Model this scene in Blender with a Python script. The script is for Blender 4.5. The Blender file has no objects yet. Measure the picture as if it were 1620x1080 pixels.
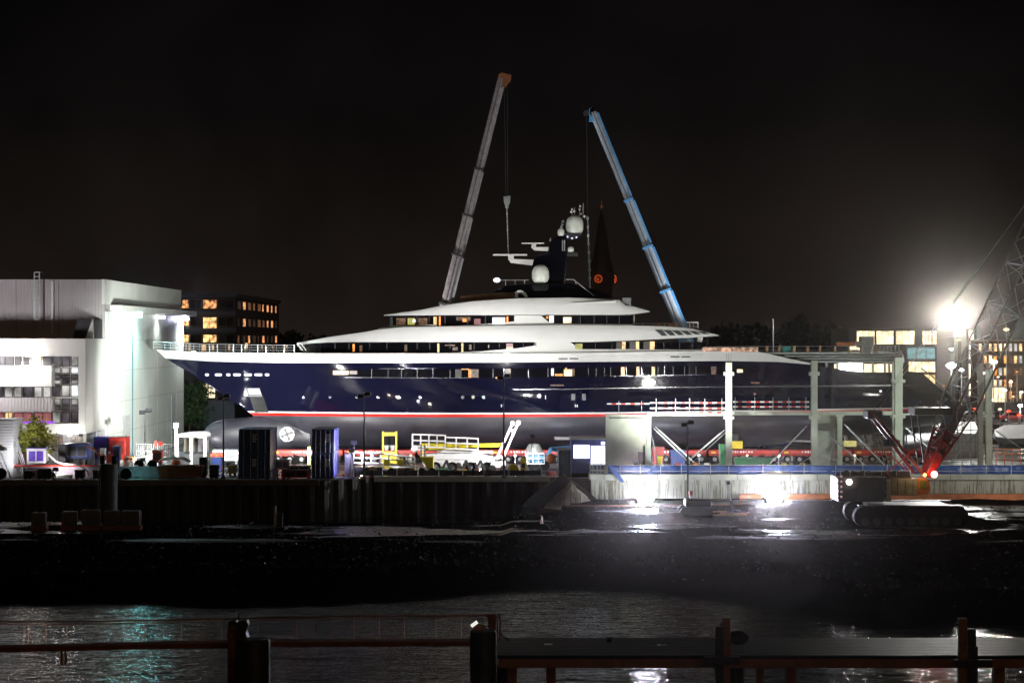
import bpy, math, random
from mathutils import Vector, Matrix
random.seed(7)
R = math.radians
sc = bpy.context.scene
COL = sc.collection

# ------------------------------------------------------------------ camera
CZ, HOR, K = 18.7, 535.0, 3150.0
cam_d = bpy.data.cameras.new('camera'); cam = bpy.data.objects.new('camera', cam_d); COL.objects.link(cam)
cam.location = (0, 0, CZ); cam.rotation_euler = (R(90), 0, 0)
cam_d.sensor_width = 36; cam_d.lens = 70; cam_d.shift_y = (HOR-540)/1620
cam_d.clip_start = 1; cam_d.clip_end = 6000
sc.camera = cam

# ------------------------------------------------------------------ world, moon/town glow, exposure
w = bpy.data.worlds.new('World'); sc.world = w; w.use_nodes = True
nt = w.node_tree; bg = nt.nodes['Background']
tc = nt.nodes.new('ShaderNodeTexCoord'); sp = nt.nodes.new('ShaderNodeSeparateXYZ'); rp = nt.nodes.new('ShaderNodeValToRGB')
nt.links.new(tc.outputs['Generated'], sp.inputs[0]); nt.links.new(sp.outputs['Z'], rp.inputs[0]); nt.links.new(rp.outputs[0], bg.inputs[0])
e = rp.color_ramp.elements
e[0].position = 0.0; e[0].color = (.0130, .0096, .0080, 1)
e[1].position = .17; e[1].color = (.0022, .0018, .0019, 1)
n_ = e.new(.06); n_.color = (.0086, .0064, .0054, 1)
n_ = e.new(.11); n_.color = (.0036, .0030, .0029, 1)
cn = nt.nodes.new('ShaderNodeTexNoise'); cn.inputs['Scale'].default_value = 9; cn.inputs['Detail'].default_value = 6; cn.inputs['Distortion'].default_value = .4
mr = nt.nodes.new('ShaderNodeMapRange'); mr.inputs[1].default_value = .3; mr.inputs[2].default_value = .7; mr.inputs[3].default_value = .55; mr.inputs[4].default_value = 1.45
nt.links.new(tc.outputs['Generated'], cn.inputs['Vector']); nt.links.new(cn.outputs[0], mr.inputs[0]); nt.links.new(mr.outputs[0], bg.inputs[1])
sun_d = bpy.data.lights.new('town_glow', 'SUN'); sun_d.energy = .09; sun_d.angle = R(25); sun_d.color = (1, .62, .36)
sun = bpy.data.objects.new('town_glow', sun_d); COL.objects.link(sun)
sun.rotation_euler = (R(62), 0, R(18))
sc.view_settings.view_transform = 'Standard'; sc.view_settings.look = 'None'
sc.view_settings.exposure = 0; sc.view_settings.gamma = 1
sc.cycles.use_denoising = True
sc.cycles.max_bounces = 6; sc.cycles.diffuse_bounces = 2; sc.cycles.glossy_bounces = 3; sc.cycles.volume_bounces = 0
sc.cycles.sample_clamp_indirect = 3; sc.cycles.use_light_tree = True
sc.cycles.caustics_reflective = False; sc.cycles.caustics_refractive = False

# ------------------------------------------------------------------ helpers
def X(px, Y): return (px-810)*Y/K
def Z(py, Y): return CZ-(py-HOR)*Y/K
def P(px, py, Y): return Vector((X(px, Y), Y, Z(py, Y)))
YARD = 4.1

def mat(name, col, rough=.6, metal=0, var=.25, scale=2.0, bump=0, bscale=8, emit=None, es=0, coat=0, stretch=None, spec=None, alpha=None, var2=None):
    m = bpy.data.materials.new(name); m.use_nodes = True
    t = m.node_tree; b = t.nodes['Principled BSDF']
    b.inputs['Roughness'].default_value = rough; b.inputs['Metallic'].default_value = metal
    c = (*col, 1)
    co = t.nodes.new('ShaderNodeTexCoord'); mp = t.nodes.new('ShaderNodeMapping')
    t.links.new(co.outputs['Object'], mp.inputs[0])
    if stretch: mp.inputs['Scale'].default_value = stretch
    if var > 0:
        nz = t.nodes.new('ShaderNodeTexNoise'); nz.inputs['Scale'].default_value = scale; nz.inputs['Detail'].default_value = 6
        t.links.new(mp.outputs[0], nz.inputs['Vector'])
        cr = t.nodes.new('ShaderNodeValToRGB')
        cr.color_ramp.elements[0].position = .3; cr.color_ramp.elements[1].position = .7
        lo = var2 if var2 else tuple(x*(1-var) for x in col)
        cr.color_ramp.elements[0].color = (*lo, 1); cr.color_ramp.elements[1].color = (*[min(1, x*(1+var*.5)) for x in col], 1)
        t.links.new(nz.outputs[0], cr.inputs[0]); t.links.new(cr.outputs[0], b.inputs['Base Color'])
    else: b.inputs['Base Color'].default_value = c
    if bump:
        n2 = t.nodes.new('ShaderNodeTexNoise'); n2.inputs['Scale'].default_value = bscale; n2.inputs['Detail'].default_value = 4
        t.links.new(mp.outputs[0], n2.inputs['Vector'])
        bp = t.nodes.new('ShaderNodeBump'); bp.inputs['Strength'].default_value = bump; bp.inputs['Distance'].default_value = .05
        t.links.new(n2.outputs[0], bp.inputs['Height']); t.links.new(bp.outputs[0], b.inputs['Normal'])
    if emit: b.inputs['Emission Color'].default_value = (*emit, 1); b.inputs['Emission Strength'].default_value = es
    if coat: b.inputs['Coat Weight'].default_value = coat; b.inputs['Coat Roughness'].default_value = .05
    if spec is not None: b.inputs['Specular IOR Level'].default_value = spec
    if alpha is not None: b.inputs['Alpha'].default_value = alpha
    return m

def glow_mat(name, col, s, var=0, scale=1.5):
    m = bpy.data.materials.new(name); m.use_nodes = True; t = m.node_tree; b = t.nodes['Principled BSDF']
    b.inputs['Base Color'].default_value = (.05, .05, .05, 1); b.inputs['Roughness'].default_value = .3
    b.inputs['Emission Color'].default_value = (*col, 1); b.inputs['Emission Strength'].default_value = s
    if var:
        co = t.nodes.new('ShaderNodeTexCoord'); nz = t.nodes.new('ShaderNodeTexNoise'); nz.inputs['Scale'].default_value = scale; nz.inputs['Detail'].default_value = 3
        r_ = t.nodes.new('ShaderNodeMapRange'); r_.inputs[1].default_value = .35; r_.inputs[2].default_value = .65
        r_.inputs[3].default_value = s*(1-var); r_.inputs[4].default_value = s*(1+var)
        t.links.new(co.outputs['Object'], nz.inputs['Vector']); t.links.new(nz.outputs[0], r_.inputs[0]); t.links.new(r_.outputs[0], b.inputs['Emission Strength'])
    return m

M = {}
def prof_mat(name, axis, period, depth, col, **k):
    """corrugated / ribbed cladding: a wave bump along one axis"""
    m = mat(name, col, **k); t = m.node_tree; b = t.nodes['Principled BSDF']
    wv = t.nodes.new('ShaderNodeTexWave'); wv.bands_direction = axis; wv.inputs['Scale'].default_value = 1/period*.318*math.pi/ (math.pi) ; wv.wave_profile = 'SIN'
    wv.inputs['Scale'].default_value = .314/period
    co = t.nodes.new('ShaderNodeTexCoord'); t.links.new(co.outputs['Object'], wv.inputs['Vector'])
    bp = t.nodes.new('ShaderNodeBump'); bp.inputs['Distance'].default_value = depth; bp.inputs['Strength'].default_value = .7
    t.links.new(wv.outputs[1], bp.inputs['Height']); t.links.new(bp.outputs[0], b.inputs['Normal'])
    return m

class MB:
    def __init__(s): s.v = []; s.f = []
    def add(s, vs, fs):
        n = len(s.v); s.v += [tuple(v) for v in vs]; s.f += [tuple(i+n for i in f) for f in fs]; return s
    def box(s, x0, x1, y0, y1, z0, z1):
        return s.add([(x0,y0,z0),(x1,y0,z0),(x1,y1,z0),(x0,y1,z0),(x0,y0,z1),(x1,y0,z1),(x1,y1,z1),(x0,y1,z1)],
                     [(0,3,2,1),(4,5,6,7),(0,1,5,4),(1,2,6,5),(2,3,7,6),(3,0,4,7)])
    def beam(s, p, q, w, h=None, up=(0,0,1)):
        p, q = Vector(p), Vector(q); h = h or w; d = (q-p).normalized(); u = Vector(up)
        if abs(d.dot(u)) > .98: u = Vector((0,1,0))
        a = d.cross(u).normalized()*w/2; b = a.cross(d).normalized()*h/2
        c = [p-a-b, p+a-b, p+a+b, p-a+b, q-a-b, q+a-b, q+a+b, q-a+b]
        return s.add(c, [(0,3,2,1),(4,5,6,7),(0,1,5,4),(1,2,6,5),(2,3,7,6),(3,0,4,7)])
    def cyl(s, p, q, r0, r1=None, n=12):
        p, q = Vector(p), Vector(q); r1 = r0 if r1 is None else r1; d = (q-p).normalized()
        u = Vector((0,0,1)) if abs(d.z) < .98 else Vector((0,1,0))
        a = d.cross(u).normalized(); b = a.cross(d).normalized(); vs = []
        for c, r in ((p, r0), (q, r1)):
            for i in range(n):
                t = 2*math.pi*i/n; vs.append(c+(a*math.cos(t)+b*math.sin(t))*r)
        fs = [(i, (i+1)%n, n+(i+1)%n, n+i) for i in range(n)] + [tuple(reversed(range(n))), tuple(range(n, 2*n))]
        return s.add(vs, fs)
    def path(s, pts, r, n=6):
        for a, b in zip(pts, pts[1:]): s.cyl(a, b, r, n=n)
        return s
    def loft(s, rings, cap=True):
        n = len(rings[0]); vs = [p for r in rings for p in r]; fs = []
        for k in range(len(rings)-1):
            for i in range(n): fs.append((k*n+i, k*n+(i+1)%n, (k+1)*n+(i+1)%n, (k+1)*n+i))
        if cap: fs += [tuple(reversed(range(n))), tuple(range((len(rings)-1)*n, len(rings)*n))]
        return s.add(vs, fs)
    def prism_y(s, pts, y0, y1): return s.loft([[(x, y0, z) for x, z in pts], [(x, y1, z) for x, z in pts]])
    def prism_z(s, pts, z0, z1): return s.loft([[(x, y, z0) for x, y in pts], [(x, y, z1) for x, y in pts]])
    def prism_x(s, pts, x0, x1): return s.loft([[(x0, y, z) for y, z in pts], [(x1, y, z) for y, z in pts]])
    def lathe(s, c, prof, n=20):
        return s.loft([[(c[0]+r*math.cos(2*math.pi*i/n), c[1]+r*math.sin(2*math.pi*i/n), c[2]+z) for i in range(n)] for r, z in prof])
    def sphere(s, c, r, sc_=(1,1,1), n=12, m=8):
        return s.loft([[(c[0]+r*sc_[0]*math.sin(math.pi*(j+.02)/(m+.04))*math.cos(2*math.pi*i/n), c[1]+r*sc_[1]*math.sin(math.pi*(j+.02)/(m+.04))*math.sin(2*math.pi*i/n),
                         c[2]-r*sc_[2]*math.cos(math.pi*(j+.02)/(m+.04))) for i in range(n)] for j in range(m+1)])
    def grid(s, rows):
        n = len(rows[0]); vs = [p for r in rows for p in r]
        return s.add(vs, [(k*n+i, k*n+i+1, (k+1)*n+i+1, (k+1)*n+i) for k in range(len(rows)-1) for i in range(n-1)])
    def islands(s):
        par = list(range(len(s.v)))
        def fd(a):
            while par[a] != a: par[a] = par[par[a]]; a = par[a]
            return a
        for f in s.f:
            for a in f[1:]: par[fd(a)] = fd(f[0])
        gr = {}
        for f in s.f: gr.setdefault(fd(f[0]), []).append(f)
        out = []
        for fs in gr.values():
            ids = sorted({i for f in fs for i in f}); mp_ = {a: k for k, a in enumerate(ids)}
            b = MB(); b.add([s.v[i] for i in ids], [tuple(mp_[i] for i in f) for f in fs]); out.append(b)
        return out
    def split(s, name, m, parent=None, smooth=False, bevel=0):
        """each separate piece becomes a mesh of its own"""
        return [b.build(name, m, parent, smooth, bevel) for b in s.islands()]
    def build(s, name, m, parent=None, smooth=False, bevel=0):
        off = Vector((0,0,0))
        if parent is not None:
            o_ = parent
            while o_ is not None: off += o_.location; o_ = o_.parent
        elif s.v:
            xs = [v[0] for v in s.v]; ys = [v[1] for v in s.v]; zs = [v[2] for v in s.v]
            off = Vector(((min(xs)+max(xs))/2, (min(ys)+max(ys))/2, min(zs)))
        me = bpy.data.meshes.new(name); me.from_pydata([tuple(Vector(v)-off) for v in s.v], [], s.f)
        import bmesh
        b = bmesh.new(); b.from_mesh(me); bmesh.ops.recalc_face_normals(b, faces=b.faces); b.to_mesh(me); b.free()
        if smooth:
            me.polygons.foreach_set('use_smooth', [True]*len(me.polygons)); me.set_sharp_from_angle(angle=R(38))
        me.materials.append(m)
        o = bpy.data.objects.new(name, me); COL.objects.link(o)
        if parent is not None: o.parent = parent
        else: o.location = off
        if bevel:
            bv = o.modifiers.new('b', 'BEVEL'); bv.width = bevel; bv.segments = 2; bv.limit_method = 'ANGLE'
        return o

def tag(o, label, cat, group=None):
    o['label'] = label; o['category'] = cat
    if group: o['group'] = group
    return o
def T(name, label, cat, loc, group=None):
    o = bpy.data.objects.new(name, None); COL.objects.link(o); o.location = loc; o.empty_display_size = .3
    return tag(o, label, cat, group)
def structure(o): o['kind'] = 'structure'; return o
def copy_tree(o, parent=None):
    c = o.copy(); COL.objects.link(c)
    if parent: c.parent = parent
    for ch in list(o.children): copy_tree(ch, c)
    return c
def dup(o, loc, label=None, rz=None):
    c = copy_tree(o); c.location = loc
    if label: c['label'] = label
    if rz is not None: c.rotation_euler.z = rz
    return c
def spot(name, parent, loc, target, power, col=(1,1,1), angle=100, blend=.6, size=.4):
    d = bpy.data.lights.new(name, 'SPOT'); d.energy = power; d.color = col; d.spot_size = R(angle); d.spot_blend = blend; d.shadow_soft_size = size
    o = bpy.data.objects.new(name, d); COL.objects.link(o)
    v = Vector(target)-Vector(loc); o.rotation_euler = v.to_track_quat('-Z', 'Y').to_euler()
    off = parent.location if parent else Vector((0,0,0)); o.location = Vector(loc)-off
    if parent: o.parent = parent
    return o
def point(name, parent, loc, power, col=(1,1,1), size=.25):
    d = bpy.data.lights.new(name, 'POINT'); d.energy = power; d.color = col; d.shadow_soft_size = size
    o = bpy.data.objects.new(name, d); COL.objects.link(o)
    off = parent.location if parent else Vector((0,0,0)); o.location = Vector(loc)-off
    if parent: o.parent = parent
    return o

# ------------------------------------------------------------------ materials
M['navy'] = mat('navy_paint', (.0040, .0040, .0165), .07, var=.1, bump=.5, bscale=.42, spec=.6)
M['grey_bottom'] = mat('grey_bottom_paint', (.030, .029, .040), .42, var=.35, scale=.6, bump=.15, bscale=.6)
M['white_yacht'] = mat('white_yacht_paint', (.72, .71, .70), .3, var=.07, scale=.5, coat=.2)
M['red_stripe'] = mat('red_stripe_paint', (.62, .02, .015), .35, var=.1)
M['dark_glass'] = mat('dark_glass', (.004, .004, .006), .04, var=0, bump=.04, bscale=.8)
M['teak'] = mat('teak_deck', (.22, .12, .06), .6)
M['chrome'] = mat('steel_rail', (.6, .6, .62), .38, metal=.75, var=.1)
M['black'] = mat('black_rubber', (.008, .008, .009), .8, spec=.15)
M['black_gloss'] = mat('black_gloss', (.003, .003, .006), .12, bump=.1)
M['dome_white'] = mat('dome_white', (.72, .74, .68), .4, var=.05)
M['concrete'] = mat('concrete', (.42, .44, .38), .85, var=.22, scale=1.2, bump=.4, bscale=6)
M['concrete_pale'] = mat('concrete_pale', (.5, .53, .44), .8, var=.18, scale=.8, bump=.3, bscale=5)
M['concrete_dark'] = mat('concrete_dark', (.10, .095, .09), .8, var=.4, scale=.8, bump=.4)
M['galv'] = mat('galvanised_steel', (.45, .48, .48), .42, metal=.4, var=.2)
M['red'] = mat('red_paint', (.5, .03, .02), .45, var=.3)
M['dark_red'] = mat('dark_red_paint', (.22, .015, .012), .5, var=.4)
M['yellow'] = mat('yellow_paint', (.62, .5, .02), .45, var=.2)
M['orange'] = mat('orange_paint', (.6, .16, .03), .5, var=.25)
M['green'] = mat('green_paint', (.03, .22, .08), .5, var=.2)
M['blue'] = mat('blue_paint', (.03, .07, .32), .45, var=.25)
M['blue_light'] = mat('light_blue_paint', (.10, .35, .7), .45, var=.15)
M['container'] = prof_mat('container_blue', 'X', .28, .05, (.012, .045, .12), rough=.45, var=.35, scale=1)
M['container_side'] = prof_mat('container_side_lit', 'Y', .28, .05, (.12, .13, .42), rough=.45, var=.3, scale=1)  # violet lamplight on the container sides is put into this colour
M['white'] = mat('white_paint', (.7, .7, .7), .4, var=.1)
M['grey'] = mat('grey_paint', (.2, .2, .21), .5, var=.25)
M['dark'] = mat('dark_paint', (.025, .025, .028), .5, var=.3)
M['cladding'] = prof_mat('ribbed_cladding', 'X', .35, .04, (.42, .40, .40), rough=.55, var=.12, scale=.3)
M['cladding_white'] = mat('white_cladding', (.72, .73, .68), .5, var=.08, scale=.3)
M['roofing'] = mat('dark_roofing', (.05, .05, .05), .8)
M['brick_dark'] = mat('dark_brick', (.03, .03, .035), .8, var=.4, scale=3)
M['slate_blue'] = mat('slate_blue_panel', (.05, .075, .11), .5, var=.2, scale=.5)
M['rust'] = mat('rusty_steel', (.20, .065, .02), .8, var=.5, scale=3, bump=.5)
M['rust_rail'] = mat('rusty_rail', (.22, .07, .025), .8, var=.4, scale=3)
M['old_steel'] = mat('old_pile_steel', (.022, .022, .022), .55, var=.6, scale=2, bump=.5, var2=(.008, .008, .008))
M['wet_deck'] = mat('wet_timber_deck', (.007, .008, .010), .42, var=.6, scale=3, bump=.8, bscale=3, stretch=(.4, 2, 1), spec=.12)
M['bark'] = mat('bark', (.08, .05, .03), .9, var=.4, bump=.6)
M['leaf_yellow'] = mat('leaf_yellow_green', (.38, .40, .05), .7, var=.6, scale=1.5, var2=(.10, .11, .02))
M['leaf_dark'] = mat('leaf_dark_green', (.010, .013, .008), .8, var=.5, scale=.3)
M['leaf_mid'] = mat('leaf_mid_green', (.03, .07, .02), .8, var=.5, scale=1.5)
M['tarp'] = mat('blue_tarpaulin', (.03, .09, .32), .4, var=.35, scale=1.2, bump=.8, bscale=1.5, alpha=.86)
M['rebar'] = mat('rebar', (.05, .055, .03), .7, var=.5)
M['skin'] = mat('skin', (.35, .2, .14), .6, var=.1)
M['hivis'] = mat('orange_workwear', (.75, .10, .04), .7, var=.15)
M['coat_white'] = mat('pale_workwear', (.6, .65, .7), .7, var=.15)
M['trousers'] = mat('dark_trousers', (.03, .035, .06), .8)
M['teal_net'] = mat('teal_netting', (.05, .4, .36), .7, var=.5, scale=5)
M['purple'] = mat('violet_print', (.12, .05, .5), .5, var=.4, scale=4)
M['wood'] = mat('pale_plywood', (.42, .24, .11), .7, var=.3, scale=2)
M['dirt_orange'] = mat('orange_shuttering', (.55, .19, .08), .8, var=.35, scale=1.2, bump=.4)
G = {}
G['lamp'] = glow_mat('lamp_white', (.95, .97, 1), 60)
G['tower'] = glow_mat('tower_lamp_glare', (.82, .80, 1), 900)
G['lamp_soft'] = glow_mat('lamp_soft_white', (.95, .97, 1), 8)
G['warm'] = glow_mat('lit_window_warm', (1, .62, .28), 1.3, .5, 1.2)
G['warm_bright'] = glow_mat('lit_window_bright', (1, .82, .5), 1.6, .4, 1.0)
G['amber'] = glow_mat('lit_amber', (1, .36, .05), 1.4, .5, 1.5)
G['dim'] = glow_mat('lit_window_dim', (1, .45, .2), .13, .95, 2.2)
G['dimmer'] = glow_mat('dim_interior', (1, .6, .4), .03, .9, .8)
G['white_win'] = glow_mat('lit_window_white', (.9, .92, 1), 1.6, .15)
G['pink'] = glow_mat('lit_window_pink', (.9, .3, .3), .35, .3)
G['violet'] = glow_mat('violet_strip_light', (.35, .06, 1), 1.3)
G['cyan'] = glow_mat('lit_window_cyan', (.35, .75, .8), .42, .3)
G['red'] = glow_mat('red_lamp', (1, .03, .01), 5)
G['orange'] = glow_mat('orange_clock_light', (1, .12, .02), .9)
G['pinklamp'] = glow_mat('pinkish_lamp', (1, .75, .62), 25)
G['yellow'] = glow_mat('lit_yellow', (.85, .8, .2), .5, .3)

# ------------------------------------------------------------------ water, ground, bank
def water_mat():
    m = bpy.data.materials.new('rippled_water'); m.use_nodes = True; t = m.node_tree; b = t.nodes['Principled BSDF']
    b.inputs['Base Color'].default_value = (.004, .006, .009, 1); b.inputs['Roughness'].default_value = .07; b.inputs['IOR'].default_value = 1.33
    co = t.nodes.new('ShaderNodeTexCoord'); mp = t.nodes.new('ShaderNodeMapping'); t.links.new(co.outputs['Object'], mp.inputs[0])
    mp.inputs['Rotation'].default_value = (0, 0, R(8)); mp.inputs['Scale'].default_value = (.32, 1, 1)
    prev = None
    for s_, d_ in ((.4, .30), (1.3, .17), (4.0, .05)):
        nz = t.nodes.new('ShaderNodeTexNoise'); nz.inputs['Scale'].default_value = s_; nz.inputs['Detail'].default_value = 3; nz.inputs['Distortion'].default_value = .6
        t.links.new(mp.outputs[0], nz.inputs['Vector'])
        bp = t.nodes.new('ShaderNodeBump'); bp.inputs['Strength'].default_value = 1; bp.inputs['Distance'].default_value = d_
        t.links.new(nz.outputs[0], bp.inputs['Height'])
        if prev: t.links.new(prev.outputs[0], bp.inputs['Normal'])
        prev = bp
    t.links.new(prev.outputs[0], b.inputs['Normal'])
    return m
def sheet(name, pts, z, m):
    b = MB(); b.add([(x, y, z) for x, y in pts], [tuple(range(len(pts)))])
    return structure(b.build(name, m))
sheet('water', [(-400, 20), (400, 20), (400, 212), (-400, 212)], 0, water_mat())

def ground_mat(name, col, r0, r1, scale):
    m = mat(name, col, .5, var=.5, scale=.6, bump=.5, bscale=2.0); t = m.node_tree; b = t.nodes['Principled BSDF']
    nz = t.nodes.new('ShaderNodeTexNoise'); nz.inputs['Scale'].default_value = scale; nz.inputs['Detail'].default_value = 3
    co = t.nodes.new('ShaderNodeTexCoord'); t.links.new(co.outputs['Object'], nz.inputs['Vector'])
    mr_ = t.nodes.new('ShaderNodeMapRange'); mr_.inputs[1].default_value = .42; mr_.inputs[2].default_value = .56; mr_.inputs[3].default_value = r0; mr_.inputs[4].default_value = r1
    t.links.new(nz.outputs[0], mr_.inputs[0]); t.links.new(mr_.outputs[0], b.inputs['Roughness'])
    return m
M['yard'] = ground_mat('wet_yard_asphalt', (.05, .05, .05), .12, .6, .15)
def mud_mat():
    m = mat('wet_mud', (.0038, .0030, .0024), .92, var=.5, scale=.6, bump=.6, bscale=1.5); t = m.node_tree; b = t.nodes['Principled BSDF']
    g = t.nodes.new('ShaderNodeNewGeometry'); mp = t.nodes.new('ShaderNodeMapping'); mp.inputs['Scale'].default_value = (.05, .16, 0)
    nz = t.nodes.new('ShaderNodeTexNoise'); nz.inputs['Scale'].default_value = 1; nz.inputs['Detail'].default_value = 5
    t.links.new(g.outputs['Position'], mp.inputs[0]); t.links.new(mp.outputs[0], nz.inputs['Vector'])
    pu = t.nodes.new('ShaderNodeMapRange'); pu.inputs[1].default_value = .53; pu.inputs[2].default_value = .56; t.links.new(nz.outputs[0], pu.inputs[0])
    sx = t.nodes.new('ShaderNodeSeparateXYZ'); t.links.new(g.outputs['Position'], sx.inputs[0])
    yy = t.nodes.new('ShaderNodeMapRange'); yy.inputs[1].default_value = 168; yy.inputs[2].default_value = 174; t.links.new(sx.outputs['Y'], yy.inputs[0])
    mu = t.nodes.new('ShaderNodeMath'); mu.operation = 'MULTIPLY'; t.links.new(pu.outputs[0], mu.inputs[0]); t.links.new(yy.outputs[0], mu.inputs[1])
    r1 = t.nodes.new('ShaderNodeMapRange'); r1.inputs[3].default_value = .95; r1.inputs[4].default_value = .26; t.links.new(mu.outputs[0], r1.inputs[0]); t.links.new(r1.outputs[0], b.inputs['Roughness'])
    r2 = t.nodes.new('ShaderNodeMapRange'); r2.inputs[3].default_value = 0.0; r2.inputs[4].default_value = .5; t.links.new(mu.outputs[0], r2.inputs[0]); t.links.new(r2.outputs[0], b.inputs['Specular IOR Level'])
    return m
M['mud'] = mud_mat()
qy0, qy1 = 204.4, 209.3
edge = [(-1600, qy0), (X(505, qy0), qy0), (X(592, qy1), qy1), (X(850, qy1), qy1), (X(935, 208), 208), (1600, 208)]
sheet('ground', edge+[(1600, 3800), (-1600, 3800)], YARD, M['yard'])
# quay walls (sheet piling) under the yard edge
def sheet_pile(name, a, b_, z0, z1, m, label):
    a, b_ = Vector((*a, 0)), Vector((*b_, 0)); L = (b_-a).length; d = (b_-a)/L; nrm = Vector((d.y, -d.x, 0))
    n = int(L/.45); pts = []
    for i in range(n+1):
        o = [0, .32, .32, 0][i % 4]; p = a+d*(L*i/n)+nrm*o; pts.append(p)
    mb = MB()
    fr = [(p.x, p.y) for p in pts]; bk = [(p.x-nrm.x*1.2, p.y-nrm.y*1.2) for p in pts]
    mb.grid([[(x, y, z0) for x, y in fr], [(x, y, z1) for x, y in fr], [(x, y, z1) for x, y in bk]])
    return tag(mb.build(name, m), label, 'quay wall')
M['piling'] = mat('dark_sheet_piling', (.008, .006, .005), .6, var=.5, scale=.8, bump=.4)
sheet_pile('sheet_pile_wall', (-110, qy0), (X(505, qy0), qy0), -1, YARD-.02, M['piling'], 'long dark sheet pile quay wall below the left side of the yard')
sheet_pile('sheet_pile_wall', (X(505, qy0), qy0), (X(592, qy1), qy1), -1, YARD-.02, M['piling'], 'short oblique stretch of sheet pile wall where the quay steps back')
sheet_pile('sheet_pile_wall', (X(592, qy1), qy1), (X(852, qy1), qy1), -1, YARD-.02, M['piling'], 'recessed dark quay wall below the white boom lift')
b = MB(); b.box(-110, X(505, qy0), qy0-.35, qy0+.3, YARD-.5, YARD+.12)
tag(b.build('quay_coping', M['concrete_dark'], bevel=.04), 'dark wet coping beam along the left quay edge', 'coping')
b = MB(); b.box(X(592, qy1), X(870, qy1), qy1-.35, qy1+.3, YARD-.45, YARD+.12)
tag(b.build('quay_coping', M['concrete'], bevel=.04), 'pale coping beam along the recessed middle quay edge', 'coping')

# dark bank in front
def noise2(x, y):
    from mathutils import noise
    return noise.noise(Vector((x*.25, y*.25, 3)))*.5+noise.noise(Vector((x*.9, y*.9, 7)))*.22
def interp(t, pts):
    if t <= pts[0][0]: return pts[0][1]
    for (a, va), (b_, vb) in zip(pts, pts[1:]):
        if t <= b_: return va+(vb-va)*(t-a)/(b_-a)
    return pts[-1][1]
def bank_z(x, y):
    yf = interp(x, [(-35, 142.5), (-8, 146), (3, 151), (12, 150), (21, 141), (25, 134), (60, 133.5)])
    yb = interp(x, [(-60, 193), (-12, 192), (-2, 192), (4, 198), (7, 212)])
    h = 1.55
    if y > 185 and x > 0: h += min(.5, (y-185)*.02)
    if x < 0 and y > 165: h -= .35*min(1, (y-165)/12)
    e_ = min(y-yf, yb-y)
    z = -1.2+(h+1.2)*max(0, min(1, e_/2.6)) if yb < 211 else -1.2+(h+1.2)*max(0, min(1, (y-yf)/2.6))
    return z+noise2(x, y)*(.42 if y < 168 or x > 5 else .10)*(1 if e_ > 1 else .5)
b = MB(); rows = []
for j in range(140):
    y = 124+j*(208.6-124)/139; rows.append([(x, y, bank_z(x, y)) for x in [-75+i*1.0 for i in range(151)]])
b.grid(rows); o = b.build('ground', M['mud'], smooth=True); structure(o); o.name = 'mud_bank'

# ------------------------------------------------------------------ yacht
YC = 240.0
yt = T('motor_yacht', 'huge navy and white superyacht standing ashore on red trailers', 'yacht', (0, YC, 4.1))
def stem_x(z): return interp(z, [(5.3, -28.3), (9.0, -30.6), (9.7, -31.6), (10.3, -32.4), (13.75, -37.2), (16.4, -41.8), (17.6, -43.2)])
def stern_x(z): return interp(z, [(8.5, 51.2), (10.6, 52.6), (11.0, 52.3), (14.5, 48.2), (17.6, 45)])
def hb(x, z):
    u = max(0, x-stem_x(z)); L = interp(z, [(9, 40), (17, 31)]); p = interp(z, [(9, 1.9), (17, 2.3)])
    f = 1-(1-min(1, u/L))**p; bm = interp(z, [(9, 6.75), (12, 7.1), (17, 7.35)])
    v = bm*f
    if x > 28: v *= 1-.13*((x-28)/24)**2
    return max(v, .03)
def sheer(x): return interp(x, [(-43, 16.35), (-36, 15.95), (-28, 15.8), (-10, 15.82), (10, 15.95), (25, 16.05), (31, 15.95), (35, 15.62), (39.8, 14.85), (41, 14.75), (53, 14.6)])
def bandtop(x): return interp(x, [(-43, 17.35), (-38, 17.05), (-28, 16.95), (5, 16.95), (20, 17.2), (29, 17.1), (35, 15.75)])
def shell(name, z0, z1, m, x1=None, nj=6, ni=110, off=0, stop=None):
    f1 = z1 if callable(z1) else (lambda x: z1); f0 = z0 if callable(z0) else (lambda x: z0)
    b = MB()
    for s in (-1, 1):
        rows = []
        for j in range(nj+1):
            t = j/nj; row = []
            for i in range(ni+1):
                zn = f0(0)+(f1(0)-f0(0))*t; zb = f0(-43)+(f1(-43)-f0(-43))*t
                xs = stem_x(zb)-off; xe = stop if stop else stern_x(f0(52)+(f1(52)-f0(52))*t)
                x = xs+(xe-xs)*(i/ni)**1.25; z = f0(x)+(f1(x)-f0(x))*t
                row.append((x, YC+s*(hb(x, z if z < 17.4 else 17.4)+off), z))
            rows.append(row)
        b.grid(rows)
        if not stop: pass
    # transom
    if not stop:
        pl = []
        for j in range(nj+1):
            xe_ = 52; zn = f0(xe_)+(f1(xe_)-f0(xe_))*j/nj; x = stern_x(zn); z = f0(x)+(f1(x)-f0(x))*j/nj; h = hb(x, z)
            pl.append([(x, YC-h, z), (x+.25, YC, z), (x, YC+h, z)])
        b.grid(pl)
    return b.build(name, m, yt, smooth=True)
def rz(x): return interp(x, [(-10, 0), (11, .10), (30, .40), (44, .62), (53, .78)])
shell('navy_hull', lambda x: 9.95+rz(x), sheer, M['navy'], nj=16)
shell('waterline_stripe', lambda x: 9.75+rz(x), lambda x: 9.95+rz(x), M['white_yacht'], nj=1)
o = shell('waterline_stripe', lambda x: 9.42+rz(x)*1.1, lambda x: 9.75+rz(x), M['red_stripe'], nj=1); o['label'] = 'red band below the thin white line'
shell('sheer_band', sheer, bandtop, M['white_yacht'], stop=34.9, nj=4)
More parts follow.
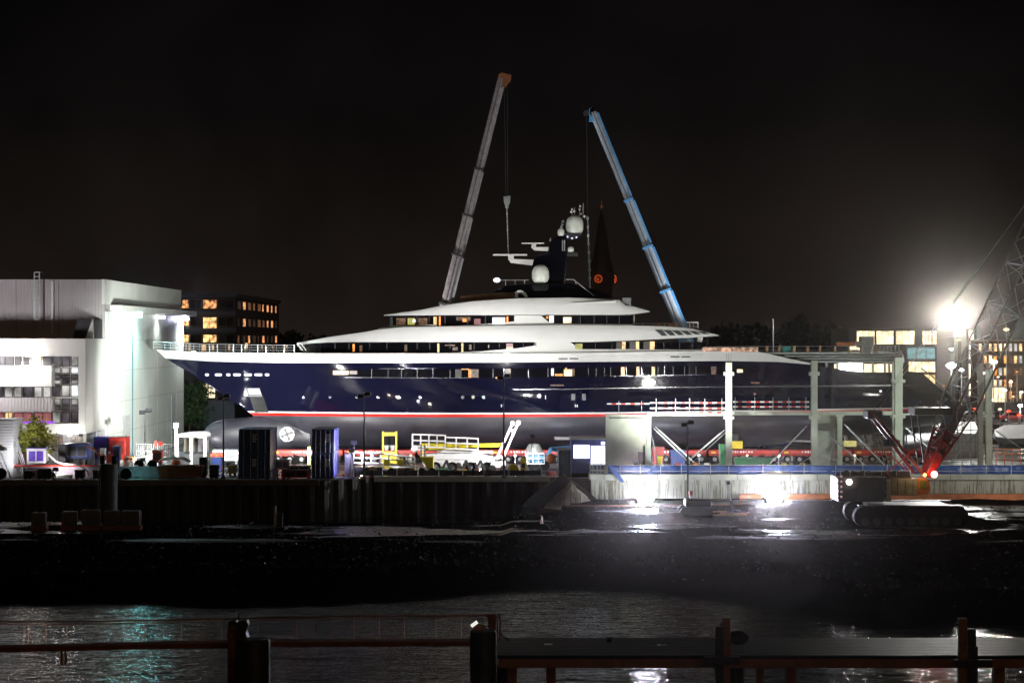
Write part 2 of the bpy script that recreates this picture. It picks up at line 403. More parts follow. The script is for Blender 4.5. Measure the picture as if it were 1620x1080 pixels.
# underbody
def zk(x): return interp(x, [(-30, 5.35), (20, 5.3), (30, 5.7), (42, 7.1), (52, 8.5)])
b = MB()
for s in (-1, 1):
    rows = []
    for j in range(13):
        t = j/12; row = []
        for i in range(101):
            xs = -28.3-3.0*t; x = xs+(51.6-xs)*(i/100)**1.2; k = zk(x); z = k+(9.42+rz(x)*1.1-k)*t
            full = min(1, max(0, (x+30)/26)); ex = 1.2+1.6*full
            h = hb(x, 9.36)*(.04+.96*(1-(1-t)**ex)**(.75 if full > .5 else 1))
            row.append((x, YC+s*h, z))
        rows.append(row)
    b.grid(rows)
pl = []
for j in range(5):
    z = 8.5+(.92+rz(51.6)*1.1)*j/4; h = hb(51.6, 9.36)*(.3+.7*j/4); pl.append([(51.6, YC-h, z), (51.6, YC, z), (51.6, YC+h, z)])
b.grid(pl)
b.build('underwater_hull', M['grey_bottom'], yt, smooth=True)
b = MB(); rings = []
for k in range(31):
    t = (k/30)**1.8; x = -37.2+13*t; r = math.sqrt(max(0.0, 1-(1-min(1, t*3.2))**2.4))
    rr = max(.03, r)
    rings.append([(x, YC+1.35*rr*math.cos(a), 7.1-.1*t+1.95*rr*math.sin(a)+max(0,(t-.25))*1.2*(math.sin(a)>0)*math.sin(a)) for a in [2*math.pi*i/20 for i in range(20)]])
b.loft(rings); b.build('bulbous_bow', M['grey_bottom'], yt, smooth=True)
# decks
def deck(name, z, x0, x1, m, inset=.15, zz=None):
    b = MB(); top = []
    n = 40
    for i in range(n+1):
        x = x0+(x1-x0)*i/n; h = max(.02, hb(x, min(zz or z, 17.3))-inset); top.append([(x, YC-h, z), (x, YC+h, z), ])
    b.grid(top); return b.build(name, m, yt)
deck('upper_deck', 16.3, -41, 34.8, M['teak']); deck('aft_deck', 14.2, 34, 48.1, M['teak'])
def SX(px, py, wf, Y0=234.5):
    x = X(px, Y0)
    for _ in range(3):
        Y = YC-wf(x); x = X(px, Y)
    return x, Z(py, Y)
def tier(name, st, wf, m, tumble=.0, parent=yt, smooth=True, inner=None):
    """loft along the ship: st = (px, ytop, ybottom) on the near side"""
    b = MB(); rings = []; 
    for px, yt_, yb_ in st:
        x, z1 = SX(px, yt_, wf); _, z0 = SX(px, yb_, wf); h = wf(x); ht = max(.05, h-tumble*(z1-z0)); c = min(.12, (z1-z0)*.3)
        crown = .25*min(1, h/6)
        rings.append([(x, YC-h, z0), (x, YC-h-.0, z0+(z1-z0)*.5), (x, YC-ht, z1-c), (x, YC-ht+c, z1), (x, YC, z1+crown*0.0), (x, YC+ht-c, z1), (x, YC+ht, z1-c), (x, YC+h, z0+(z1-z0)*.5), (x, YC+h, z0)])
    b.loft(rings); return b.build(name, m, parent, smooth=smooth)
def strip(name, st, wf, m, off=.03, parent=yt, near=True, far=True):
    b = MB()
    sub = []
    for a, c in zip(st, st[1:]):
        n = max(1, int(abs(c[0]-a[0])/12))
        for k in range(n): sub.append(tuple(a[i]+(c[i]-a[i])*k/n for i in range(3)))
    sub.append(st[-1])
    for s in ((-1,) if near and not far else (-1, 1)):
        rings = []
        for px, t_, b_ in sub:
            x, z1 = SX(px, t_, wf); _, z0 = SX(px, b_, wf); h = wf(x)
            rings.append([(x, YC+s*(h+off), z0), (x, YC+s*(h+off), z1), (x, YC+s*(h-.12), z1), (x, YC+s*(h-.12), z0)])
        b.loft(rings)
    return b.split(name, m, parent)
def cw(x0, L, W_, p=.55): return lambda x: max(.25, W_*min(1, max(0, (x-x0)/L))**p)
w1 = cw(-26.6, 20, 6.35); w1f = cw(-27.2, 22, 6.95); w2 = cw(-15.6, 12, 5.7); w2f = cw(-16.2, 13, 6.3)
def aft(wf, x1, L, k=.35): return lambda x: wf(x)*(1-k*max(0, (x-(x1-L))/L)**2) if x > x1-L else wf(x)
w1f = aft(w1f, 25, 10, .25); w2f = aft(w2f, 17, 8, .3)
# tier 1 body and glass
tier('deckhouse', [(484, 541.5, 560), (500, 541.3, 560), (560, 541, 560), (700, 541, 560), (900, 541, 560), (1110, 541, 560)], w1, M['dark_glass'])
strip('white_side', [(846, 541, 560), (860, 541, 560), (902, 541, 560), (918, 552, 560)], w1, M['white_yacht'], .06)
strip('white_side', [(640, 559.6, 561), (700, 557.8, 561), (760, 555.5, 561), (820, 550.5, 561), (846, 546.5, 561), (847, 546.3, 561)], w1, M['white_yacht'], .058)
strip('white_side', [(918, 552.2, 561), (1112, 552.8, 561)], w1, M['white_yacht'], .055)
tier('deckhouse_front', [(472, 543.0, 544.5), (480, 541.6, 545), (489, 541.2, 543.5)], w1f, M['white_yacht'])
# tier 1 roof fascia with upper deck
tier('upper_deck_fascia', [(470, 542.2, 544), (520, 533, 541.5), (580, 524.3, 541), (600, 520.5, 541), (640, 517, 541), (700, 516, 541), (860, 514, 541), (930, 514, 541), (1000, 514.5, 538.5), (1060, 516.5, 535.5), (1095, 519.5, 534), (1137, 530.0, 531.2)], w1f, M['white_yacht'], tumble=.12)
# bow wing block on the fascia with its slot
tier('bridge_front_fairing', [(597, 520, 524), (603, 517.5, 530), (628, 514, 534), (690, 513, 534)], cw(-16.4, 6, 6.0), M['white_yacht'], tumble=.25)
# tier 2
tier('bridge', [(617, 499.5, 516), (630, 499, 517), (700, 499, 517), (813, 499, 517), (1000, 499, 516)], w2, M['dark_glass'])
strip('white_side', [(813.5, 499, 517), (820, 499, 517), (856, 499, 517), (870, 511, 517)], w2, M['white_yacht'], .06)
strip('white_side', [(700, 516.3, 517.4), (760, 512.8, 517.4), (800, 509.8, 517.4), (813.6, 508.2, 517.4)], w2, M['white_yacht'], .058)
strip('white_side', [(870, 511.5, 517.4), (1000, 512.6, 517.4)], w2, M['white_yacht'], .055)
tier('bridge_roof', [(607, 498.0, 499.3), (628, 495.2, 499.0), (665, 490, 498.8), (700, 482.8, 498.5), (745, 476.5, 498.4), (815, 471.8, 498), (900, 470.5, 498), (980, 474, 498), (990, 483, 497.5), (1000, 484, 497), (1028, 492.0, 493.4)], w2f, M['white_yacht'], tumble=.18)
strip('roof_wing_line', [(903, 479.2, 480.0), (975, 475.5, 479.5)], w2f, M['white_yacht'], .10)
tier('sunroof_screen', [(728, 468.5, 476), (745, 466.5, 476), (780, 463.5, 474), (817, 461.5, 474)], lambda x: 2.9, M['teak'])
tier('mast_platform', [(783, 461, 470), (790, 457, 471), (800, 452, 471), (850, 448.5, 471), (905, 448, 471), (925, 453, 471), (960, 464.5, 471), (968, 468.5, 471)], lambda x: 2.8, M['black_gloss'], tumble=.35)
# white arch and bits on platform
b = MB(); 
pts = [P(817, 471, 236.5), P(818, 462, 236.5), P(825, 461.5, 236.5), P(831, 466, 236.5), P(833, 471, 236.5)]
for a, c in zip(pts, pts[1:]): b.beam(a, c, .35, .35)
b.build('sunroof_arch', M['white_yacht'], yt)
# mast
b = MB(); prof = [(842, 448), (841, 425), (844, 412), (853, 404), (868, 401), (869, 388), (873, 380), (880, 375), (896, 373), (897, 400), (895, 425), (893, 448)]
b.prism_y([(X(px, YC), Z(py, YC)) for px, py in prof], YC-.9, YC+.9); mast = b.build('radar_mast', M['black_gloss'], yt, bevel=.1)
b = MB(); b.prism_y([(X(px, YC), Z(py, YC)) for px, py in [(804, 409.5), (808, 416), (842, 420), (846, 411)]], YC-.3, YC+.3); b.box(X(804, YC), X(813, YC), YC-.2, YC+.2, Z(411, YC), Z(403, YC)); b.build('radar_arm', M['white_yacht'], mast)
b = MB(); b.box(X(780, YC), X(834, YC), YC-.15, YC+.15, Z(404.5, YC), Z(401.8, YC)); b.build('radar_scanner', M['white_yacht'], mast, bevel=.03)
b = MB(); b.prism_y([(X(px, YC), Z(py, YC)) for px, py in [(840, 391), (845, 396), (867, 397.5), (868, 391)]], YC-.3, YC+.3); b.box(X(841, YC), X(848, YC), YC-.2, YC+.2, Z(392, YC), Z(386, YC)); b.build('radar_arm', M['white_yacht'], mast)
b = MB(); b.box(X(825, YC), X(861, YC), YC-.12, YC+.12, Z(386, YC), Z(383.8, YC)); b.build('radar_scanner', M['white_yacht'], mast, bevel=.03)
def dome(px, pyb, rpx, hpx, Y, parent=mast):
    c = P(px, pyb, Y); r = rpx*Y/K; h = hpx*Y/K; b = MB()
    b.lathe(c, [(r*.55, 0), (r*.8, h*.05), (r*.97, h*.22), (r, h*.45), (r*.97, h*.62), (r*.8, h*.82), (r*.5, h*.95), (r*.2, h*.995), (.01, h)], 24)
    return b.build('satellite_dome', M['dome_white'], parent, smooth=True)
dome(855, 447, 13.6, 28.5, 237.6); dome(909, 370, 14, 29.5, YC); dome(887.5, 373, 5.4, 12, 238.5); dome(903, 398.5, 5, 8.5, 239)
b = MB(); b.box(X(893, YC), X(920, YC), YC-.9, YC+.9, Z(373, YC), Z(370, YC)); b.prism_y([(X(px, YC), Z(py, YC)) for px, py in [(893, 372), (917, 372), (911, 378), (895, 379)]], YC-.4, YC+.4); b.box(X(893, YC), X(914, YC), YC-.6, YC+.6, Z(405.5, YC), Z(400, YC))
b.split('mast_arm', M['dark'], mast)
b = MB()
for px, y0, y1 in [(922.5, 345, 322), (905, 342, 330), (909, 342, 328), (917, 342, 324), (889, 362, 350), (925, 346, 340), (871, 382, 376)]:
    b.cyl(P(px, y0, YC), P(px, y1, YC), .05, n=6)
for px, py in [(905, 331), (903.6, 335), (908.6, 334), (918, 326.5), (917, 331), (918.5, 338), (890.8, 350), (889.5, 355), (888, 359), (925, 342), (871, 380)]: b.sphere(P(px, py, YC), .16, n=8, m=6)
b.build('aerial', M['chrome'], mast)
b = MB(); b.cyl(P(890, 397, 238.8), P(890, 380, 238.8), .08, n=6); b.cyl(P(893, 397, 238.8), P(893, 380, 238.8), .08, n=6); b.build('aerial', M['chrome'], mast)
b = MB()
for px, py in [(898, 374.5), (905, 377), (912, 375.5)]: b.sphere(P(px, py, YC-1), .11, n=8, m=6)
b.split('mast_lamp', glow_mat('blueish_mast_lamp', (.7, .7, 1), 1.5), mast)
b = MB(); b.path([P(790, 443, 238), P(836, 443, 238)], .05); b.path([P(895, 442, 237), P(907, 442, 237), P(940, 468, 237)], .06)
for px, y1 in [(800, 451), (815, 450), (830, 449)]: b.path([P(px, 443, 238), P(px, y1, 238)], .035)
b.path([P(911, 445, 237), P(911, 449, 237)], .05); b.build('platform_rail', M['chrome'], yt)
b = MB(); b.sphere(P(786, 443, 238), .33, (1.3, 1, .9), n=10, m=8); b.build('search_light', G['white_win'], yt)
# lit parts in the glass bands
def panes(lst, wf, off=.05):
    for px0, px1, y0, y1, g in lst:
        strip('lit_pane', [(px0, y0, y1), (px1, y0, y1)], wf, g, off, far=False)
panes([(558, 561, 544, 556, G['amber']), (569, 573, 546, 556, G['dim']), (692, 695, 543, 557, G['warm']), (730, 733, 542.5, 557, G['warm']), (640, 644, 545, 557, G['dim']), (704, 720, 545, 547, G['dim']), (716, 724, 549, 554, G['dim']),
       (742, 746, 545, 553, G['dim']), (801, 811.5, 543, 549, G['pink']), (801, 811.5, 549, 552, G['warm']), (772, 774, 545, 550, G['dim']), (845, 848.5, 542, 547, G['dim']),
       (910, 921.5, 543.5, 552.3, G['yellow']), (975, 984, 540.5, 552, G['dimmer']), (984, 989.5, 540.5, 552, G['warm']), (996, 1006, 540, 552, G['dimmer']), (1006, 1011, 540, 552, G['warm']), (1018, 1028, 540, 552, G['dimmer']), (1028, 1035.5, 540, 552.5, G['warm'])], w1, .09)
panes([(627, 641, 503, 513.5, G['dim']), (645, 656, 503, 513.5, G['yellow']), (653, 657, 505, 510, G['white_win']), (662, 676, 503, 513.5, G['dim']), (686, 691, 501, 513, G['warm']), (694.5, 697, 500, 515, G['amber']), (722, 744, 501.5, 507, G['dim']), (732, 738, 504, 509, G['amber']), (750, 760, 504, 513.5, G['pink']),
       (779, 799, 502, 512, G['white_win']), (801.5, 804, 500.5, 510, G['amber']), (869, 876, 499.3, 510.5, G['white_win']), (864, 867.5, 500, 504, G['amber']), (891, 904, 501.8, 510.8, G['warm_bright'])], w2, .09)
b = MB()
def sidebar(px, y0, y1, wf, wd=.12, off=.1):
    x, z1 = SX(px, y0, wf); _, z0 = SX(px, y1, wf); Y = YC-wf(x)-off; b.box(x-wd/2, x+wd/2, Y-.04, Y+.1, z0, z1)
for px in (642, 660, 679, 704, 740, 768, 918, 940, 960, 980): sidebar(px, 499.5, 512.5 if px > 900 else 514, w2, .1)
for px in (530, 552, 585, 612, 660, 680, 712, 750, 790, 828, 1050, 1075, 1095, 942, 968): sidebar(px, 541.5, 550 if px > 780 and px < 900 else 552, w1, .08)
b.split('window_mullion', M['dark'], yt)
# fascia slots, louvres, seams
strip('fascia_slot', [(633, 524.3, 527.3), (652, 524.3, 527.3)], cw(-16.4, 6, 6.0), M['dark_glass'], .05)
for a in (884, 901): strip('scupper_slot', [(a, 566.3, 568.2), (a+14, 566.3, 568.2)], lambda x: hb(x, 16.2), M['dark'], .03)
for a in (1061, 1078): strip('scupper_slot', [(a, 563.3, 565.2), (a+14, 563.3, 565.2)], lambda x: hb(x, 16.4), M['dark'], .03)
strip('scupper_slot', [(546, 571, 572), (561, 571, 572)], lambda x: hb(x, 16.0), M['teak'], .03)
for k in range(6):
    a = 1036+k*13.3
    b = MB(); yb_ = 531.2-k*.55; q = [(a, 521.5+k*.5), (a+11.5, 521.7+k*.55), (a+19.5, yb_-.3), (a+11, yb_)]
    rs = []
    for s in (.0,):
        front = []; back = []
        for px, py in q:
            x, z = SX(px, py, w1f); f_ = .12*max(0, (Z(531, 233.5)-z)) if False else 0
            h = w1f(x); hh = (z-SX(px, 535, w1f)[1])
            front.append((x, YC-h-.06+.12*max(0, hh)*.0, z)); back.append((x, YC-h+.3, z))
        b.loft([front, back])
    b.build('louvre_panel', M['dark'], yt)
b = MB()
for px, y0, y1 in [(704, 517, 535), (807, 500, 535)]:
    pass
# aft details
b = MB(); b.box(X(985, 234), X(999, 234), 235, 245, Z(484.5, 234), Z(470.5, 234)); b.build('roof_locker', M['grey'], yt, bevel=.05)
b = MB(); b.path([P(997, 498, 235), P(997, 514, 235)], .09); b.path([P(1003, 498, 235), P(1003, 514, 235)], .07)
for px in (987, 993): b.path([P(px, 497, 235), P(px, 500, 235)], .07)
b.split('roof_post', M['white_yacht'], yt)
def rail(name, pts, zdrop, spacing, m, r=.03, mids=2, parent=yt):
    """pts = list of 3D points of the top rail; posts drop zdrop"""
    b = MB(); b.path(pts, r)
    for k in range(1, mids+1): b.path([Vector(p)-Vector((0, 0, zdrop*k/(mids+1))) for p in pts], r*.6)
    for a, c in zip(pts, pts[1:]):
        L = (Vector(c)-Vector(a)).length; n = max(1, int(L/spacing))
        for k in range(n+1):
            p = Vector(a).lerp(Vector(c), k/n); b.cyl(p, p-Vector((0, 0, zdrop)), r*.9, n=6)
    return b.build(name, m, parent)
rail('deck_rail', [P(1000, 512, 235), P(1104, 511, 236)], .5, 1.2, M['chrome'], .05, 1)
b = MB(); b.box(X(1086, 236), X(1104, 236), 235.6, 237, Z(517.5, 236), Z(516.8, 236)); b.path([P(1086, 510, 236), P(1104, 509.5, 236), P(1104, 519, 236)], .09); b.path([P(1091, 510, 236), P(1091, 518, 236)], .08); b.path([P(1097, 510, 236), P(1097, 518, 236)], .05); b.build('rail_gate', M['white_yacht'], yt)
b = MB()
for px in (1040, 1058, 1064): b.box(X(px, 236), X(px+6, 236), 236, 236.6, Z(517, 236), Z(511, 236))
b.split('deck_equipment', M['orange'], yt)
b = MB(); b.cyl(P(1106, 550, 235), P(1106, 541, 235), .2, .25); b.cyl(P(1106, 541, 235), P(1108, 533, 235), .28, .34); b.build('overhang_post', M['white_yacht'], yt)
b = MB(); b.sphere(P(1105, 549, 234.3), .2, n=8, m=6); b.split('deck_lamp', G['lamp_soft'], yt)
rows_ = []
# bow rail following the sheer
pts = []
for x in [-43.2, -42, -40, -37, -34, -31, -28, -25.6]:
    pts.append(Vector((x, YC-max(.1, hb(x, 17.2)-.12), bandtop(x)+.95)))
rail('bow_rail', pts, .95, 1.0, M['chrome'], .04, 2)
rail('bow_rail', [Vector((p.x, 2*YC-p.y, p.z)) for p in pts], .95, 1.0, M['chrome'], .04, 2)
b = MB()
for px, wd, h_ in [(318, 8, 10), (388, 4, 14), (361, 3, 12), (298, 2, 12), (413, 3, 8), (452, 3, 9), (335, 3, 10), (430, 2, 10)]:
    y_ = 239.0; b.box(X(px, y_), X(px+wd, y_), y_, y_+.4, 16.3, 16.3+1.0+h_*.06)
b.split('foredeck_fitting', M['wood'], yt)
b = MB(); b.cyl(P(388, 566, 239), P(388, 546, 239), .12); b.build('jack_staff', M['white_yacht'], yt)
b = MB()
for px in (308, 305): b.sphere(P(px, 558, 238), .22, n=8, m=6)
b.split('deck_lamp', G['lamp_soft'], yt)
b = MB(); b.path([P(470, 543.5, 236), P(483, 559, 236)], .1); b.path([P(476, 543.5, 236), P(489, 560, 236)], .06); b.split('forward_strut', M['white_yacht'], yt)

# hull features on the near side (and mirrored windows on the far side where cheap)
hw = lambda z_: (lambda x: hb(x, z_))
def hstrip(name, st, m, off=.03):
    b = MB(); sub = []
    for a, c in zip(st, st[1:]):
        n = max(1, int(abs(c[0]-a[0])/10))
        for k in range(n): sub.append(tuple(a[i]+(c[i]-a[i])*k/n for i in range(3)))
    sub.append(st[-1]); rings = []
    for px, t_, b_ in sub:
        v = []
        for py in (b_, t_):
            x = X(px, 234); z = Z(py, 234)
            for _ in range(4): Y = YC-hb(x, z); x = X(px, Y); z = Z(py, Y)
            v.append((x, YC-hb(x, z)-off, z))
        rings.append([v[0], v[1], (v[1][0], v[1][1]+off+.1, v[1][2]), (v[0][0], v[0][1]+off+.1, v[0][2])])
    b.loft(rings); return b.build(name, m, yt)
def hpt(px, py, off=0):
    x = X(px, 234); z = Z(py, 234)
    for _ in range(4): Y = YC-hb(x, z); x = X(px, Y); z = Z(py, Y)
    return Vector((x, YC-hb(x, z)-off, z))
hstrip('hull_window_band', [(513, 587.5, 588.2), (530, 584.5, 593), (560, 584, 597), (700, 583.2, 597.5), (900, 582, 596.5), (1050, 580.5, 594.5), (1100, 579.5, 593), (1130, 579, 592), (1150, 579.5, 592), (1195, 581, 589.5), (1209, 587.5, 588.6)], M['dark_glass'], .02)
G['edge'] = mat('bright_window_edge', (.55, .55, .6), .2, metal=.8, var=.1)
hstrip('window_sill', [(545, 596.6, 597.2), (700, 597.2, 597.9), (740, 597.2, 597.9)], G['edge'], .05)
hstrip('window_sill', [(965, 594.6, 595.2), (1118, 592.0, 592.7)], G['edge'], .05)
hstrip('window_sill', [(600, 582.6, 583.2), (690, 582.2, 582.8)], G['edge'], .05)
for px, y0, y1 in [(588, 584, 597)]+[(px, 583.5, 597.5) for px in (614, 635, 660, 685, 712)]+[(780, 583, 597), (797, 583, 597), (836, 583, 597), (867, 582, 596), (931, 582, 595), (943, 582, 595), (956, 582, 595), (966, 581, 595), (991, 580, 595), (1015, 580, 594), (1041, 580, 594), (1051, 580, 594), (1065, 580, 593), (1083, 580, 593), (1101, 579.5, 592)]:
    hstrip('window_frame', [(px-.45, y0, y1), (px+.45, y0, y1)], G['edge'] if px % 3 else M['grey'], .05)
for px0, px1, y0, y1, g in [(527, 551, 586, 592.5, G['warm_bright']), (553, 565, 586, 592, G['dim']), (730, 742, 583, 584.6, G['amber']), (741, 745.5, 584, 597, G['amber']), (720, 730, 584, 597, G['dimmer']), (745.5, 757, 584, 597, G['dim']), (784, 797, 596.2, 598.6, G['amber']),
    (799, 808, 583, 597, G['dim']), (872, 876, 582.5, 594, G['white_win']), (878, 890, 591, 594.5, G['amber']), (892, 905, 584, 594.5, G['warm_bright']), (894, 897, 581.5, 584, G['amber']), (905, 909, 583, 594.5, G['dim']), (982.5, 988, 580.5, 594, G['warm']), (1007, 1011.5, 580, 594, G['warm']), (1031, 1036, 580, 594, G['warm']), (1125, 1133, 579.5, 592, G['dim']), (1151, 1157, 586, 589, G['white_win']), (1166, 1175, 584, 589, G['warm_bright']), (871, 892, 608, 610.5, G['dim']), (1188, 1202, 604, 606.5, G['dim'])]:
    hstrip('lit_pane', [(px0, y0, y1), (px1, y0, y1)], g, .06)
# bow ports, glowing white
for a, c in [(324.5, 330.5), (340, 351), (358, 364.5), (369, 381), (386, 398.5), (402.5, 415), (419, 426)]:
    hstrip('bow_port', [(a, 591.6, 593.6), (a+1.5, 590.6, 594.6), (c-1.5, 590.6, 594.8), (c, 591.8, 593.8)], G['white_win'], .05)
def porthole(px, py, r, g):
    c = hpt(px, py, .06); rr = r*234/K; b = MB(); b.cyl(c, c+Vector((0, .25, 0)), rr, n=14); f = b.build('porthole', G['edge'], yt)
    b = MB(); b.cyl(c-Vector((0, .02, 0)), c+Vector((0, .1, 0)), rr*.72, n=12); b.build('pane', g, f)
for px, r, g in [(480, 1.6, G['dimmer']), (522, 2, G['dim']), (564, 2.2, G['dimmer']), (598, 2.2, G['dim']), (631, 2.2, G['dimmer']), (664.5, 2.6, G['yellow']), (732, 2.8, G['dimmer']), (748.5, 2.8, G['yellow']), (765, 2.9, G['cyan'])]: porthole(px, 628, r, g)
porthole(853, 626, 3.6, G['white_win']); porthole(1393, 618.5, 2.6, G['white_win']); porthole(1194, 623, 2.8, G['pink'])
for px in (904, 921): hstrip('hull_hatch', [(px-.3, 622.5, 633), (px+6, 622.5, 633)], M['grey'], .03)
hstrip('hull_hatch', [(862.5, 625, 631), (863.5, 625, 631)], G['white_win'], .03)
for px in (909.5, 912.5, 792.5, 795.5): hstrip('draught_mark', [(px, 639.5, 644), (px+1.5, 639.5, 644)], M['white_yacht'], .03)
hstrip('rub_rail', [(811, 615.3, 616.6), (900, 614.6, 615.9), (1000, 612.6, 613.9), (1140, 611, 612.3), (1290, 609.8, 611.1), (1460, 608.6, 609.9)], G['edge'], .13)
# anchor pocket
q = [(387, 613.5), (410.5, 613.5), (415.5, 627.5), (393, 627.5)]
b = MB(); v = [hpt(px, py, .05) for px, py in q]; b.loft([v, [p+Vector((0, .2, 0)) for p in v]]); pk = b.build('anchor_pocket', M['grey'], yt)
b = MB(); v = [hpt(px, py, .07) for px, py in [(392, 615), (401, 615), (404, 623), (394.5, 623)]]; b.loft([v, [p+Vector((0, .1, 0)) for p in v]]); v = [hpt(px, py, .07) for px, py in [(402, 615), (409, 615), (413, 623), (405, 623)]]; b.loft([v, [p+Vector((0, .1, 0)) for p in v]]); b.build('anchor', M['white_yacht'], pk)
b = MB(); rows = []
for t in range(7):
    u = t/6; rows.append([hpt(395+8*u+dx, 628+24*u, .04) for dx in (0, 8, 16, 22)])
b.grid(rows); b.build('anchor_rub_plate', mat('brushed_plate', (.05, .052, .05), .35, metal=.4, var=.3), yt)
# bow thruster tunnel with propeller
tc_ = P(456, 686, 240-5.1); b = MB()
b.cyl(tc_+Vector((0, -1.25, 0)), tc_+Vector((0, 1.2, 0)), .84, n=28); th = b.build('thruster_tunnel', M['chrome'], yt, smooth=True)
b = MB(); b.cyl(tc_+Vector((0, -1.36, 0)), tc_+Vector((0, -1.2, 0)), .26, n=14)
for k in range(4):
    a = k*math.pi/2+.4; d = Vector((math.cos(a), 0, math.sin(a))); n__ = Vector((-math.sin(a), 0, math.cos(a)))
    p = tc_+Vector((0, -1.3, 0)); b.loft([[p+d*.18-n__*.08, p+d*.18+n__*.08, p+d*.18+n__*.08+Vector((0,.05,0)), p+d*.18-n__*.08+Vector((0,.05,0))], [p+d*.78-n__*.3, p+d*.78+n__*.28, p+d*.78+n__*.28+Vector((0,.05,0)), p+d*.78-n__*.3+Vector((0,.05,0))]])
b.build('propeller', M['dark'], th)
# stabiliser fin recess and stern gear
b = MB(); v = [Vector((X(px, 234.2), 234.3, Z(py, 234.2))) for px, py in [(876, 690), (935, 690), (935, 695), (878, 695.5)]]; b.loft([v, [p+Vector((0, 1.5, 0)) for p in v]]); b.build('stabiliser_fin', M['grey'], yt)
b = MB(); b.cyl(P(1052, 674, 234.4), P(1052, 674, 236), .5, n=16); b.build('stern_thruster_cover', M['grey_bottom'], yt)
b = MB()
for s in (-2.6, 2.6):
    b.cyl((30, YC+s, 6.7), (43, YC+s, 6.0), .16, n=10); b.beam((40, YC+s, 6.2), (39.5, YC+s*.8, 8), .5, .12)
    for k in range(5):
        a = k*2*math.pi/5; c = Vector((42.6, YC+s, 6.05)); d = Vector((0, math.cos(a), math.sin(a))); t_ = Vector((.25, -math.sin(a)*.5, math.cos(a)*.5))
        b.loft([[c+d*.15-t_*.3, c+d*.15+t_*.3, c+d*.15+t_*.3+Vector((.05,0,0)), c+d*.15-t_*.3+Vector((.05,0,0))], [c+d*1.15-t_, c+d*1.15+t_, c+d*1.15+t_+Vector((.05,0,0)), c+d*1.15-t_+Vector((.05,0,0))]])
b.split('stern_gear', M['chrome'], yt)
# aft overhang with timber-wrapped posts
ov = lambda x: 6.7-.03*max(0, x-28)
b = MB()
for k, (y0, y1) in enumerate([(557.5, 560.0), (562.0, 564.2), (566.2, 568.4), (571.0, 573.2)]):
    Y = YC-6.6+.02*k; x0 = X([1198, 1240, 1262, 1284][k], Y); b.box(x0, X(1424, Y), Y, YC+6.5-.02*k, Z(y1, Y), Z(y0, Y))
b.split('aft_overhang', M['galv'], yt, bevel=.03)
b = MB(); b.cyl(P(1424, 558, 233.4)+Vector((0, 0, 0)), P(1424, 558, 246), .3, n=12); b.path([P(1418, 557, 233.4), P(1428, 561, 233.4), P(1431, 572, 233.4), P(1424, 585, 233.4)], .12); b.build('fender_roller', M['chrome'], yt)
b = MB()
for k in range(9):
    px = 1213+k*21.6-(2 if k % 3 == 1 else 0); b.cyl(P(px, 559.5, 233.9), P(px, 547.5, 233.9), .15, n=8)
b.split('wrapped_post', M['wood'], yt)
b = MB(); b.path([P(1112, 548.5, 233.8), P(1200, 548.0, 233.8), P(1424, 547, 233.8)], .035); b.path([P(1200, 553.5, 233.8), P(1424, 553.5, 233.8)], .02)
for px in range(1380, 1424, 6): b.path([P(px, 547, 234.4), P(px, 558, 234.4)], .05)
for y_ in (549, 552, 555): b.path([P(1382, y_, 234.4), P(1412, y_, 234.4)], .06)
b.build('aft_rail', M['chrome'], yt)
b = MB(); b.box(X(1110, 235), X(1198, 235), 234.2, 234.3, Z(556, 235), Z(549.5, 235)); b.build('teak_screen', glow_mat('warm_screen_glow', (1, .6, .4), .55, .8, 2.5), yt)  # warm lamplight on the screen is painted as glow
b = MB(); b.box(X(1238, 235), X(1251, 235), 234.6, 236, Z(560, 235), Z(548.5, 235)); b.build('deck_cover', M['teal_net'], yt)
b = MB(); b.box(X(1363, 236), X(1383, 236), 236, 238, Z(559, 236), Z(532, 236)); b.box(X(1357, 236), X(1363, 236), 236, 238, Z(550, 236), Z(540, 236)); b.split('deck_cabinet', M['galv'], yt, bevel=.05)
b = MB(); b.box(X(1324, 237), X(1350, 237), 237, 238, Z(547, 237), Z(541, 237)); b.build('tool_crate', M['orange'], yt)
b = MB(); b.box(X(1348, 237), X(1362, 237), 237.2, 238.5, Z(553, 237), Z(547, 237)); b.build('work_lamp', G['warm_bright'], yt)
b = MB(); b.cyl(P(1223, 558, 239), P(1223, 505, 239), .07, .04, n=6); b.build('ensign_staff', M['galv'], yt)
b = MB()
for k, px in enumerate([1305, 1322, 1363, 1378, 1397, 1404, 1411]): b.box(X(px, 235), X(px+3, 235), 234.4, 234.7, 14.3, Z(573.5, 234.5))
b.split('aft_deck_pillar', M['white_yacht'], yt)
b = MB(); b.box(X(1320, 240), X(1415, 240), 240, 240.1, 14.3, 15.6); b.build('saloon_glass', G['warm_bright'], yt)
b = MB(); b.box(X(1328, 235), X(1364, 235), 235.2, 235.4, Z(587, 235), Z(574.5, 235)); b.split('deck_lamp', G['lamp_soft'], yt)
point('aft_deck_light', yt, (X(1345, 235), 234.6, 15.1), 900, (1, 1, 1))
# top-of-transom stairs
b = MB()
for k in range(7): x = 48.4+k*.6; b.box(x, x+.62, YC-3.2, YC-1.2, 13.8-k*.58, 14.2-k*.58)
b.split('transom_stair', M['white_yacht'], yt)
b = MB(); b.path([(48.0, YC-6.2, 15.2), (49.3, YC-6.1, 14.3), (52.4, YC-5.9, 11.2)], .09); b.build('transom_rail', M['white_yacht'], yt)
#@@SPLIT@@

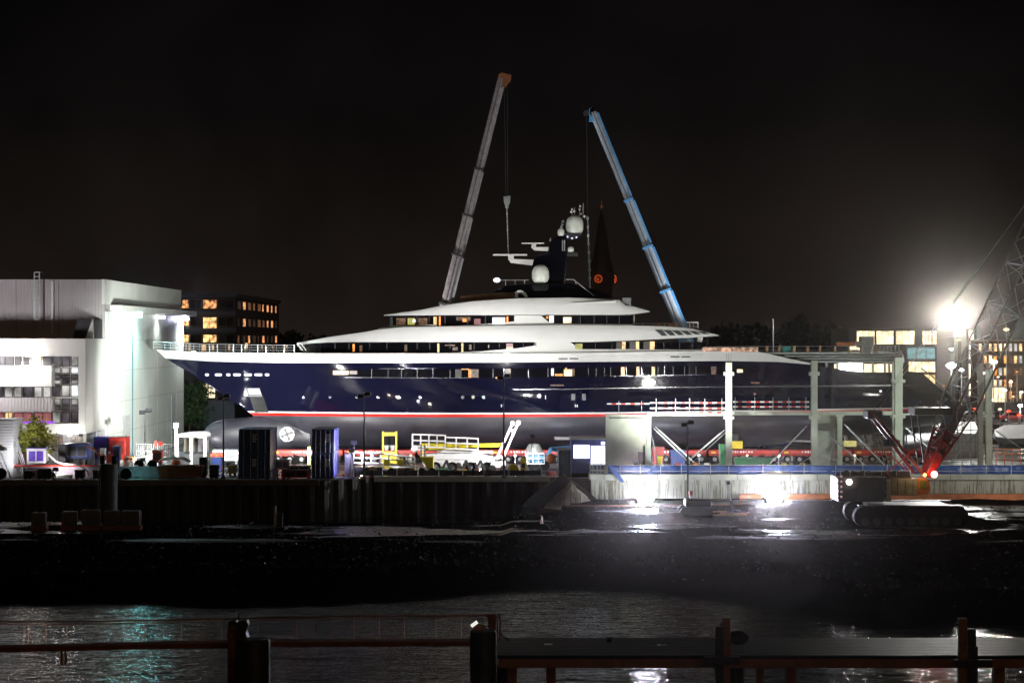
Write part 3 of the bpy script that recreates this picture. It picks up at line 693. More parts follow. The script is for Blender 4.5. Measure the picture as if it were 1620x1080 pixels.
# ------------------------------------------------------------------ trailers under the yacht
def make_trailer(x0, first=False):
    t = T('heavy_trailer', 'red heavy transport trailer under the bow, leftmost of the row under the hull', 'trailer', (x0, 234.8, YARD), 'red trailers carrying the yacht')
    b = MB(); b.box(x0, x0+8.3, 233.8, 236.2, YARD+1.05, YARD+1.48); b.box(x0+.1, x0+8.2, 234.5, 235.5, YARD+.75, YARD+1.05)
    b.build('deck', M['red'], t, bevel=.03)
    b = MB()
    for k in range(9):
        a = x0+2.4+k*.32; b.box(a, a+(.2 if k % 3 else .1), 233.79, 233.8, YARD+1.18, YARD+1.38)
    b.build('side_lettering', M['white'], t)
    b = MB(); b.box(x0+.3, x0+.8, 233.75, 233.8, YARD+1.1, YARD+1.3); b.build('marker_plate', M['yellow'], t)
    for k in range(6):
        x = x0+.7+k*1.4
        b = MB(); b.prism_y([(x-.3, YARD+1.05), (x+.3, YARD+1.05), (x+.42, YARD+.5), (x+.2, YARD+.4), (x-.1, YARD+.7)], 234.0, 234.2); b.build('axle_arm', M['dark_red'], t)
        b = MB(); b.cyl((x, 233.7, YARD+.42), (x, 234.3, YARD+.42), .42, n=16); wh = b.build('wheel', M['black'], t)
        b = MB(); b.cyl((x, 233.66, YARD+.42), (x, 233.72, YARD+.42), .24, n=12); b.build('rim', M['grey'], wh)
    return t
tr0 = make_trailer(X(432, 235))
for k in range(1, 9):
    lab = ['', 'red trailer between the two blue container stacks, second from the bow', 'red trailer behind the yellow dock stand, third from the bow', 'red trailer behind the white boom lift basket, fourth from the bow', 'red trailer behind the yellow lift boom, fifth from the bow', 'red trailer behind the pale concrete panel, sixth from the bow',
           'red trailer with yellow box between panel and first column, seventh from the bow', 'red trailer right of the first concrete column, eighth from the bow', 'red trailer under the stern, last of the row'][k]
    dup(tr0, (X(432, 235)+k*8.55, 234.8, YARD), lab)
# dock stands and cradle blocks
t = T('dock_stand', 'yellow framed dock stand with black cylinders leaning on the grey hull', 'stand', (X(616, 233), 232.8, YARD))
b = MB(); 
for px in (606, 627): b.box(X(px, 232.8)-.1, X(px, 232.8)+.1, 232.6, 233, YARD+1.4, Z(682, 232.8))
b.box(X(605, 232.8), X(628, 232.8), 232.55, 233.05, Z(689, 232.8), Z(683.5, 232.8)); b.box(X(605, 232.8), X(628, 232.8), 232.55, 233.05, YARD, YARD+1.4); b.build('frame', M['yellow'], t)
for px in (611.5, 621.5):
    b = MB(); b.cyl(P(px, 690, 232.8), P(px, 704, 232.8), .3, n=12); b.build('jack', M['black'], t)
    b = MB(); b.cyl(P(px, 704, 232.8), P(px, 712, 232.8), .36, .2, n=12); b.build('jack_foot', M['galv'], t)
b = MB(); b.box(X(1150, 233), X(1174, 233), 232.4, 233.4, Z(709, 233), Z(697, 233)); 
t = T('power_pack', 'yellow power pack with a black top beside the first concrete column', 'power pack', (X(1162, 233), 233, YARD+1.5)); b.build('housing', M['yellow'], t, bevel=.05)
b = MB(); b.box(X(1156, 233), X(1168, 233), 232.5, 233.3, Z(697, 233), Z(686, 233)); b.build('exhaust_box', M['dark'], t, bevel=.04)
b = MB(); b.box(X(1335, 231), X(1355, 231), 231, 231.2, Z(706, 231), Z(697, 231)); tag(b.build('hoarding_sign', G['yellow']), 'small yellow panel low on the hull right of the second column', 'sign')
# timber blocks under trailers' front
for px, lab in ((940, 'yellow bollard post between the blue container stacks'),):
    pass
b = MB(); b.box(X(487, 231), X(491.5, 231), 230.8, 231.1, YARD, Z(706, 231)); tag(b.build('marker_post', M['yellow']), 'thin yellow marker post left of the second blue container stack', 'post')

# ------------------------------------------------------------------ container stacks
def container(px0, px1, z0, Y, label, rz, m=M['container'], L=6.06, group=None):
    x0, x1 = X(px0, Y), X(px1, Y); W_ = x1-x0
    t = T('shipping_container', label, 'container', ((x0+x1)/2, Y+L/2, z0), group)
    H = 2.55; y0, y1 = Y, Y+L
    b = MB()
    # corrugated long sides
    for x, s in ((x0+.06, 1), (x1-.06, -1)):
        n = int(L/.14); pr = []
        for i in range(n+1):
            o = [0, .04, .04, 0][i % 4]*s; pr.append((x+o, y0+.12+(L-.24)*i/n))
        b.grid([[(p[0], p[1], z0+.15) for p in pr], [(p[0], p[1], z0+H-.1) for p in pr]])
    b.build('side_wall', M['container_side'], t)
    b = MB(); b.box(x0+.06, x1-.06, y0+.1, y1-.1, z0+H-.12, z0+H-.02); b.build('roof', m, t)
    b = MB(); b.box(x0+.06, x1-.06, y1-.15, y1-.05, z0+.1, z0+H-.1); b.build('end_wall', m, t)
    b = MB()
    for x in (x0, x1-.16):
        for y in (y0, y1-.16): b.box(x, x+.16, y, y+.16, z0, z0+H)
    for y in (y0+.01, y1-.15): b.box(x0+.16, x1-.16, y, y+.14, z0, z0+.15); b.box(x0+.16, x1-.16, y, y+.14, z0+H-.12, z0+H)
    for x in (x0+.01, x1-.13): b.box(x, x+.12, y0+.16, y1-.16, z0, z0+.15); b.box(x, x+.12, y0+.16, y1-.16, z0+H-.12, z0+H)
    b.build('frame', m, t)
    for a, c in ((x0+.16, (x0+x1)/2-.01), ((x0+x1)/2+.01, x1-.16)):
        b = MB(); n = 9; pr = []
        for i in range(n+1): pr.append((a+(c-a)*i/n, y0+.06+[0, .035, .035, 0][i % 4]))
        b.grid([[(p[0], p[1], z0+.16) for p in pr], [(p[0], p[1], z0+H-.13) for p in pr], [(p[0], p[1]+.08, z0+H-.13) for p in pr]])
        d = b.build('door', m, t)
        b = MB()
        for f in (.25, .75):
            x = a+(c-a)*f; b.cyl((x, y0+.0, z0+.12), (x, y0+.0, z0+H-.1), .025, n=6); b.box(x-.08, x+.02, y0-.03, y0+.02, z0+1.0, z0+1.08)
        b.build('locking_bar', M['galv'], d)
    b = MB()
    for k in range(4): b.box(x0+1.45, x0+1.45+.45-.1*(k % 2), y0+.03, y0+.05, z0+1.9-k*.22, z0+2.02-k*.22)
    b.build('code_plate', M['white'], t)
    return t
gc = 'blue containers stacked in pairs on the quay'
cY = 207.5
container(377, 427, YARD, cY, 'dark blue container, bottom of the left stack beside the bow', 0, L=6.06, group=gc)
container(377.5, 427.5, YARD+2.57, cY, 'dark blue container, top of the left stack with a lit blue roof edge', 0, L=6.06, group=gc)
container(493, 528, YARD, cY, 'dark blue container, bottom of the right stack with violet lit side', 0, L=6.06, group=gc)
container(493.5, 528.5, YARD+2.57, cY, 'dark blue container, top of the right stack with violet lit side', 0, L=6.06, group=gc)

# ------------------------------------------------------------------ lamp posts and lights
def mast_lamp(px, ytop, Y, zb, label, tx, tz, power, two=True, aim_y=234, col=(.98, .99, .94), arm=.5, angle=125, lit=True, r=.09):
    x = X(px, Y); zt = Z(ytop, Y)
    t = T('floodlight_post', label, 'lamp post', (x, Y, zb))
    b = MB(); b.cyl((x, Y, zb), (x, Y, zt), r*1.3, r*.7, n=8); b.build('pole', M['dark'], t)
    b = MB(); b.box(x-.25, x+.25, Y-.25, Y+.25, zb, zb+.25); b.build('base', M['concrete_dark'], t)
    heads = (-.35, .35) if two else (0,)
    for k, dx in enumerate(heads):
        hx = x+dx; hz = zt+.15+(.25 if k else 0)
        b = MB(); b.loft([[(hx-.28, Y-.12, hz-.16), (hx+.28, Y-.12, hz-.16), (hx+.28, Y-.12, hz+.2), (hx-.28, Y-.12, hz+.2)], [(hx-.36, Y+.22, hz-.26), (hx+.36, Y+.22, hz-.26), (hx+.36, Y+.22, hz+.22), (hx-.36, Y+.22, hz+.22)]])
        hd = b.build('lamp_head', M['dark'], t)
        b = MB(); b.box(hx-.3, hx+.3, Y+.225, Y+.24, hz-.2, hz+.16); b.build('lens', G['lamp'], hd)
    spot('beam', t, (x, Y+.7, zt+.2), (tx, aim_y, tz), power, col, angle, .8, .35)
    return t
FL = 12000
mast_lamp(353.5, 632, 207, YARD, 'slim dark floodlight post in front of the bulbous bow', X(430, 234), 19, FL*.7, angle=105)
fp = [o for o in COL.objects if o.get('label') == 'slim dark floodlight post in front of the bulbous bow'][0]
spot('hall_fill', fp, (X(353.5, 207)-.6, 207, 13.2), (-46, 262, 15), 80000, (.93, 1, .96), 75, .8, .4)  # extra beam added to brighten the hall's side wall
mast_lamp(576, 629, 206.5, YARD, 'slim dark floodlight post right of the second container stack', X(600, 234), 20, FL, angle=110)
mast_lamp(797, 600, 208.5, YARD, 'tall slim floodlight post in front of the white boom lift', X(810, 234), 21, FL*1.1, angle=115)
mast_lamp(1088, 674, 204, 1.9, 'twin headed floodlight post standing by the concrete basin wall', X(1060, 234), 21, FL*1.3, angle=115)
mast_lamp(1690, 520, 197, 1.8, 'tall floodlight post outside the right edge lighting the columns', X(1330, 212), 14, 15000, aim_y=212, col=(.88, 1, .9), angle=80)
rp_ = [o for o in COL.objects if o.get('label') == 'tall floodlight post outside the right edge lighting the columns'][0]
spot('wall_fill', rp_, (X(1625, 200), 199, 6.5), (X(1540, 208), 208, 3), 1500, (1, .97, .9), 130, .6, .3)  # second beam added to brighten the wall at far right
mast_lamp(229.5, 654, 219, YARD, 'short lamp post with two heads before the tall white hall', X(230, 260), 8, 900, aim_y=250)
# far-side work lights
def ground_light(px, py, Y, label, power, tgt, col=(1, .97, .95), angle=140, es=G['lamp']):
    p = P(px, py, Y); zb = YARD if Y > 206 else 1.8
    t = T('work_light', label, 'work light', (p.x, Y, zb))
    b = MB()
    for a in (0, 2.1, 4.2): b.beam((p.x+.5*math.cos(a), Y+.5*math.sin(a), zb), (p.x, Y, p.z-.3), .05)
    b.beam((p.x, Y, p.z-.35), (p.x, Y, p.z), .06); b.build('tripod', M['dark'], t)
    d = (Vector(tgt)-p).normalized(); 
    b = MB(); b.beam(p-d*.12, p+d*.1, .6, .4); hd = b.build('lamp_head', M['dark'], t)
    b = MB(); b.beam(p+d*.101, p+d*.12, .54, .34); b.build('lens', es, hd)
    spot('beam', t, p+d*.4, tgt, power, col, angle, .5, .2)
    return t
ground_light(468, 722, 226, 'low work light between the two blue container stacks', 7000, (X(470, 234), 234, 7), angle=160)
ground_light(310, 716, 236, 'low work light behind the white cabin under the bow', 900, (X(350, 240), 250, 5), angle=160)
ground_light(560, 700, 212, 'tall tripod light behind the right container stack lighting the yellow gear', 4500, (X(620, 225), 225, 5), angle=150)
ground_light(556, 712, 207.2, 'small bluish light added to brighten the violet side of the right stack', 2600, (X(530, 209), 209.5, 7), (.6, .55, 1), 140)  # light added so the container side shows violet
ground_light(842, 690, 214, 'tripod work light by the blue articulated lift', 9000, (X(700, 222), 221, 5.5), angle=150)
ground_light(1050, 722, 228, 'low work light behind the concrete panel props', 900, (X(1080, 234), 236, 7), (.8, .85, 1), 150)
ground_light(885, 728, 226, 'low bluish work light left of the blue site office', 1200, (X(880, 234), 234, 8), (.75, .8, 1), 160)

# light towers that face the camera, on the low ground by the basin wall
def light_tower(px, py, Y, label, power):
    c = P(px, py-9, Y); zb = bank_z(c.x, Y)
    t = T('light_tower', label, 'light tower', (c.x, Y, zb-.05))
    b = MB(); b.box(c.x-1.0, c.x+1.0, Y+.6, Y+1.8, zb+.25, zb+.75); b.build('generator_body', M['dark'], t, bevel=.08)
    for s in (-.7, .7):
        b = MB(); b.cyl((c.x+s, Y+.5, zb+.3), (c.x+s, Y+.62, zb+.3), .32, n=14); b.build('wheel', M['black'], t)
    b = MB(); b.cyl((c.x, Y+.2, zb), (c.x, Y+.2, c.z+.4), .07, n=8); b.beam((c.x-1.1, Y, c.z), (c.x+1.1, Y, c.z), .07); b.build('mast', M['galv'], t)
    for k in range(7):
        a_ = k*math.pi/3; dx, dz = (0, 0) if k == 6 else (.78*math.cos(a_), .62*math.sin(a_))
        q = Vector((c.x+dx, Y-.12, c.z+dz))
        b = MB(); b.cyl((q.x, Y+.12, q.z), (q.x, Y-.164, q.z), .18, .34, n=18)
        hd = b.build('lamp_head', M['dark'], t)
        b = MB(); b.cyl((q.x, Y-.19, q.z), (q.x, Y-.165, q.z), .33, n=20); b.build('lens', G['tower'], hd)
    spot('back_beam', t, (c.x, Y+.4, c.z), (c.x, Y+10, c.z+5), power, (.93, .97, 1), 168, .3, .5)
    return t
light_tower(1021, 790, 203.2, 'blazing floodlight tower facing the water, left of the two', 1700)
light_tower(1225, 790, 203.2, 'blazing floodlight tower facing the water, right of the two', 1700)

# ------------------------------------------------------------------ left: white hall
HY, HYb = 225.0, 277.5
hx = X(165, HY); ht = Z(442, HY)
hall = T('shipyard_hall', 'tall white shipyard hall with ribbed grey front and bright side wall', 'hall', (hx-20, HY+20, YARD))
b = MB(); b.box(hx-60, hx, HY, HYb, YARD, Z(481, HY)); b.build('main_volume', M['cladding'], hall)
b = MB(); b.box(hx-60, hx-.3, HY, HY+.5, Z(481, HY), ht); b.box(hx-60, hx-.3, HY+.5, HYb-1, Z(481, HY), ht-.6); b.build('upper_front', M['cladding'], hall)
b = MB(); b.box(hx-.3, hx+.05, HY-.02, HYb-.5, Z(481, HY), ht+.02); b.build('upper_side', M['cladding_white'], hall)
for k in range(4):
    zz = YARD+3.6*(k+1); b = MB(); b.box(hx+.25, hx+.262, HY+.4, HYb+.3, zz, zz+.05); b.build('panel_joint', M['concrete'], hall)
for k in range(7):
    yy = HY+3+k*7.3; b = MB(); b.box(hx+.25, hx+.265, yy, yy+.06, YARD, Z(493, HY)); b.build('panel_joint', M['concrete'], hall)
for k in range(12):
    b = MB(); b.box(hx-58+k*4.8, hx-57.93+k*4.8, HY-.03, HY+.0, Z(534, HY), ht); b.build('panel_joint', M['grey'], hall)
b = MB(); b.box(hx+.002, hx+.25, HY+.35, HYb+.4, YARD, Z(492, HY)); sw = b.build('door_wall', M['cladding_white'], hall)
b = MB(); b.box(hx-.02, hx+1.35, HY+3.2, HYb+5.0, Z(491.5, HY), Z(481.5, HY)); b.build('canopy', M['cladding_white'], hall, bevel=.05)
b = MB(); yj = HY/((810-205.5)/(810-165)); b.box(hx+.25, hx+.33, yj, yj+.25, YARD, Z(493, HY)); b.build('door_seam', mat('teal_seam_shade', (.02, .16, .2), .5), hall)  # teal shadow along the seam is put into its colour
def at_side(px): return (hx)*K/(px-810)      # depth of a point on the side plane seen at px
for px, p_ in ((207, 3500), (283, 6500), (184, 1500), (245, 900)):
    y = at_side(px); z = Z(493, HY)-.35
    b = MB(); b.box(hx+.45, hx+1.25, y-.4, y+.4, z-.1, z+.25); b.build('wall_lamp', glow_mat('teal_wall_lamp', (.25, .95, 1), 260) if px == 207 else glow_mat('violet_white_wall_lamp', (.72, .68, 1), 200) if px == 283 else G['lamp_soft'], hall)
    spot('wall_beam', hall, (hx+1.6, y, z-.1), (hx+1.2, y, YARD), p_, (.55, 1, .93) if px == 207 else (.9, 1, .96), 165, .8, .4)
b = MB(); y = at_side(190); b.box(hx+.26, hx+.3, y, at_side(203)-.5, YARD, Z(655, 240)); b.build('side_door', mat('pale_side_door', (.6, .6, .58), .5), hall)
b = MB(); y = at_side(268); b.box(hx+.26, hx+.3, y, y+3, YARD, YARD+7); b.build('side_door', mat('pale_side_door', (.62, .62, .6), .5), hall)
b = MB(); b.beam((X(83, HY-.1), HY-.12, Z(527, HY)), (X(83, HY-.1), HY-.12, Z(445, HY)), .25); b.build('drainpipe', M['white'], hall)
# roof ladder
lx0, lx1 = X(54, HY-1), X(62, HY-1); b = MB()
for x in (lx0, lx1): b.beam((x, HY-.9, Z(512, HY)), (x, HY-.9, Z(431, HY)), .12)
for k in range(13): z = Z(512, HY)+(Z(431, HY)-Z(512, HY))*k/12; b.beam((lx0, HY-.9, z), (lx1, HY-.9, z), .09)
b.beam((lx0, HY-.9, Z(431, HY)), (lx0, HY+1, Z(431, HY)), .1); b.beam((lx1, HY-.9, Z(431, HY)), (lx1, HY+1, Z(431, HY)), .1); b.build('roof_ladder', M['galv'], hall)
# lower office wing in front
OY = 214.5; ox = X(135, OY); oz = Z(535.5, OY)
wing = T('office_wing', 'low pale office wing with wide window strips before the tall hall', 'office', (ox-20, OY+5, YARD))
zb_ = Z(686, OY)
b = MB(); b.box(ox-50, ox, OY, HY-.05, oz-1.9, oz); b.box(ox-50, ox, OY, HY-.05, zb_, Z(670, OY)); b.box(X(124.5, OY), ox, OY, HY-.06, Z(670, OY), oz-1.9); b.box(ox-50, X(124.5, OY), OY+1.2, HY-.06, Z(670, OY), oz-1.9); b.build('wall', M['cladding_white'], wing)
b = MB(); b.box(ox-50, ox-1, OY+1.4, HY-.1, YARD, zb_); b.build('ground_floor', M['grey'], wing)
b = MB(); b.box(ox-48, ox-2, OY+2, HY-.3, oz, oz+.05); b.build('roof', M['roofing'], wing)
b = MB(); b.prism_y([(X(118, 220), oz), (X(126, 220), Z(505, 220)), (X(148, 220), Z(505, 220)), (X(148, 220), oz)], 219, 224.8); b.build('roof_cowl', M['dark'], wing)
b = MB(); b.prism_y([(X(137, 219), oz), (X(148, 219), Z(504, 219)), (X(149, 219), oz)], 218.4, 219); b.build('cowl_cheek', M['cladding_white'], wing)
b = MB(); b.box(ox-50, X(82, OY-.3), OY-.5, OY+1.2, Z(611, OY), Z(578, OY)); b.build('balcony_panel', M['cladding_white'], wing)
b = MB(); b.box(ox-50, X(82, OY-.3), OY-.5, OY+1.2, Z(651, OY), Z(629, OY)); b.build('balcony_panel', M['cladding'], wing)
def win(px0, px1, y0, y1, g, nm=1, Yw=OY+1.18, parent=wing, fr=M['dark']):
    b = MB(); b.box(X(px0, Yw), X(px1, Yw), Yw-.03, Yw+.02, Z(y1, Yw), Z(y0, Yw)); wd = b.build('window', g, parent)
    b = MB(); x0, x1 = X(px0, Yw), X(px1, Yw); f = .07
    for x in [x0, x1-f]+[x0+(x1-x0)*k/nm-f/2 for k in range(1, nm)]: b.box(x, x+f, Yw-.09, Yw-.03, Z(y1, Yw), Z(y0, Yw))
    b.box(x0+f, x1-f, Yw-.085, Yw-.03, Z(y0, Yw)-f, Z(y0, Yw)); b.box(x0+f, x1-f, Yw-.085, Yw-.03, Z(y1, Yw), Z(y1, Yw)+f)
    b.build('frame', fr, wd); return wd
M['glass_room'] = mat('dark_room_glass', (.03, .028, .03), .12, var=.5)
G['room'] = glow_mat('dim_office', (.75, .72, .7), .55, .8, .5)
G['room2'] = glow_mat('dim_office_dark', (.6, .5, .6), .10, .9, .8)
for a, c, g in ((0, 8, 'room2'), (8, 22, 'room2'), (24, 34, 'room2'), (37, 47, 'room2'), (49, 66, 'warm_bright'), (68, 81, 'room2')): win(a, c, 562, 577.5, G[g])
for a, c, g in ((-20, 6, 'room2'), (7, 20, 'room'), (22, 35, 'room'), (36, 53, 'room2'), (54, 67, 'room'), (68, 81, 'room')): win(a, c, 611, 628.5, G[g])
for a, c, g in ((-20, 7, 'pink'), (8, 20, 'warm'), (22, 51, 'pink'), (54, 82, 'pink')): win(a, c, 652, 669.5, G[g], 2)
b = MB(); b.box(X(20, OY), X(82, OY), OY+1.0, OY+1.1, Z(670, OY), Z(667, OY)); b.build('violet_strip', G['violet'], wing)
for r_, (y0, y1, gs) in enumerate([(560, 579.5, ('room2', 'room2', 'room')), (581, 590.5, ('room', 'room', 'white_win')), (592, 599.5, ('room2', 'room2', 'room2')), (601, 607, ('room', 'room2', 'room')), (609, 627, ('room2', 'room', 'white_win')), (630, 640, ('room', 'room2', 'room')), (641, 649, ('room2', 'room2', 'room2')), (651, 669, ('room', 'room2', 'room2'))]):
    for (a, c), g in zip(((83, 96), (97.5, 111), (112.5, 124)), gs): win(a, c, y0, y1, G[g])
b = MB(); b.box(X(40, OY), X(60, OY), OY-.4, OY+.5, Z(562.2, OY), Z(559.5, OY)); b.build('soffit_lamp', glow_mat('warm_soffit_lamp', (1, .85, .75), 110), wing)
spot('soffit_beam', wing, (X(50, OY), OY-1.2, Z(560, OY)), (X(40, OY), OY+.5, YARD+6), 1500, (1, .98, .95), 150, .6, .3)
b = MB(); b.box(X(103, OY), X(109, OY), OY+1.2, OY+1.4, Z(690, OY), Z(687, OY)); b.build('soffit_lamp', G['lamp_soft'], wing)
point('porch_light', wing, (X(105, 213), 213.6, Z(692, 213)), 350, (1, .95, .9))
for a, c in ((83, 90), (92, 99), (112, 120), (122, 131)): win(a, c, 690, 712, G['dim'], 1, OY+1.38)
b = MB(); b.box(X(26, 213), X(30, 213), OY+1.2, OY+1.36, YARD, zb_); b.box(X(137, 216)-.3, X(137, 216), OY+1.2, OY+1.5, YARD, zb_); b.build('porch_column', M['concrete'], wing)
# flood light added out of view, left of frame edge, to brighten both fronts
mast_lamp(-75, 560, 196.5 if False else 208.0, YARD, 'tall floodlight post added outside the left edge to light both pale fronts', X(90, 220), 17, 6500, aim_y=224, col=(1, .93, .97), angle=150)

# ------------------------------------------------------------------ dark apartment block behind the bow
AY = 330.0; ax0, ax1 = X(240, AY), X(372, AY); az = Z(464.5, AY)
ap = T('apartment_block', 'dark flat-roofed apartment block with orange lit windows behind the bow', 'apartment block', (ax1-8, AY+20, YARD))
b = MB(); b.box(ax0, ax1, AY, AY+62, YARD, az-.6); b.build('wall', M['brick_dark'], ap)
b = MB(); b.box(ax0-.3, ax1+.4, AY-.3, AY+62.3, az-.55, az); b.build('roof', M['slate_blue'], ap)
for yy in (492, 519): 
    b = MB(); b.box(ax0, ax1+.15, AY-.15, AY-.001, Z(yy+6.5, AY), Z(yy, AY)); b.build('floor_band', M['slate_blue'], ap)
gs = {'w': G['warm'], 'b': G['warm_bright'], 'd': G['dimmer']}
AP = glow_mat('orange_flat_window', (1, .42, .16), .9, .9, 1.6); AP2 = glow_mat('yellow_flat_window', (1, .58, .22), 1.3, .8, 1.3)
for (y0, y1), cols in (((474, 488.5), AP), ((501.5, 522), AP2), ((529, 542), AP2)):
    for a, c in ((288, 299), (321, 343)): win(a, c, y0, y1 if a > 300 else min(y1, y0+14), cols, 2, AY-.03, ap)
    for a, c in ((301, 319), (345, 370)): win(a, c, y0, y0+14, M['dark_glass'], 2, AY-.03, ap)
    # side facade (recedes): windows along Y
    for k in range(9):
        y = AY+3+k*6.6; dz0, dz1 = Z(y0, AY)-.2, Z(y0+14, AY)
        g = random.choice([G['dim'], AP, G['dimmer'], AP, G['dimmer'], G['dim']])
        b = MB(); b.box(ax1+.01, ax1+.06, y, y+random.uniform(1.2, 3.8), dz1, dz0); b.build('window', g, ap)
        b = MB(); b.box(ax1+.01, ax1+.12, y+4.6, y+4.8, dz1, dz0); b.build('window_post', M['dark'], ap)
b = MB(); b.box(X(322, AY), X(340, AY), AY-.05, AY-.01, Z(629, AY), Z(607, AY)); b.build('window', G['warm_bright'], ap)
win(323, 346, 634, 648, M['glass_room'], 2, AY-.05, ap, M['white'])
b = MB(); b.box(X(322, AY), X(373, AY), AY-1.5, AY-.1, Z(700, AY), Z(633, AY)); b.build('lower_facade', M['slate_blue'], ap)
b = MB(); b.box(X(288, 328), X(321.7, 328), AY-2, AY-.1, YARD, Z(575, 328)); b.build('dark_annex', M['dark'], ap)

# ------------------------------------------------------------------ trees
def tree(name, label, c, h, r, m, nleaf=1500, clumps=9, trunk=.3, leaf=.25, seed=1, group=None, cone=False):
    rnd = random.Random(seed); c = Vector(c); t = T(name, label, 'tree', c, group)
    b = MB(); b.cyl(c, c+Vector((rnd.uniform(-.05, .05)*h, 0, h*.6)), trunk, trunk*.4, n=8)
    cl = []
    for k in range(clumps):
        a = rnd.uniform(0, 6.28); f = rnd.uniform(.25, 1); zz = rnd.uniform(.35, .95)
        rad = r*(1-zz)*1.15 if cone else r*math.sin(math.pi*min(1, zz))**.6
        p = c+Vector((math.cos(a)*rad*f*.7, math.sin(a)*rad*f*.7, zz*h)); cl.append((p, (r*.25 if cone else r*rnd.uniform(.28, .48))))
        b.cyl(c+Vector((0, 0, h*zz*.55)), p, trunk*.35, trunk*.1, n=5)
    b.build('trunk', M['bark'], t)
    b = MB(); vs = []; fs = []
    for k in range(nleaf):
        p, rr = rnd.choice(cl); d = Vector((rnd.gauss(0, 1), rnd.gauss(0, 1), rnd.gauss(0, .8))).normalized()*rr*rnd.uniform(.35, 1.1); q = p+d
        u = Vector((rnd.gauss(0, 1), rnd.gauss(0, 1), rnd.gauss(0, 1))).normalized()*leaf*rnd.uniform(.5, 1.2); v = u.cross(Vector((rnd.gauss(0, 1), rnd.gauss(0, 1), rnd.gauss(0, 1)))).normalized()*leaf*rnd.uniform(.4, .9)
        n = len(vs); vs += [q-u, q+v, q+u, q-v]; fs.append((n, n+1, n+2, n+3))
    b.add(vs, fs); b.build('crown', m, t)
    return t
tree('young_tree', 'bright yellow-green young tree in front of the office windows', (X(52, 211), 211, YARD), 5.9, 2.6, M['leaf_yellow'], 2600, 14, .12, .16, 3)
tree('conifer', 'dark pointed conifer silhouette beyond the yacht stern', (X(1265, 420), 420, YARD), Z(497, 420)-YARD, 4.2, M['leaf_dark'], 1500, 22, .5, .8, 5, cone=True)
words = ['broad crown just right of the dark apartment block', 'low crown next right of it, before the yacht roofline', 'small crown nearest the yacht wheelhouse', 'first crown right of the blue crane foot', 'second crown right of the blue crane foot, slightly higher', 'low wide crown between the crane and the flagstaff',
         'crown just left of the flagstaff', 'crown right of the flagstaff and left of the pointed conifer', 'crown touching the left side of the pointed conifer', 'crown right of the pointed conifer', 'crown next to the lit top floor of the right building']
for k, (px, py, r_) in enumerate([(460, 531, 7), (500, 536, 7), (545, 540, 6), (1125, 525, 7), (1150, 521, 8), (1178, 527, 8), (1205, 521, 7), (1232, 520, 7), (1250, 512, 7), (1290, 518, 7), (1322, 516, 6)]):
    Yt = 430+(k % 3)*14
    tree('broadleaf_tree', 'far dark tree, '+words[k], (X(px, Yt), Yt, YARD), Z(py, Yt)-YARD, r_, M['leaf_dark'], 900, 9, .5, .8, 20+k, 'dark trees on the skyline')
tree('shrub', 'dark green shrub beside the grey annex under the bow', (X(300, 300), 300, YARD), 7.5, 5, M['leaf_mid'], 1200, 8, .2, .35, 40)

# ------------------------------------------------------------------ church
ch = T('church_tower', 'dark church tower with a slim spire and two orange ringed clocks', 'church tower', (X(956, 600), 600, YARD))
Y = 600; x0, x1 = X(936, Y), X(969, Y)
b = MB(); b.box(x0, x1, Y, Y+7, YARD, Z(431, Y)); b.build('tower', mat('dark_stone', (.10, .085, .08), .9), ch)
cx, cy = (x0+x1)/2, Y+3.5; q = mat('slate_spire', (.09, .085, .09), .8)
b = MB(); b.loft([[(cx+r*math.cos(a), cy+r*math.sin(a), z) for a in [math.pi/4*k+math.pi/8 for k in range(8)]] for r, z in ((3.6, Z(431, Y)), (2.9, Z(408, Y)), (2.1, Z(385, Y)), (.9, Z(345, Y)), (.1, Z(328, Y)))]); sp_ = b.build('spire', q, ch)
b = MB(); b.sphere((cx, cy, Z(326, Y)), .5, n=8, m=6); b.cyl((cx, cy, Z(326, Y)), (cx, cy, Z(316, Y)), .12, n=5); b.build('finial', mat('gilt_finial', (.5, .25, .1), .4, emit=(1, .4, .15), es=.05), sp_)
for (dx, dy) in ((-3, -3), (3, -3), (-3, 3), (3, 3)):
    b = MB(); b.cyl((cx+dx, cy+dy, Z(431, Y)), (cx+dx, cy+dy, Z(415, Y)), .6, .05, n=6); b.build('pinnacle', q, ch)
def clock(c, u):
    b = MB(); v = Vector((0, 0, 1)); n_ = Vector(u).cross(v); 
    for k in range(12):
        a = k*math.pi/6; p = Vector(c)+(Vector(u)*math.cos(a)+v*math.sin(a))*1.05; b.sphere(p, .17, n=6, m=4)
    b.beam(Vector(c), Vector(c)-Vector(u)*.6+v*.1, .16); b.beam(Vector(c), Vector(c)-Vector(u)*.1-v*.65, .14)
    b.split('clock_light', G['orange'], ch)
clock((X(945, Y)+.3, Y-.15, Z(441, Y)), (1, 0, 0)); 
b = MB(); b.box(X(969, Y)-.01, X(969, Y)+.6, Y+.7, Y+6, Z(450, Y), Z(433, Y)); b.build('tower_buttress', q, ch)
clock((X(969, Y)+.75, Y+3.0, Z(441, Y)), (-.45, .9, 0))
for o in ch.children:
    if o.name.startswith('clock_face'): pass

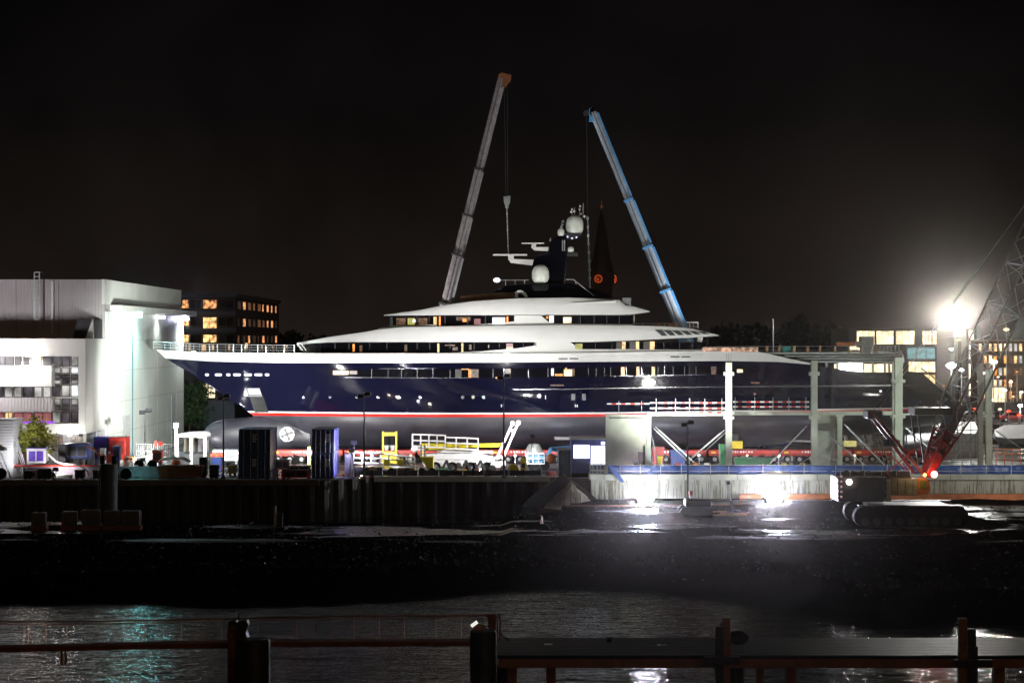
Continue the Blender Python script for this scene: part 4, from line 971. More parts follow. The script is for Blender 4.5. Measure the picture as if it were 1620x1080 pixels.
# ------------------------------------------------------------------ telescopic cranes behind the yacht
def telecrane(name, label, base, tip, m, m2, hook, secs, truck_col, lab_hook):
    base, tip = Vector(base), Vector(tip); d = (tip-base); L = d.length; d.normalize()
    t = T(name, label, 'crane', (base.x, base.y, YARD))
    for k in range(6):
        x = base.x-5+k*2.0
        b = MB(); b.cyl((x, base.y-1.5, YARD+.6), (x, base.y-.9, YARD+.6), .6, n=14); wh = b.build('wheel', M['black'], t)
        b = MB(); b.cyl((x, base.y-1.54, YARD+.6), (x, base.y-1.5, YARD+.6), .3, n=10); b.build('rim', M['grey'], wh)
    b = MB(); b.box(base.x-7, base.x+6.5, base.y-1.4, base.y+1.4, YARD+.8, YARD+1.5); b.build('chassis', truck_col, t, bevel=.05)
    b = MB(); b.prism_y([(base.x+6.6, YARD+.6), (base.x+9, YARD+.6), (base.x+9, YARD+1.8), (base.x+8.5, YARD+2.8), (base.x+6.6, YARD+2.8)], base.y-1.4, base.y+1.4); cb = b.build('cab', truck_col, t, bevel=.05)
    b = MB(); b.box(base.x+7, base.x+8.3, base.y-1.43, base.y-1.39, YARD+1.8, YARD+2.6); b.build('window', M['dark_glass'], cb)
    b = MB(); b.box(base.x-2.5, base.x+2.2, base.y-1.6, base.y+1.6, YARD+1.5, base.z-.2); b.build('slewing_body', truck_col, t, bevel=.05)
    for sx in (-6, 6):
        b = MB(); b.box(base.x+sx-.2, base.x+sx+.2, base.y-3.6, base.y+3.6, YARD+.9, YARD+1.2)
        for sy in (-3.5, 3.5): b.cyl((base.x+sx, base.y+sy, YARD), (base.x+sx, base.y+sy, YARD+1.2), .15, n=8); b.box(base.x+sx-.4, base.x+sx+.4, base.y+sy-.4, base.y+sy+.4, YARD, YARD+.1)
        b.build('outrigger', truck_col, t)
    side = d.cross(Vector((0, 1, 0))).normalized()
    cuts = [0]+secs+[1]
    for k in range(len(cuts)-1):
        p, q_ = base+d*L*cuts[k], base+d*L*cuts[k+1]; wd = 1.5-.13*k
        rings = []
        for c in (p, q_):
            rings.append([c+side*wd*.5*a+Vector((0, 1, 0))*wd*.42*bb for a, bb in [(-.9, -.6), (-.9, .6), (-.5, 1), (.5, 1), (.9, .7), (.9, -.7), (.5, -1), (-.5, -1)]])
        b = MB(); b.loft(rings); s_ = b.build('boom_section', m, t, smooth=False)
        b = MB(); o2 = -side*wd*.48+Vector((0, -wd*.18, 0)); b.beam(p+o2+d*.3, q_+o2-d*.3, .12, wd*.42, up=side); b.build('side_tone_strip', M['blue_light'] if m2 is M['blue_light'] else M['grey'], s_)  # strip paints the boom's differently lit side into colour
        b = MB(); o3 = Vector((0, -wd*.46, 0)); b.cyl(p+o3, q_+o3, .035, n=5); b.build('boom_hose', M['black'], s_)
        if k < len(cuts)-2:
            b = MB(); b.beam(q_-d*.18, q_+d*.12, wd*1.06, wd*1.14, up=side); b.build('boom_collar', m2 if m2 is M['blue_light'] else M['dark'], s_)
    b = MB(); b.beam(base+d*2, base+d*(L*.02+6)+Vector((0, 0, -1)), .5); b.build('luffing_cylinder', M['chrome'], t)
    hd = tip
    sgn = 1 if d.x > 0 else -1
    b = MB(); b.prism_y([(tip.x-.5*1, tip.z-1.2), (tip.x+.5, tip.z-1.2), (tip.x+.4+sgn*.9, tip.z-.2), (tip.x+.4+sgn*.9, tip.z+.4), (tip.x, tip.z+.7), (tip.x-.4, tip.z+.4)], tip.y-.4, tip.y+.4); hd = b.build('boom_head', m2 if m2 is M['blue_light'] else M['rust'], t)
    b = MB(); 
    for yy in (-.3, .3): b.cyl((tip.x+sgn*.9, tip.y+yy-.05, tip.z-.1), (tip.x+sgn*.9, tip.y+yy+.05, tip.z-.1), .38, n=14)
    b.split('sheave', M['dark'], hd)
    return t
Yc = 262.0
telecrane('mobile_crane', 'tall telescopic mobile crane with grey boom leaning right over the mast', P(659, 665, Yc), P(793, 124, Yc), mat('worn_grey_boom', (.30, .27, .28), .4, metal=.4, var=.35), M['dark_red'], None, [.41, .56, .69, .84][0:0]+[.345, .516, .645, .765][0:0]+[.34, .485, .60, .735], M['dark_red'], '')
bl = mat('pale_blue_boom', (.36, .42, .50), .4, var=.2)
telecrane('mobile_crane', 'blue telescopic mobile crane with pale boom leaning left over the aft deck', P(1138, 672, Yc), P(938, 178, Yc), bl, M['blue_light'], None, [.28, .43, .57, .72], M['blue'], '')
def hookset(name, label, tipx, tipy, hx_, hy_, by, Yh, m):
    t = T(name, label, 'hook', P(hx_, hy_, Yh))
    b = MB()
    for dx in (-2.5, 2.5): b.cyl(P(tipx+dx, tipy, Yh), P(hx_+dx*.6, hy_, Yh), .035, n=5)
    b.build('hoist_rope', m, t)
    c = P(hx_, hy_, Yh); b = MB(); b.prism_y([(c.x-.45, c.z+.4), (c.x+.45, c.z+.5), (c.x+.4, c.z-.4), (c.x+.1, c.z-.9), (c.x-.2, c.z-.9), (c.x-.4, c.z-.3)], Yh-.2, Yh+.2); bk = b.build('hook_block', M['galv'], t)
    b = MB(); p = P(hx_, hy_+9, Yh); b.path([c-Vector((0,0,.8)), p, p+Vector((.2,0,-.15)), p+Vector((.05,0,-.4)), p+Vector((-.2,0,-.2))], .08); b.build('hook', M['galv'], bk)
    b = MB(); b.path([p-Vector((0,0,.3)), P(hx_+2.5, by, Yh)], .07)
    n = 6
    for k in range(n): b.sphere(p.lerp(P(hx_+2.5, by, Yh), k/n), .13, n=6, m=4)
    b.build('lifting_chain', M['galv'], t)
hookset('crane_hook', 'hook block and chain hanging above the radar arms', 800, 128, 802, 316, 402, Yc-4, M['dark'])
t = T('hoist_line', 'long hanging hoist line with chain left of the church tower', 'hoist line', P(930, 350, 250))
b = MB(); b.path([P(928, 186, 252), P(929.5, 345, 252)], .05); b.build('hoist_rope', M['dark'], t)
b = MB(); b.path([P(929.5, 345, 252), P(933, 440, 252), P(934, 466, 252)], .09)
for k in range(8): b.sphere(P(929.5, 345, 252).lerp(P(933, 440, 252), k/7), .18, (1, 1, 1.6), n=6, m=4)
b.build('lifting_chain', M['galv'], t)
for px, tip_, nm in ((612, (793, 124), 'added light for the boom, left of the grey telescopic boom foot, behind the hull'), (1196, (938, 178), 'added light for the boom, right of the blue telescopic boom foot, behind the hull')):
    p = Vector((X(px, 256), 256, YARD+9)); t = T('boom_fill_light', nm, 'work light', (p.x, 256, YARD))  # unseen lamp added to brighten the crane boom
    b = MB(); b.cyl((p.x, 256, YARD), (p.x, 256, p.z), .1, n=8); b.build('pole', M['dark'], t); b = MB(); b.box(p.x-.4, p.x+.4, 255.8, 256.2, p.z, p.z+.4); b.build('lamp_head', M['dark'], t)
    spot('beam', t, p+Vector((0, 0, .7)), P((px+tip_[0]*2)/3, 250, Yc), 34000, (1, .97, .97), 60, .5, .2)
#@@SPLIT2@@

# ------------------------------------------------------------------ concrete basin and columns on the right
BY = 208.0
bas = T('basin_wall', 'long pale concrete basin wall with dark drips behind the floodlight towers', 'concrete wall', (X(1270, BY), BY, 1.5))
def drip_mat():
    m = mat('dripping_concrete', (.42, .43, .37), .8, var=.2, scale=.5, bump=.4, bscale=3); t = m.node_tree; b = t.nodes['Principled BSDF']
    src = b.inputs['Base Color'].links[0].from_socket
    co = t.nodes.new('ShaderNodeTexCoord'); mp = t.nodes.new('ShaderNodeMapping'); mp.inputs['Scale'].default_value = (3.2, 1, .16)
    nz = t.nodes.new('ShaderNodeTexNoise'); nz.inputs['Scale'].default_value = 1.6; nz.inputs['Detail'].default_value = 5
    t.links.new(co.outputs['Object'], mp.inputs[0]); t.links.new(mp.outputs[0], nz.inputs['Vector'])
    r_ = t.nodes.new('ShaderNodeMapRange'); r_.inputs[1].default_value = .52; r_.inputs[2].default_value = .6; t.links.new(nz.outputs[0], r_.inputs[0])
    mx = t.nodes.new('ShaderNodeMix'); mx.data_type = 'RGBA'; mx.inputs['B'].default_value = (.09, .1, .05, 1)
    sx_ = t.nodes.new('ShaderNodeMath'); sx_.operation = 'MULTIPLY'; sx_.inputs[1].default_value = .75
    t.links.new(r_.outputs[0], sx_.inputs[0]); t.links.new(sx_.outputs[0], mx.inputs['Factor']); t.links.new(src, mx.inputs['A']); t.links.new(mx.outputs['Result'], b.inputs['Base Color'])
    return m
M['drip'] = drip_mat()
b = MB(); b.box(X(935, BY), 75, BY-.3, BY+1.2, .5, 3.95); b.build('wall', M['drip'], bas)
b = MB(); b.box(X(932, BY), 75, BY-.7, BY+1.4, 3.95, 4.55); b.build('cap_beam', M['concrete'], bas, bevel=.04)
for k, px in enumerate(range(955, 1620, 42)):
    b = MB(); b.box(X(px, BY), X(px, BY)+.05, BY-.72, BY-.7, 3.96, 4.54); b.build('joint', M['concrete_dark'], bas)
b = MB(); b.box(X(1172, 206), 60, 206.5, 207.6, 1.2, Z(790, 206.5)+.55); o = tag(b.build('shuttering_panel', M['dirt_orange']), 'low run of orange-brown shuttering at the foot of the basin wall', 'shuttering')
b = MB(); b.cyl(P(1543, 797, 205.5), P(1562, 799, 204.9), .42, .2, n=12); tag(b.build('grout_bag', M['coat_white'], smooth=True), 'pale sack lying against the orange shuttering at far right', 'sack')
b = MB(); b.box(X(1171, 205), X(1173, 205), 204.9, 205.1, 1.2, Z(788, 205)); tag(b.build('marker_stake', M['red']), 'red stake standing between the two floodlight towers', 'stake')
# rebar
t = T('rebar_starter_bars', 'bent reinforcement bars rising in front of the basin wall', 'rebar', (X(1200, 206.6), 206.6, 1.5))
b = MB(); rnd = random.Random(5)
px = 940
while px < 1618:
    Yr = 206.9; base = P(px, 788, Yr); base.z = 1.6
    top = base+Vector((rnd.uniform(-.12, .12), rnd.uniform(-.1, .1), rnd.uniform(1.2, 2.2)))
    mid = base.lerp(top, .6)+Vector((rnd.uniform(-.05, .05), 0, 0)); b.path([base, mid, top], .02, n=5)
    px += rnd.uniform(2.0, 7.5)
b.build('bar_mat', M['rebar'], t); t.children[0]['kind'] = 'stuff'
for k in range(18):
    px = 892+k*9+rnd.uniform(-3, 3); base = P(px, 795, 203.5); base.z = 1.4
    b = MB(); b.cyl(base, base+Vector((rnd.uniform(-.05, .05), 0, rnd.uniform(1.0, 1.9))), .025, n=5); b.build('tall_bar', M['rebar'], t)
# sand heap left of basin
t = T('sand_heap', 'pale floodlit heap of sand at the left end of the basin', 'sand heap', (X(905, 205), 205, 1.3))
b = MB(); rows = []
for j in range(13):
    rr = j/12; rows.append([(X(903, 205)+2.6*rr*math.cos(a)*(1+.15*math.sin(3*a)), 205.5+2.2*rr*math.sin(a), 1.2+2.6*(1-rr)**.9*(1+.25*math.sin(5*a+j)*.3)) for a in [2*math.pi*i/24 for i in range(25)]])
b.grid(rows); b.build('heap', mat('pale_sand', (.5, .47, .4), .9, var=.3, bump=.6, bscale=4), t, smooth=True)
b = MB(); rows = []
for j in range(13):
    rr = j/12; rows.append([(X(890, 208)+4.2*rr*math.cos(a), 207.6+1.8*rr*math.sin(a), 1.2+3.4*(1-rr)**.8) for a in [2*math.pi*i/24 for i in range(25)]])
b.grid(rows); tag(b.build('rubble_heap', M['piling'], smooth=True), 'dark earth slope beside the end of the recessed quay wall', 'earth heap')

CY = 211.0
def column(px, y_top, y_base, wpx, label, Y=CY, brackets=((595, 600),(654, 660)), z0=YARD, rods=False, m=M['concrete_pale']):
    x = X(px, Y); w_ = wpx*Y/K; zt = Z(y_top, Y); t = T('concrete_column', label, 'column', (x, Y, z0), 'precast columns of the new hall')
    b = MB(); b.box(x-w_/2, x+w_/2, Y-w_/2, Y+w_/2, z0, zt); b.build('shaft', m, t, bevel=.03)
    for a, c in brackets:
        b = MB(); b.box(x-w_*.85, x+w_*.85, Y-w_*.52, Y+w_*.52, Z(c, Y), Z(a, Y)); b.build('corbel', m, t, bevel=.03)
    b = MB(); b.box(x-w_*.7, x+w_*.7, Y-w_*.7, Y+w_*.7, z0, z0+.18); b.build('base_plate', M['galv'], t)
    if rods:
        for k in range(3): b = MB(); b.cyl((x-.2+.2*k, Y, zt), (x-.25+.27*k, Y+.1*k, zt+.9), .02, n=5); b.build('starter_bar', M['rebar'], t)
    return t
column(1153, 573, 748, 9.5, 'slim pale concrete column crowned with bent bars, leftmost of the columns', brackets=((588, 594), (658, 663)), rods=True)
column(1288, 570, 748, 9.5, 'slim pale concrete column second from the left, behind the blue tarpaulin', brackets=((588, 594), (657, 663)))
column(1421, 566, 748, 12, 'thicker concrete column just left of the lattice crane boom', brackets=((600, 605), (655, 661)))
column(1415, 574, 748, 7, 'grey concrete column directly behind the thicker one by the crane', Y=216, brackets=((656, 660),))
column(1564, 585, 748, 10, 'tall green-lit concrete column near the right edge of the photo', brackets=((655, 660),))
column(1551, 575, 748, 8, 'grey concrete column just left of the green-lit one near the right edge', Y=216, brackets=())
column(1328, 655, 748, 8, 'short concrete column under the walkway right of the second tall column', Y=213, brackets=((655, 659),))
# wall panels
t = T('precast_wall', 'big pale concrete wall panel standing left of the first column', 'wall panel', (X(994, 212), 212, YARD))
Yp = 212; b = MB(); b.box(X(958, Yp), X(1023, Yp), Yp, Yp+.3, Z(735, Yp)-.8, Z(655.5, Yp)); b.build('panel', M['concrete_pale'], t, bevel=.03)
b = MB(); b.box(X(1023, Yp)+.002, X(1030, Yp), Yp-.1, Yp+.5, YARD, Z(653, Yp)); b.build('edge_column', M['concrete_pale'], t, bevel=.03)
b = MB(); b.box(X(958, Yp)-.02, X(963, Yp), Yp-.15, Yp-.002, YARD, Z(704, Yp)); b.box(X(1020, Yp), X(1029, Yp), Yp-.4, Yp-.102, YARD, Z(703, Yp)); b.split('pilaster', M['concrete_pale'], t, bevel=.02)
b = MB(); b.box(X(963, Yp), X(1018, Yp), Yp-.06, Yp-.003, Z(661.5, Yp), Z(659.5, Yp)); b.build('groove', M['concrete_dark'], t)
b = MB(); b.box(X(1009.5, Yp), X(1019.8, Yp), Yp-.04, Yp-.005, YARD, Z(714.5, Yp)); b.build('doorway', M['dark'], t)
b = MB(); b.box(X(1293, 216), X(1322, 216), 216, 216.3, YARD, Z(655, 216)); tag(b.build('precast_wall', M['concrete']), 'shaded grey wall panel behind the second tall column', 'wall panel')
# props (diagonal)
def prop(p, q, label, r=.09, m=None):
    t = T('push_pull_prop', label, 'prop', p, 'diagonal steel props of the new hall'); d = (Vector(q)-Vector(p)).normalized()
    b = MB(); b.cyl(Vector(p)+d*.5, Vector(q)-d*.5, r, n=8); b.build('tube', m or M['galv'], t)
    b = MB(); b.cyl(p, Vector(p)+d*.5, r*.5, n=6); b.build('screw_end', M['chrome'], t); b = MB(); b.cyl(q, Vector(q)-d*.5, r*.5, n=6); b.build('screw_end', M['chrome'], t)
prop(P(1092, 733, 210), P(1034, 677, 212), 'long prop falling right from the top of the big wall panel, lower of two')
prop(P(1098, 731, 211), P(1037, 675, 213), 'long prop falling right from the top of the big wall panel, upper of two')
prop(P(1045, 750, 209.5), P(1031, 688, 212), 'steep thin prop just right of the wall panel edge', .06)
prop(P(1090, 728, 212), P(1146, 680, 211), 'prop rising to the leftmost column, left of it')
prop(P(1096, 731, 213), P(1148, 684, 212), 'second prop rising to the leftmost column, close below the first', .07)
prop(P(1218, 733, 210), P(1277, 673, 211), 'prop rising right to the second tall column')
prop(P(1404, 740, 209.5), P(1336, 671, 211), 'prop from the short column falling right towards the red crane')
prop(P(1368, 735, 210), P(1303, 683, 212), 'prop crossing low behind the short column', .08)
prop(P(1312, 728, 211), P(1323, 677, 213), 'steep thin prop left of the short column', .05)
prop(P(1484, 722, 211), P(1432, 676, 211), 'prop falling right from the thicker column behind the crane', .09)
prop(P(1500, 735, 212), P(1551, 677, 216), 'prop rising right to the grey column near the right edge', .07)
prop(P(1617, 710, 212), P(1570, 677, 212), 'prop falling right from the green-lit column', .07)
prop(P(1260, 738, 214), P(1290, 717, 214), 'short low prop left of the second tall column', .06)
prop(P(1290, 717, 215), P(1372, 745, 215), 'thin prop lying low behind the short column', .05)
# walkway beams with red/white rails
def red_white(px0, px1, py, Y, parent):
    n = int((px1-px0)/6.8); 
    for k in range(n):
        a, c = px0+(px1-px0)*k/n, px0+(px1-px0)*(k+1)/n
        b = MB(); b.box(X(a, Y), X(c, Y)-.001, Y-.04, Y, Z(py+1.1, Y), Z(py-1.1, Y)); b.build('rail_board', M['red'] if k % 2 else M['white'], parent)
t = T('walkway', 'steel walkway beam with red and white guard boards left of the first column', 'walkway', P(1090, 652, 213))
Yw = 213; b = MB(); b.box(X(1030, Yw), X(1148, Yw), Yw, Yw+1, Z(657.5, Yw), Z(651.5, Yw)); b.build('beam', M['concrete_pale'], t, bevel=.02)
red_white(1028, 1148, 637, Yw-.1, t); red_white(1028, 1148, 645.5, Yw-.1, t); red_white(1028, 1148, 652.8, Yw-.1, t); 
for px in (1038, 1068.5, 1091, 1115, 1142): b = MB(); b.cyl(P(px, 658, Yw-.15), P(px, 630, Yw-.15), .035, n=6); b.build('rail_post', M['galv'], t)
t = T('walkway', 'steel walkway beam with red and white guard boards between the two slim columns', 'walkway', P(1220, 652, 213))
b = MB(); b.box(X(1158, Yw), X(1283, Yw), Yw, Yw+1, Z(656.5, Yw), Z(651.5, Yw)); b.build('beam', M['concrete_pale'], t, bevel=.02); b = MB(); b.box(X(1158, Yw), X(1283, Yw), Yw, Yw+.1, Z(649, Yw), Z(646.5, Yw)); b.build('cable_tray', M['dark'], t)
red_white(1160, 1280, 635.5, Yw-.1, t); red_white(1160, 1280, 643.2, Yw-.1, t)
for px in (1163, 1194, 1223, 1248, 1275): b = MB(); b.cyl(P(px, 657, Yw-.15), P(px, 628, Yw-.15), .035, n=6); b.build('rail_post', M['galv'], t)
t = T('barrier_board', 'short run of red and white boards in front of the hull above the wall panel', 'barrier', P(1000, 638, 214))
red_white(960, 1027, 638.5, 214, t)
for px in (979, 1015): b = MB(); b.cyl(P(px, 655, 214), P(px, 634, 214), .03, n=6); b.build('rail_post', M['galv'], t)
t = T('crane_beam', 'long pale beam between the second tall column and the crane', 'beam', P(1350, 652, 213))
b = MB(); b.box(X(1294, Yw), X(1412, Yw), Yw, Yw+.6, Z(656.5, Yw), Z(650.5, Yw)); b.build('web', M['concrete_pale'], t, bevel=.02)
t = T('crane_beam', 'pale beam running right from the thicker column behind the lattice boom', 'beam', P(1480, 655, 213))
b = MB(); b.box(X(1429, Yw), X(1492, Yw), Yw, Yw+.5, Z(656.5, Yw), Z(654, Yw)); b.build('web', M['concrete_pale'], t, bevel=.02)
# blue tarpaulin on handrail
t = T('handrail', 'galvanised handrail along the top of the basin wall', 'handrail', (X(1280, 208), 207.7, 4.55))
Yh = 207.6
for py in (735.5, 745):
    b = MB(); b.cyl(P(935, py, Yh), P(1700, py, Yh), .03, n=6); b.build('rail', M['galv'], t)
for px in [938, 950, 981, 1013, 1045, 1078, 1124, 1153, 1207, 1272, 1322, 1365, 1404, 1440, 1480, 1520, 1560, 1600]:
    b = MB(); b.cyl((X(px, Yh), Yh, 4.5), P(px, 733, Yh), .035, n=6); b.build('post', M['galv'], t)
b = MB(); rows = [[], [], [], []]
for k in range(241):
    px = 962+k*3.0; wav = .05*math.sin(px*.09)+.03*math.sin(px*.31)
    yb_ = 750.5+(4*math.exp(-((px-990)/14)**2))+.6*math.sin(px*.05)+(-5 if 1200 < px < 1262 else 0)*(math.sin(math.pi*(px-1200)/62) if 1200 < px < 1262 else 0)
    yt_ = 735.5+.7*math.sin(px*.13)**2
    for j in range(4): rows[j].append((X(px, Yh), Yh+.08+wav*(1+.4*j), Z(yt_+(yb_-yt_)*j/3, Yh)))
b.grid(rows); o = tag(b.build('tarpaulin', M['tarp'], smooth=True), 'long blue tarpaulin tied along the handrail on the basin wall', 'tarpaulin'); s_ = o.modifiers.new('t', 'SOLIDIFY'); s_.thickness = .01
b = MB(); pts = [(960, 734.5), (968, 737), (976, 745), (985, 757), (988, 762), (983, 763), (973, 752), (965, 741)]
v = [P(px, py, Yh-.85) for px, py in pts]; b.loft([v, [p+Vector((0, .03, 0)) for p in v]]); tag(b.build('tarpaulin', M['tarp']), 'loose torn flap of blue tarpaulin hanging over the wall edge', 'tarpaulin')

# ------------------------------------------------------------------ people
def person(label, px, Y, zb, h=1.78, jacket=None, trousers=None, helmet=None, arm=(.25, .15)):
    x = X(px, Y); t = T('person', label, 'person', (x, Y, zb)); s = h/1.78
    J = {'pel': (0, 0, .95, .13), 'che': (0, 0, 1.32, .15), 'nec': (0, 0, 1.5, .06), 'hea': (0, -.01, 1.62, .095), 'top': (0, 0, 1.72, .08),
         'hl': (-.1, 0, .9, .1), 'kl': (-.12, -.03, .5, .07), 'al': (-.12, .02, .09, .05), 'tl': (-.12, -.16, .04, .04), 'hr': (.1, 0, .9, .1), 'kr': (.12, -.03, .5, .07), 'ar': (.13, .02, .09, .05), 'tr': (.14, -.16, .04, .04),
         'sl': (-.2, 0, 1.42, .07), 'el': (-.27, .02, 1.14, .048), 'wl': (-.26, -.12-arm[0], .98+arm[1], .035), 'gl': (-.25, -.2-arm[0], .95+arm[1], .035), 'sr': (.2, 0, 1.42, .07), 'er': (.28, .02, 1.14, .048), 'wr': (.27, -.1, .93, .035), 'gr': (.26, -.14, .85, .035)}
    E = [('pel', 'che'), ('che', 'nec'), ('nec', 'hea'), ('hea', 'top'), ('pel', 'hl'), ('hl', 'kl'), ('kl', 'al'), ('al', 'tl'), ('pel', 'hr'), ('hr', 'kr'), ('kr', 'ar'), ('ar', 'tr'), ('che', 'sl'), ('sl', 'el'), ('el', 'wl'), ('wl', 'gl'), ('che', 'sr'), ('sr', 'er'), ('er', 'wr'), ('wr', 'gr')]
    def skin(name, keys, edges, grow, m):
        ks = list(keys); me = bpy.data.meshes.new(name); me.from_pydata([tuple(c*s for c in J[k][:3]) for k in ks], [(ks.index(a), ks.index(c)) for a, c in edges], [])
        o = bpy.data.objects.new(name, me); COL.objects.link(o); o.parent = t
        md = o.modifiers.new('skin', 'SKIN'); md.use_smooth_shade = True; sv = me.skin_vertices[0].data
        for i, k in enumerate(ks): sv[i].radius = ((J[k][3]+grow)*s,)*2
        sv[0].use_root = True; o.modifiers.new('sub', 'SUBSURF').levels = 1; me.materials.append(m); return o
    skin('body', J.keys(), E, 0, M['skin'])
    jk = ['che', 'pel', 'sl', 'el', 'wl', 'sr', 'er', 'wr']; skin('jacket', jk, [e_ for e_ in E if e_[0] in jk and e_[1] in jk], .025, jacket or M['hivis'])
    tk = ['pel', 'hl', 'kl', 'al', 'hr', 'kr', 'ar']; skin('trousers', tk, [e_ for e_ in E if e_[0] in tk and e_[1] in tk], .018, trousers or M['trousers'])
    b = MB(); b.lathe((x, Y-.01*s, zb+1.66*s), [(.155*s, 0), (.13*s, .015), (.125*s, .07), (.09*s, .12), (.02, .15)], 14); b.build('helmet', helmet or M['white'], t, smooth=True)
person('worker in pale jacket and white helmet by the wall panel doorway', 1005.5, 209.6, YARD+.45, jacket=M['coat_white'], helmet=M['white'])
person('worker in orange overalls and white helmet, left of two on the quay', 163, 209, YARD+.9, trousers=M['hivis'])
person('worker in orange overalls and white helmet, right of two on the quay', 173.5, 209.2, YARD+.9, trousers=M['hivis'], arm=(.05, 0))
b = MB(); b.box(X(157, 209), X(180, 209), 208.4, 209.8, YARD, YARD+.9); tag(b.build('work_platform', M['red'], bevel=.04), 'low red platform under the two orange workers', 'platform')

# ------------------------------------------------------------------ crawler crane
Yk = 182.0; kz = 1.75; kx = X(1425, Yk)
ck = T('crawler_crane', 'huge red crawler crane with lattice boom rising out of the photo', 'crane', (kx, Yk, kz))
for sy in (-3.2, 2.2):
    b = MB(); x0, x1 = X(1342, Yk), X(1520, Yk); r = .95
    pr = [(x0+r-r*math.sin(a)*1.0, kz+r-r*math.cos(a)) for a in [math.pi*i/8 for i in range(9)]]+[(x1-r+r*math.sin(a), kz+r+r*math.cos(a)) for a in [math.pi*i/8 for i in range(9)]]
    b.prism_y(pr, Yk+sy, Yk+sy+1.1); tr_ = b.build('track', M['black'], ck, bevel=.05)
    b = MB()
    for k in range(9): x = x0+1+(x1-x0-2)*k/8; b.cyl((x, Yk+sy-.06, kz+.5), (x, Yk+sy+.04, kz+.5), .35, n=12)
    b.split('track_roller', M['dark'], tr_)
    b = MB(); n = 44
    for k in range(n): x = x0+.5+(x1-x0-1)*k/(n-1); b.box(x-.08, x+.08, Yk+sy-.05, Yk+sy+1.15, kz+1.88, kz+1.95)
    o = b.build('track_shoe', M['dark'], tr_)
b = MB(); b.box(X(1370, Yk), X(1495, Yk), Yk-2.2, Yk+2.2, kz+.9, kz+1.9); b.build('undercarriage', M['dark'], ck, bevel=.1)
zt = Z(752, Yk); zb2 = Z(788, Yk)
b = MB(); b.box(X(1319, Yk), X(1392, Yk), Yk-2.4, Yk+1.8, Z(790, Yk), zt); cw_ = b.build('counterweight', M['dark'], ck, bevel=.08)
for k in range(5):
    z = Z(786-k*8, Yk); b = MB(); b.box(X(1318, Yk)-.05, X(1393, Yk)+.05, Yk-2.46, Yk-2.4, z, z+.12); b.build('slab_edge', M['old_steel'], cw_)
    b = MB(); b.sphere((X(1324, Yk), Yk-2.45, z+.22), .1, n=8, m=6); b.build('side_reflector_glow', glow_mat('pale_marker', (1, .5, .45), .5), cw_)  # light sent back by the reflectors is painted as glow
b = MB(); b.box(X(1393, Yk)+.05, X(1402, Yk), Yk-2.3, Yk+1.7, Z(790, Yk), Z(755, Yk)); b.build('radiator', M['chrome'], ck, bevel=.05)
b = MB(); b.box(X(1402, Yk)+.02, X(1443, Yk), Yk-2.3, Yk+1.7, Z(780, Yk), Z(754, Yk)); mh = b.build('machinery_house', mat('faded_beige_panels', (.32, .27, .17), .55, var=.3), ck, bevel=.05)
b = MB(); 
for px in (1412, 1424, 1436): b.box(X(px, Yk), X(px+.8, Yk), Yk-2.33, Yk-2.3, Z(778, Yk), Z(756, Yk))
b.split('panel_seam', M['dark'], mh)
b = MB(); b.prism_y([(X(1443, Yk)+.01, Z(780, Yk)), (X(1462, Yk), Z(776, Yk)), (X(1464, Yk), Z(766, Yk)), (X(1459, Yk), Z(754, Yk)), (X(1443, Yk)+.01, Z(753, Yk))], Yk-2.3, Yk-.8); cb = b.build('cab', M['orange'], ck, bevel=.05)
b = MB(); b.box(X(1447, Yk), X(1458, Yk), Yk-2.34, Yk-2.29, Z(770, Yk), Z(757, Yk)); b.build('window', mat('tinted_cab_glass', (.25, .2, .03), .1), cb)
b = MB()
for k in range(9):
    px = 1325+k*13; b.cyl(P(px, 752, Yk-1+(k % 3)), P(px+rnd.uniform(-2, 2), 752-rnd.uniform(3, 9), Yk-1+(k % 3)), rnd.uniform(.1, .35), n=8)
b.beam(P(1330, 750, Yk), P(1440, 750, Yk), .3, .5); b.build('winch_gear', M['dark'], ck)
b = MB(); b.path([P(1322, 742, Yk-2), P(1395, 744, Yk-2), P(1440, 744, Yk-2)], .03)
for px in (1322, 1345, 1368, 1395, 1418, 1440): b.path([P(px, 752, Yk-2), P(px, 743, Yk-2)], .03)
b.build('deck_handrail', M['galv'], ck)
b = MB(); b.cyl(P(1343.5, 762, Yk-2.6), P(1343.5, 762, Yk-2.4), .24, n=14); b.build('working_lamp', G['pinklamp'], ck)
# boom
foot = P(1466, 748, Yk); tipb = P(1466+.47*800, 748-800, Yk+6); ax = (tipb-foot).normalized(); Lb = (tipb-foot).length
yaw = R(32); s0 = ax.cross(Vector((0, 1, 0))).normalized(); t0 = ax.cross(s0).normalized()
U = s0*math.cos(yaw)+t0*math.sin(yaw); V_ = -s0*math.sin(yaw)+t0*math.cos(yaw)
hw_ = 1.15
def chord(c, f, l): return foot+ax*l+U*hw_*f*c[0]+V_*hw_*f*c[1]
cs = [(-1, -1), (1, -1), (1, 1), (-1, 1)]
def width(l): return min(1, .3+l/7*.7)
nb = 26; seg = 2.1
b = MB()
for c in cs:
    b.path([chord(c, width(0), 0), chord(c, 1, 7), chord(c, 1, nb*seg)], .10, n=6)
bm = b.build('boom_chord', mat('worn_boom_steel', (.30, .27, .26), .4, metal=.5, var=.4), ck)
b = MB()
for k in range(nb):
    l0, l1 = k*seg, (k+1)*seg
    for i in range(4):
        c, d = cs[i], cs[(i+1) % 4]
        a_, b_ = (c, d) if k % 2 else (d, c); b.cyl(chord(a_, width(l0), l0), chord(b_, width(l1), l1), .045, n=5)
        if k % 2 == 0: b.cyl(chord(c, width(l0), l0), chord(d, width(l0), l0), .045, n=5)
b.build('boom_lacing', M['galv'], bm)
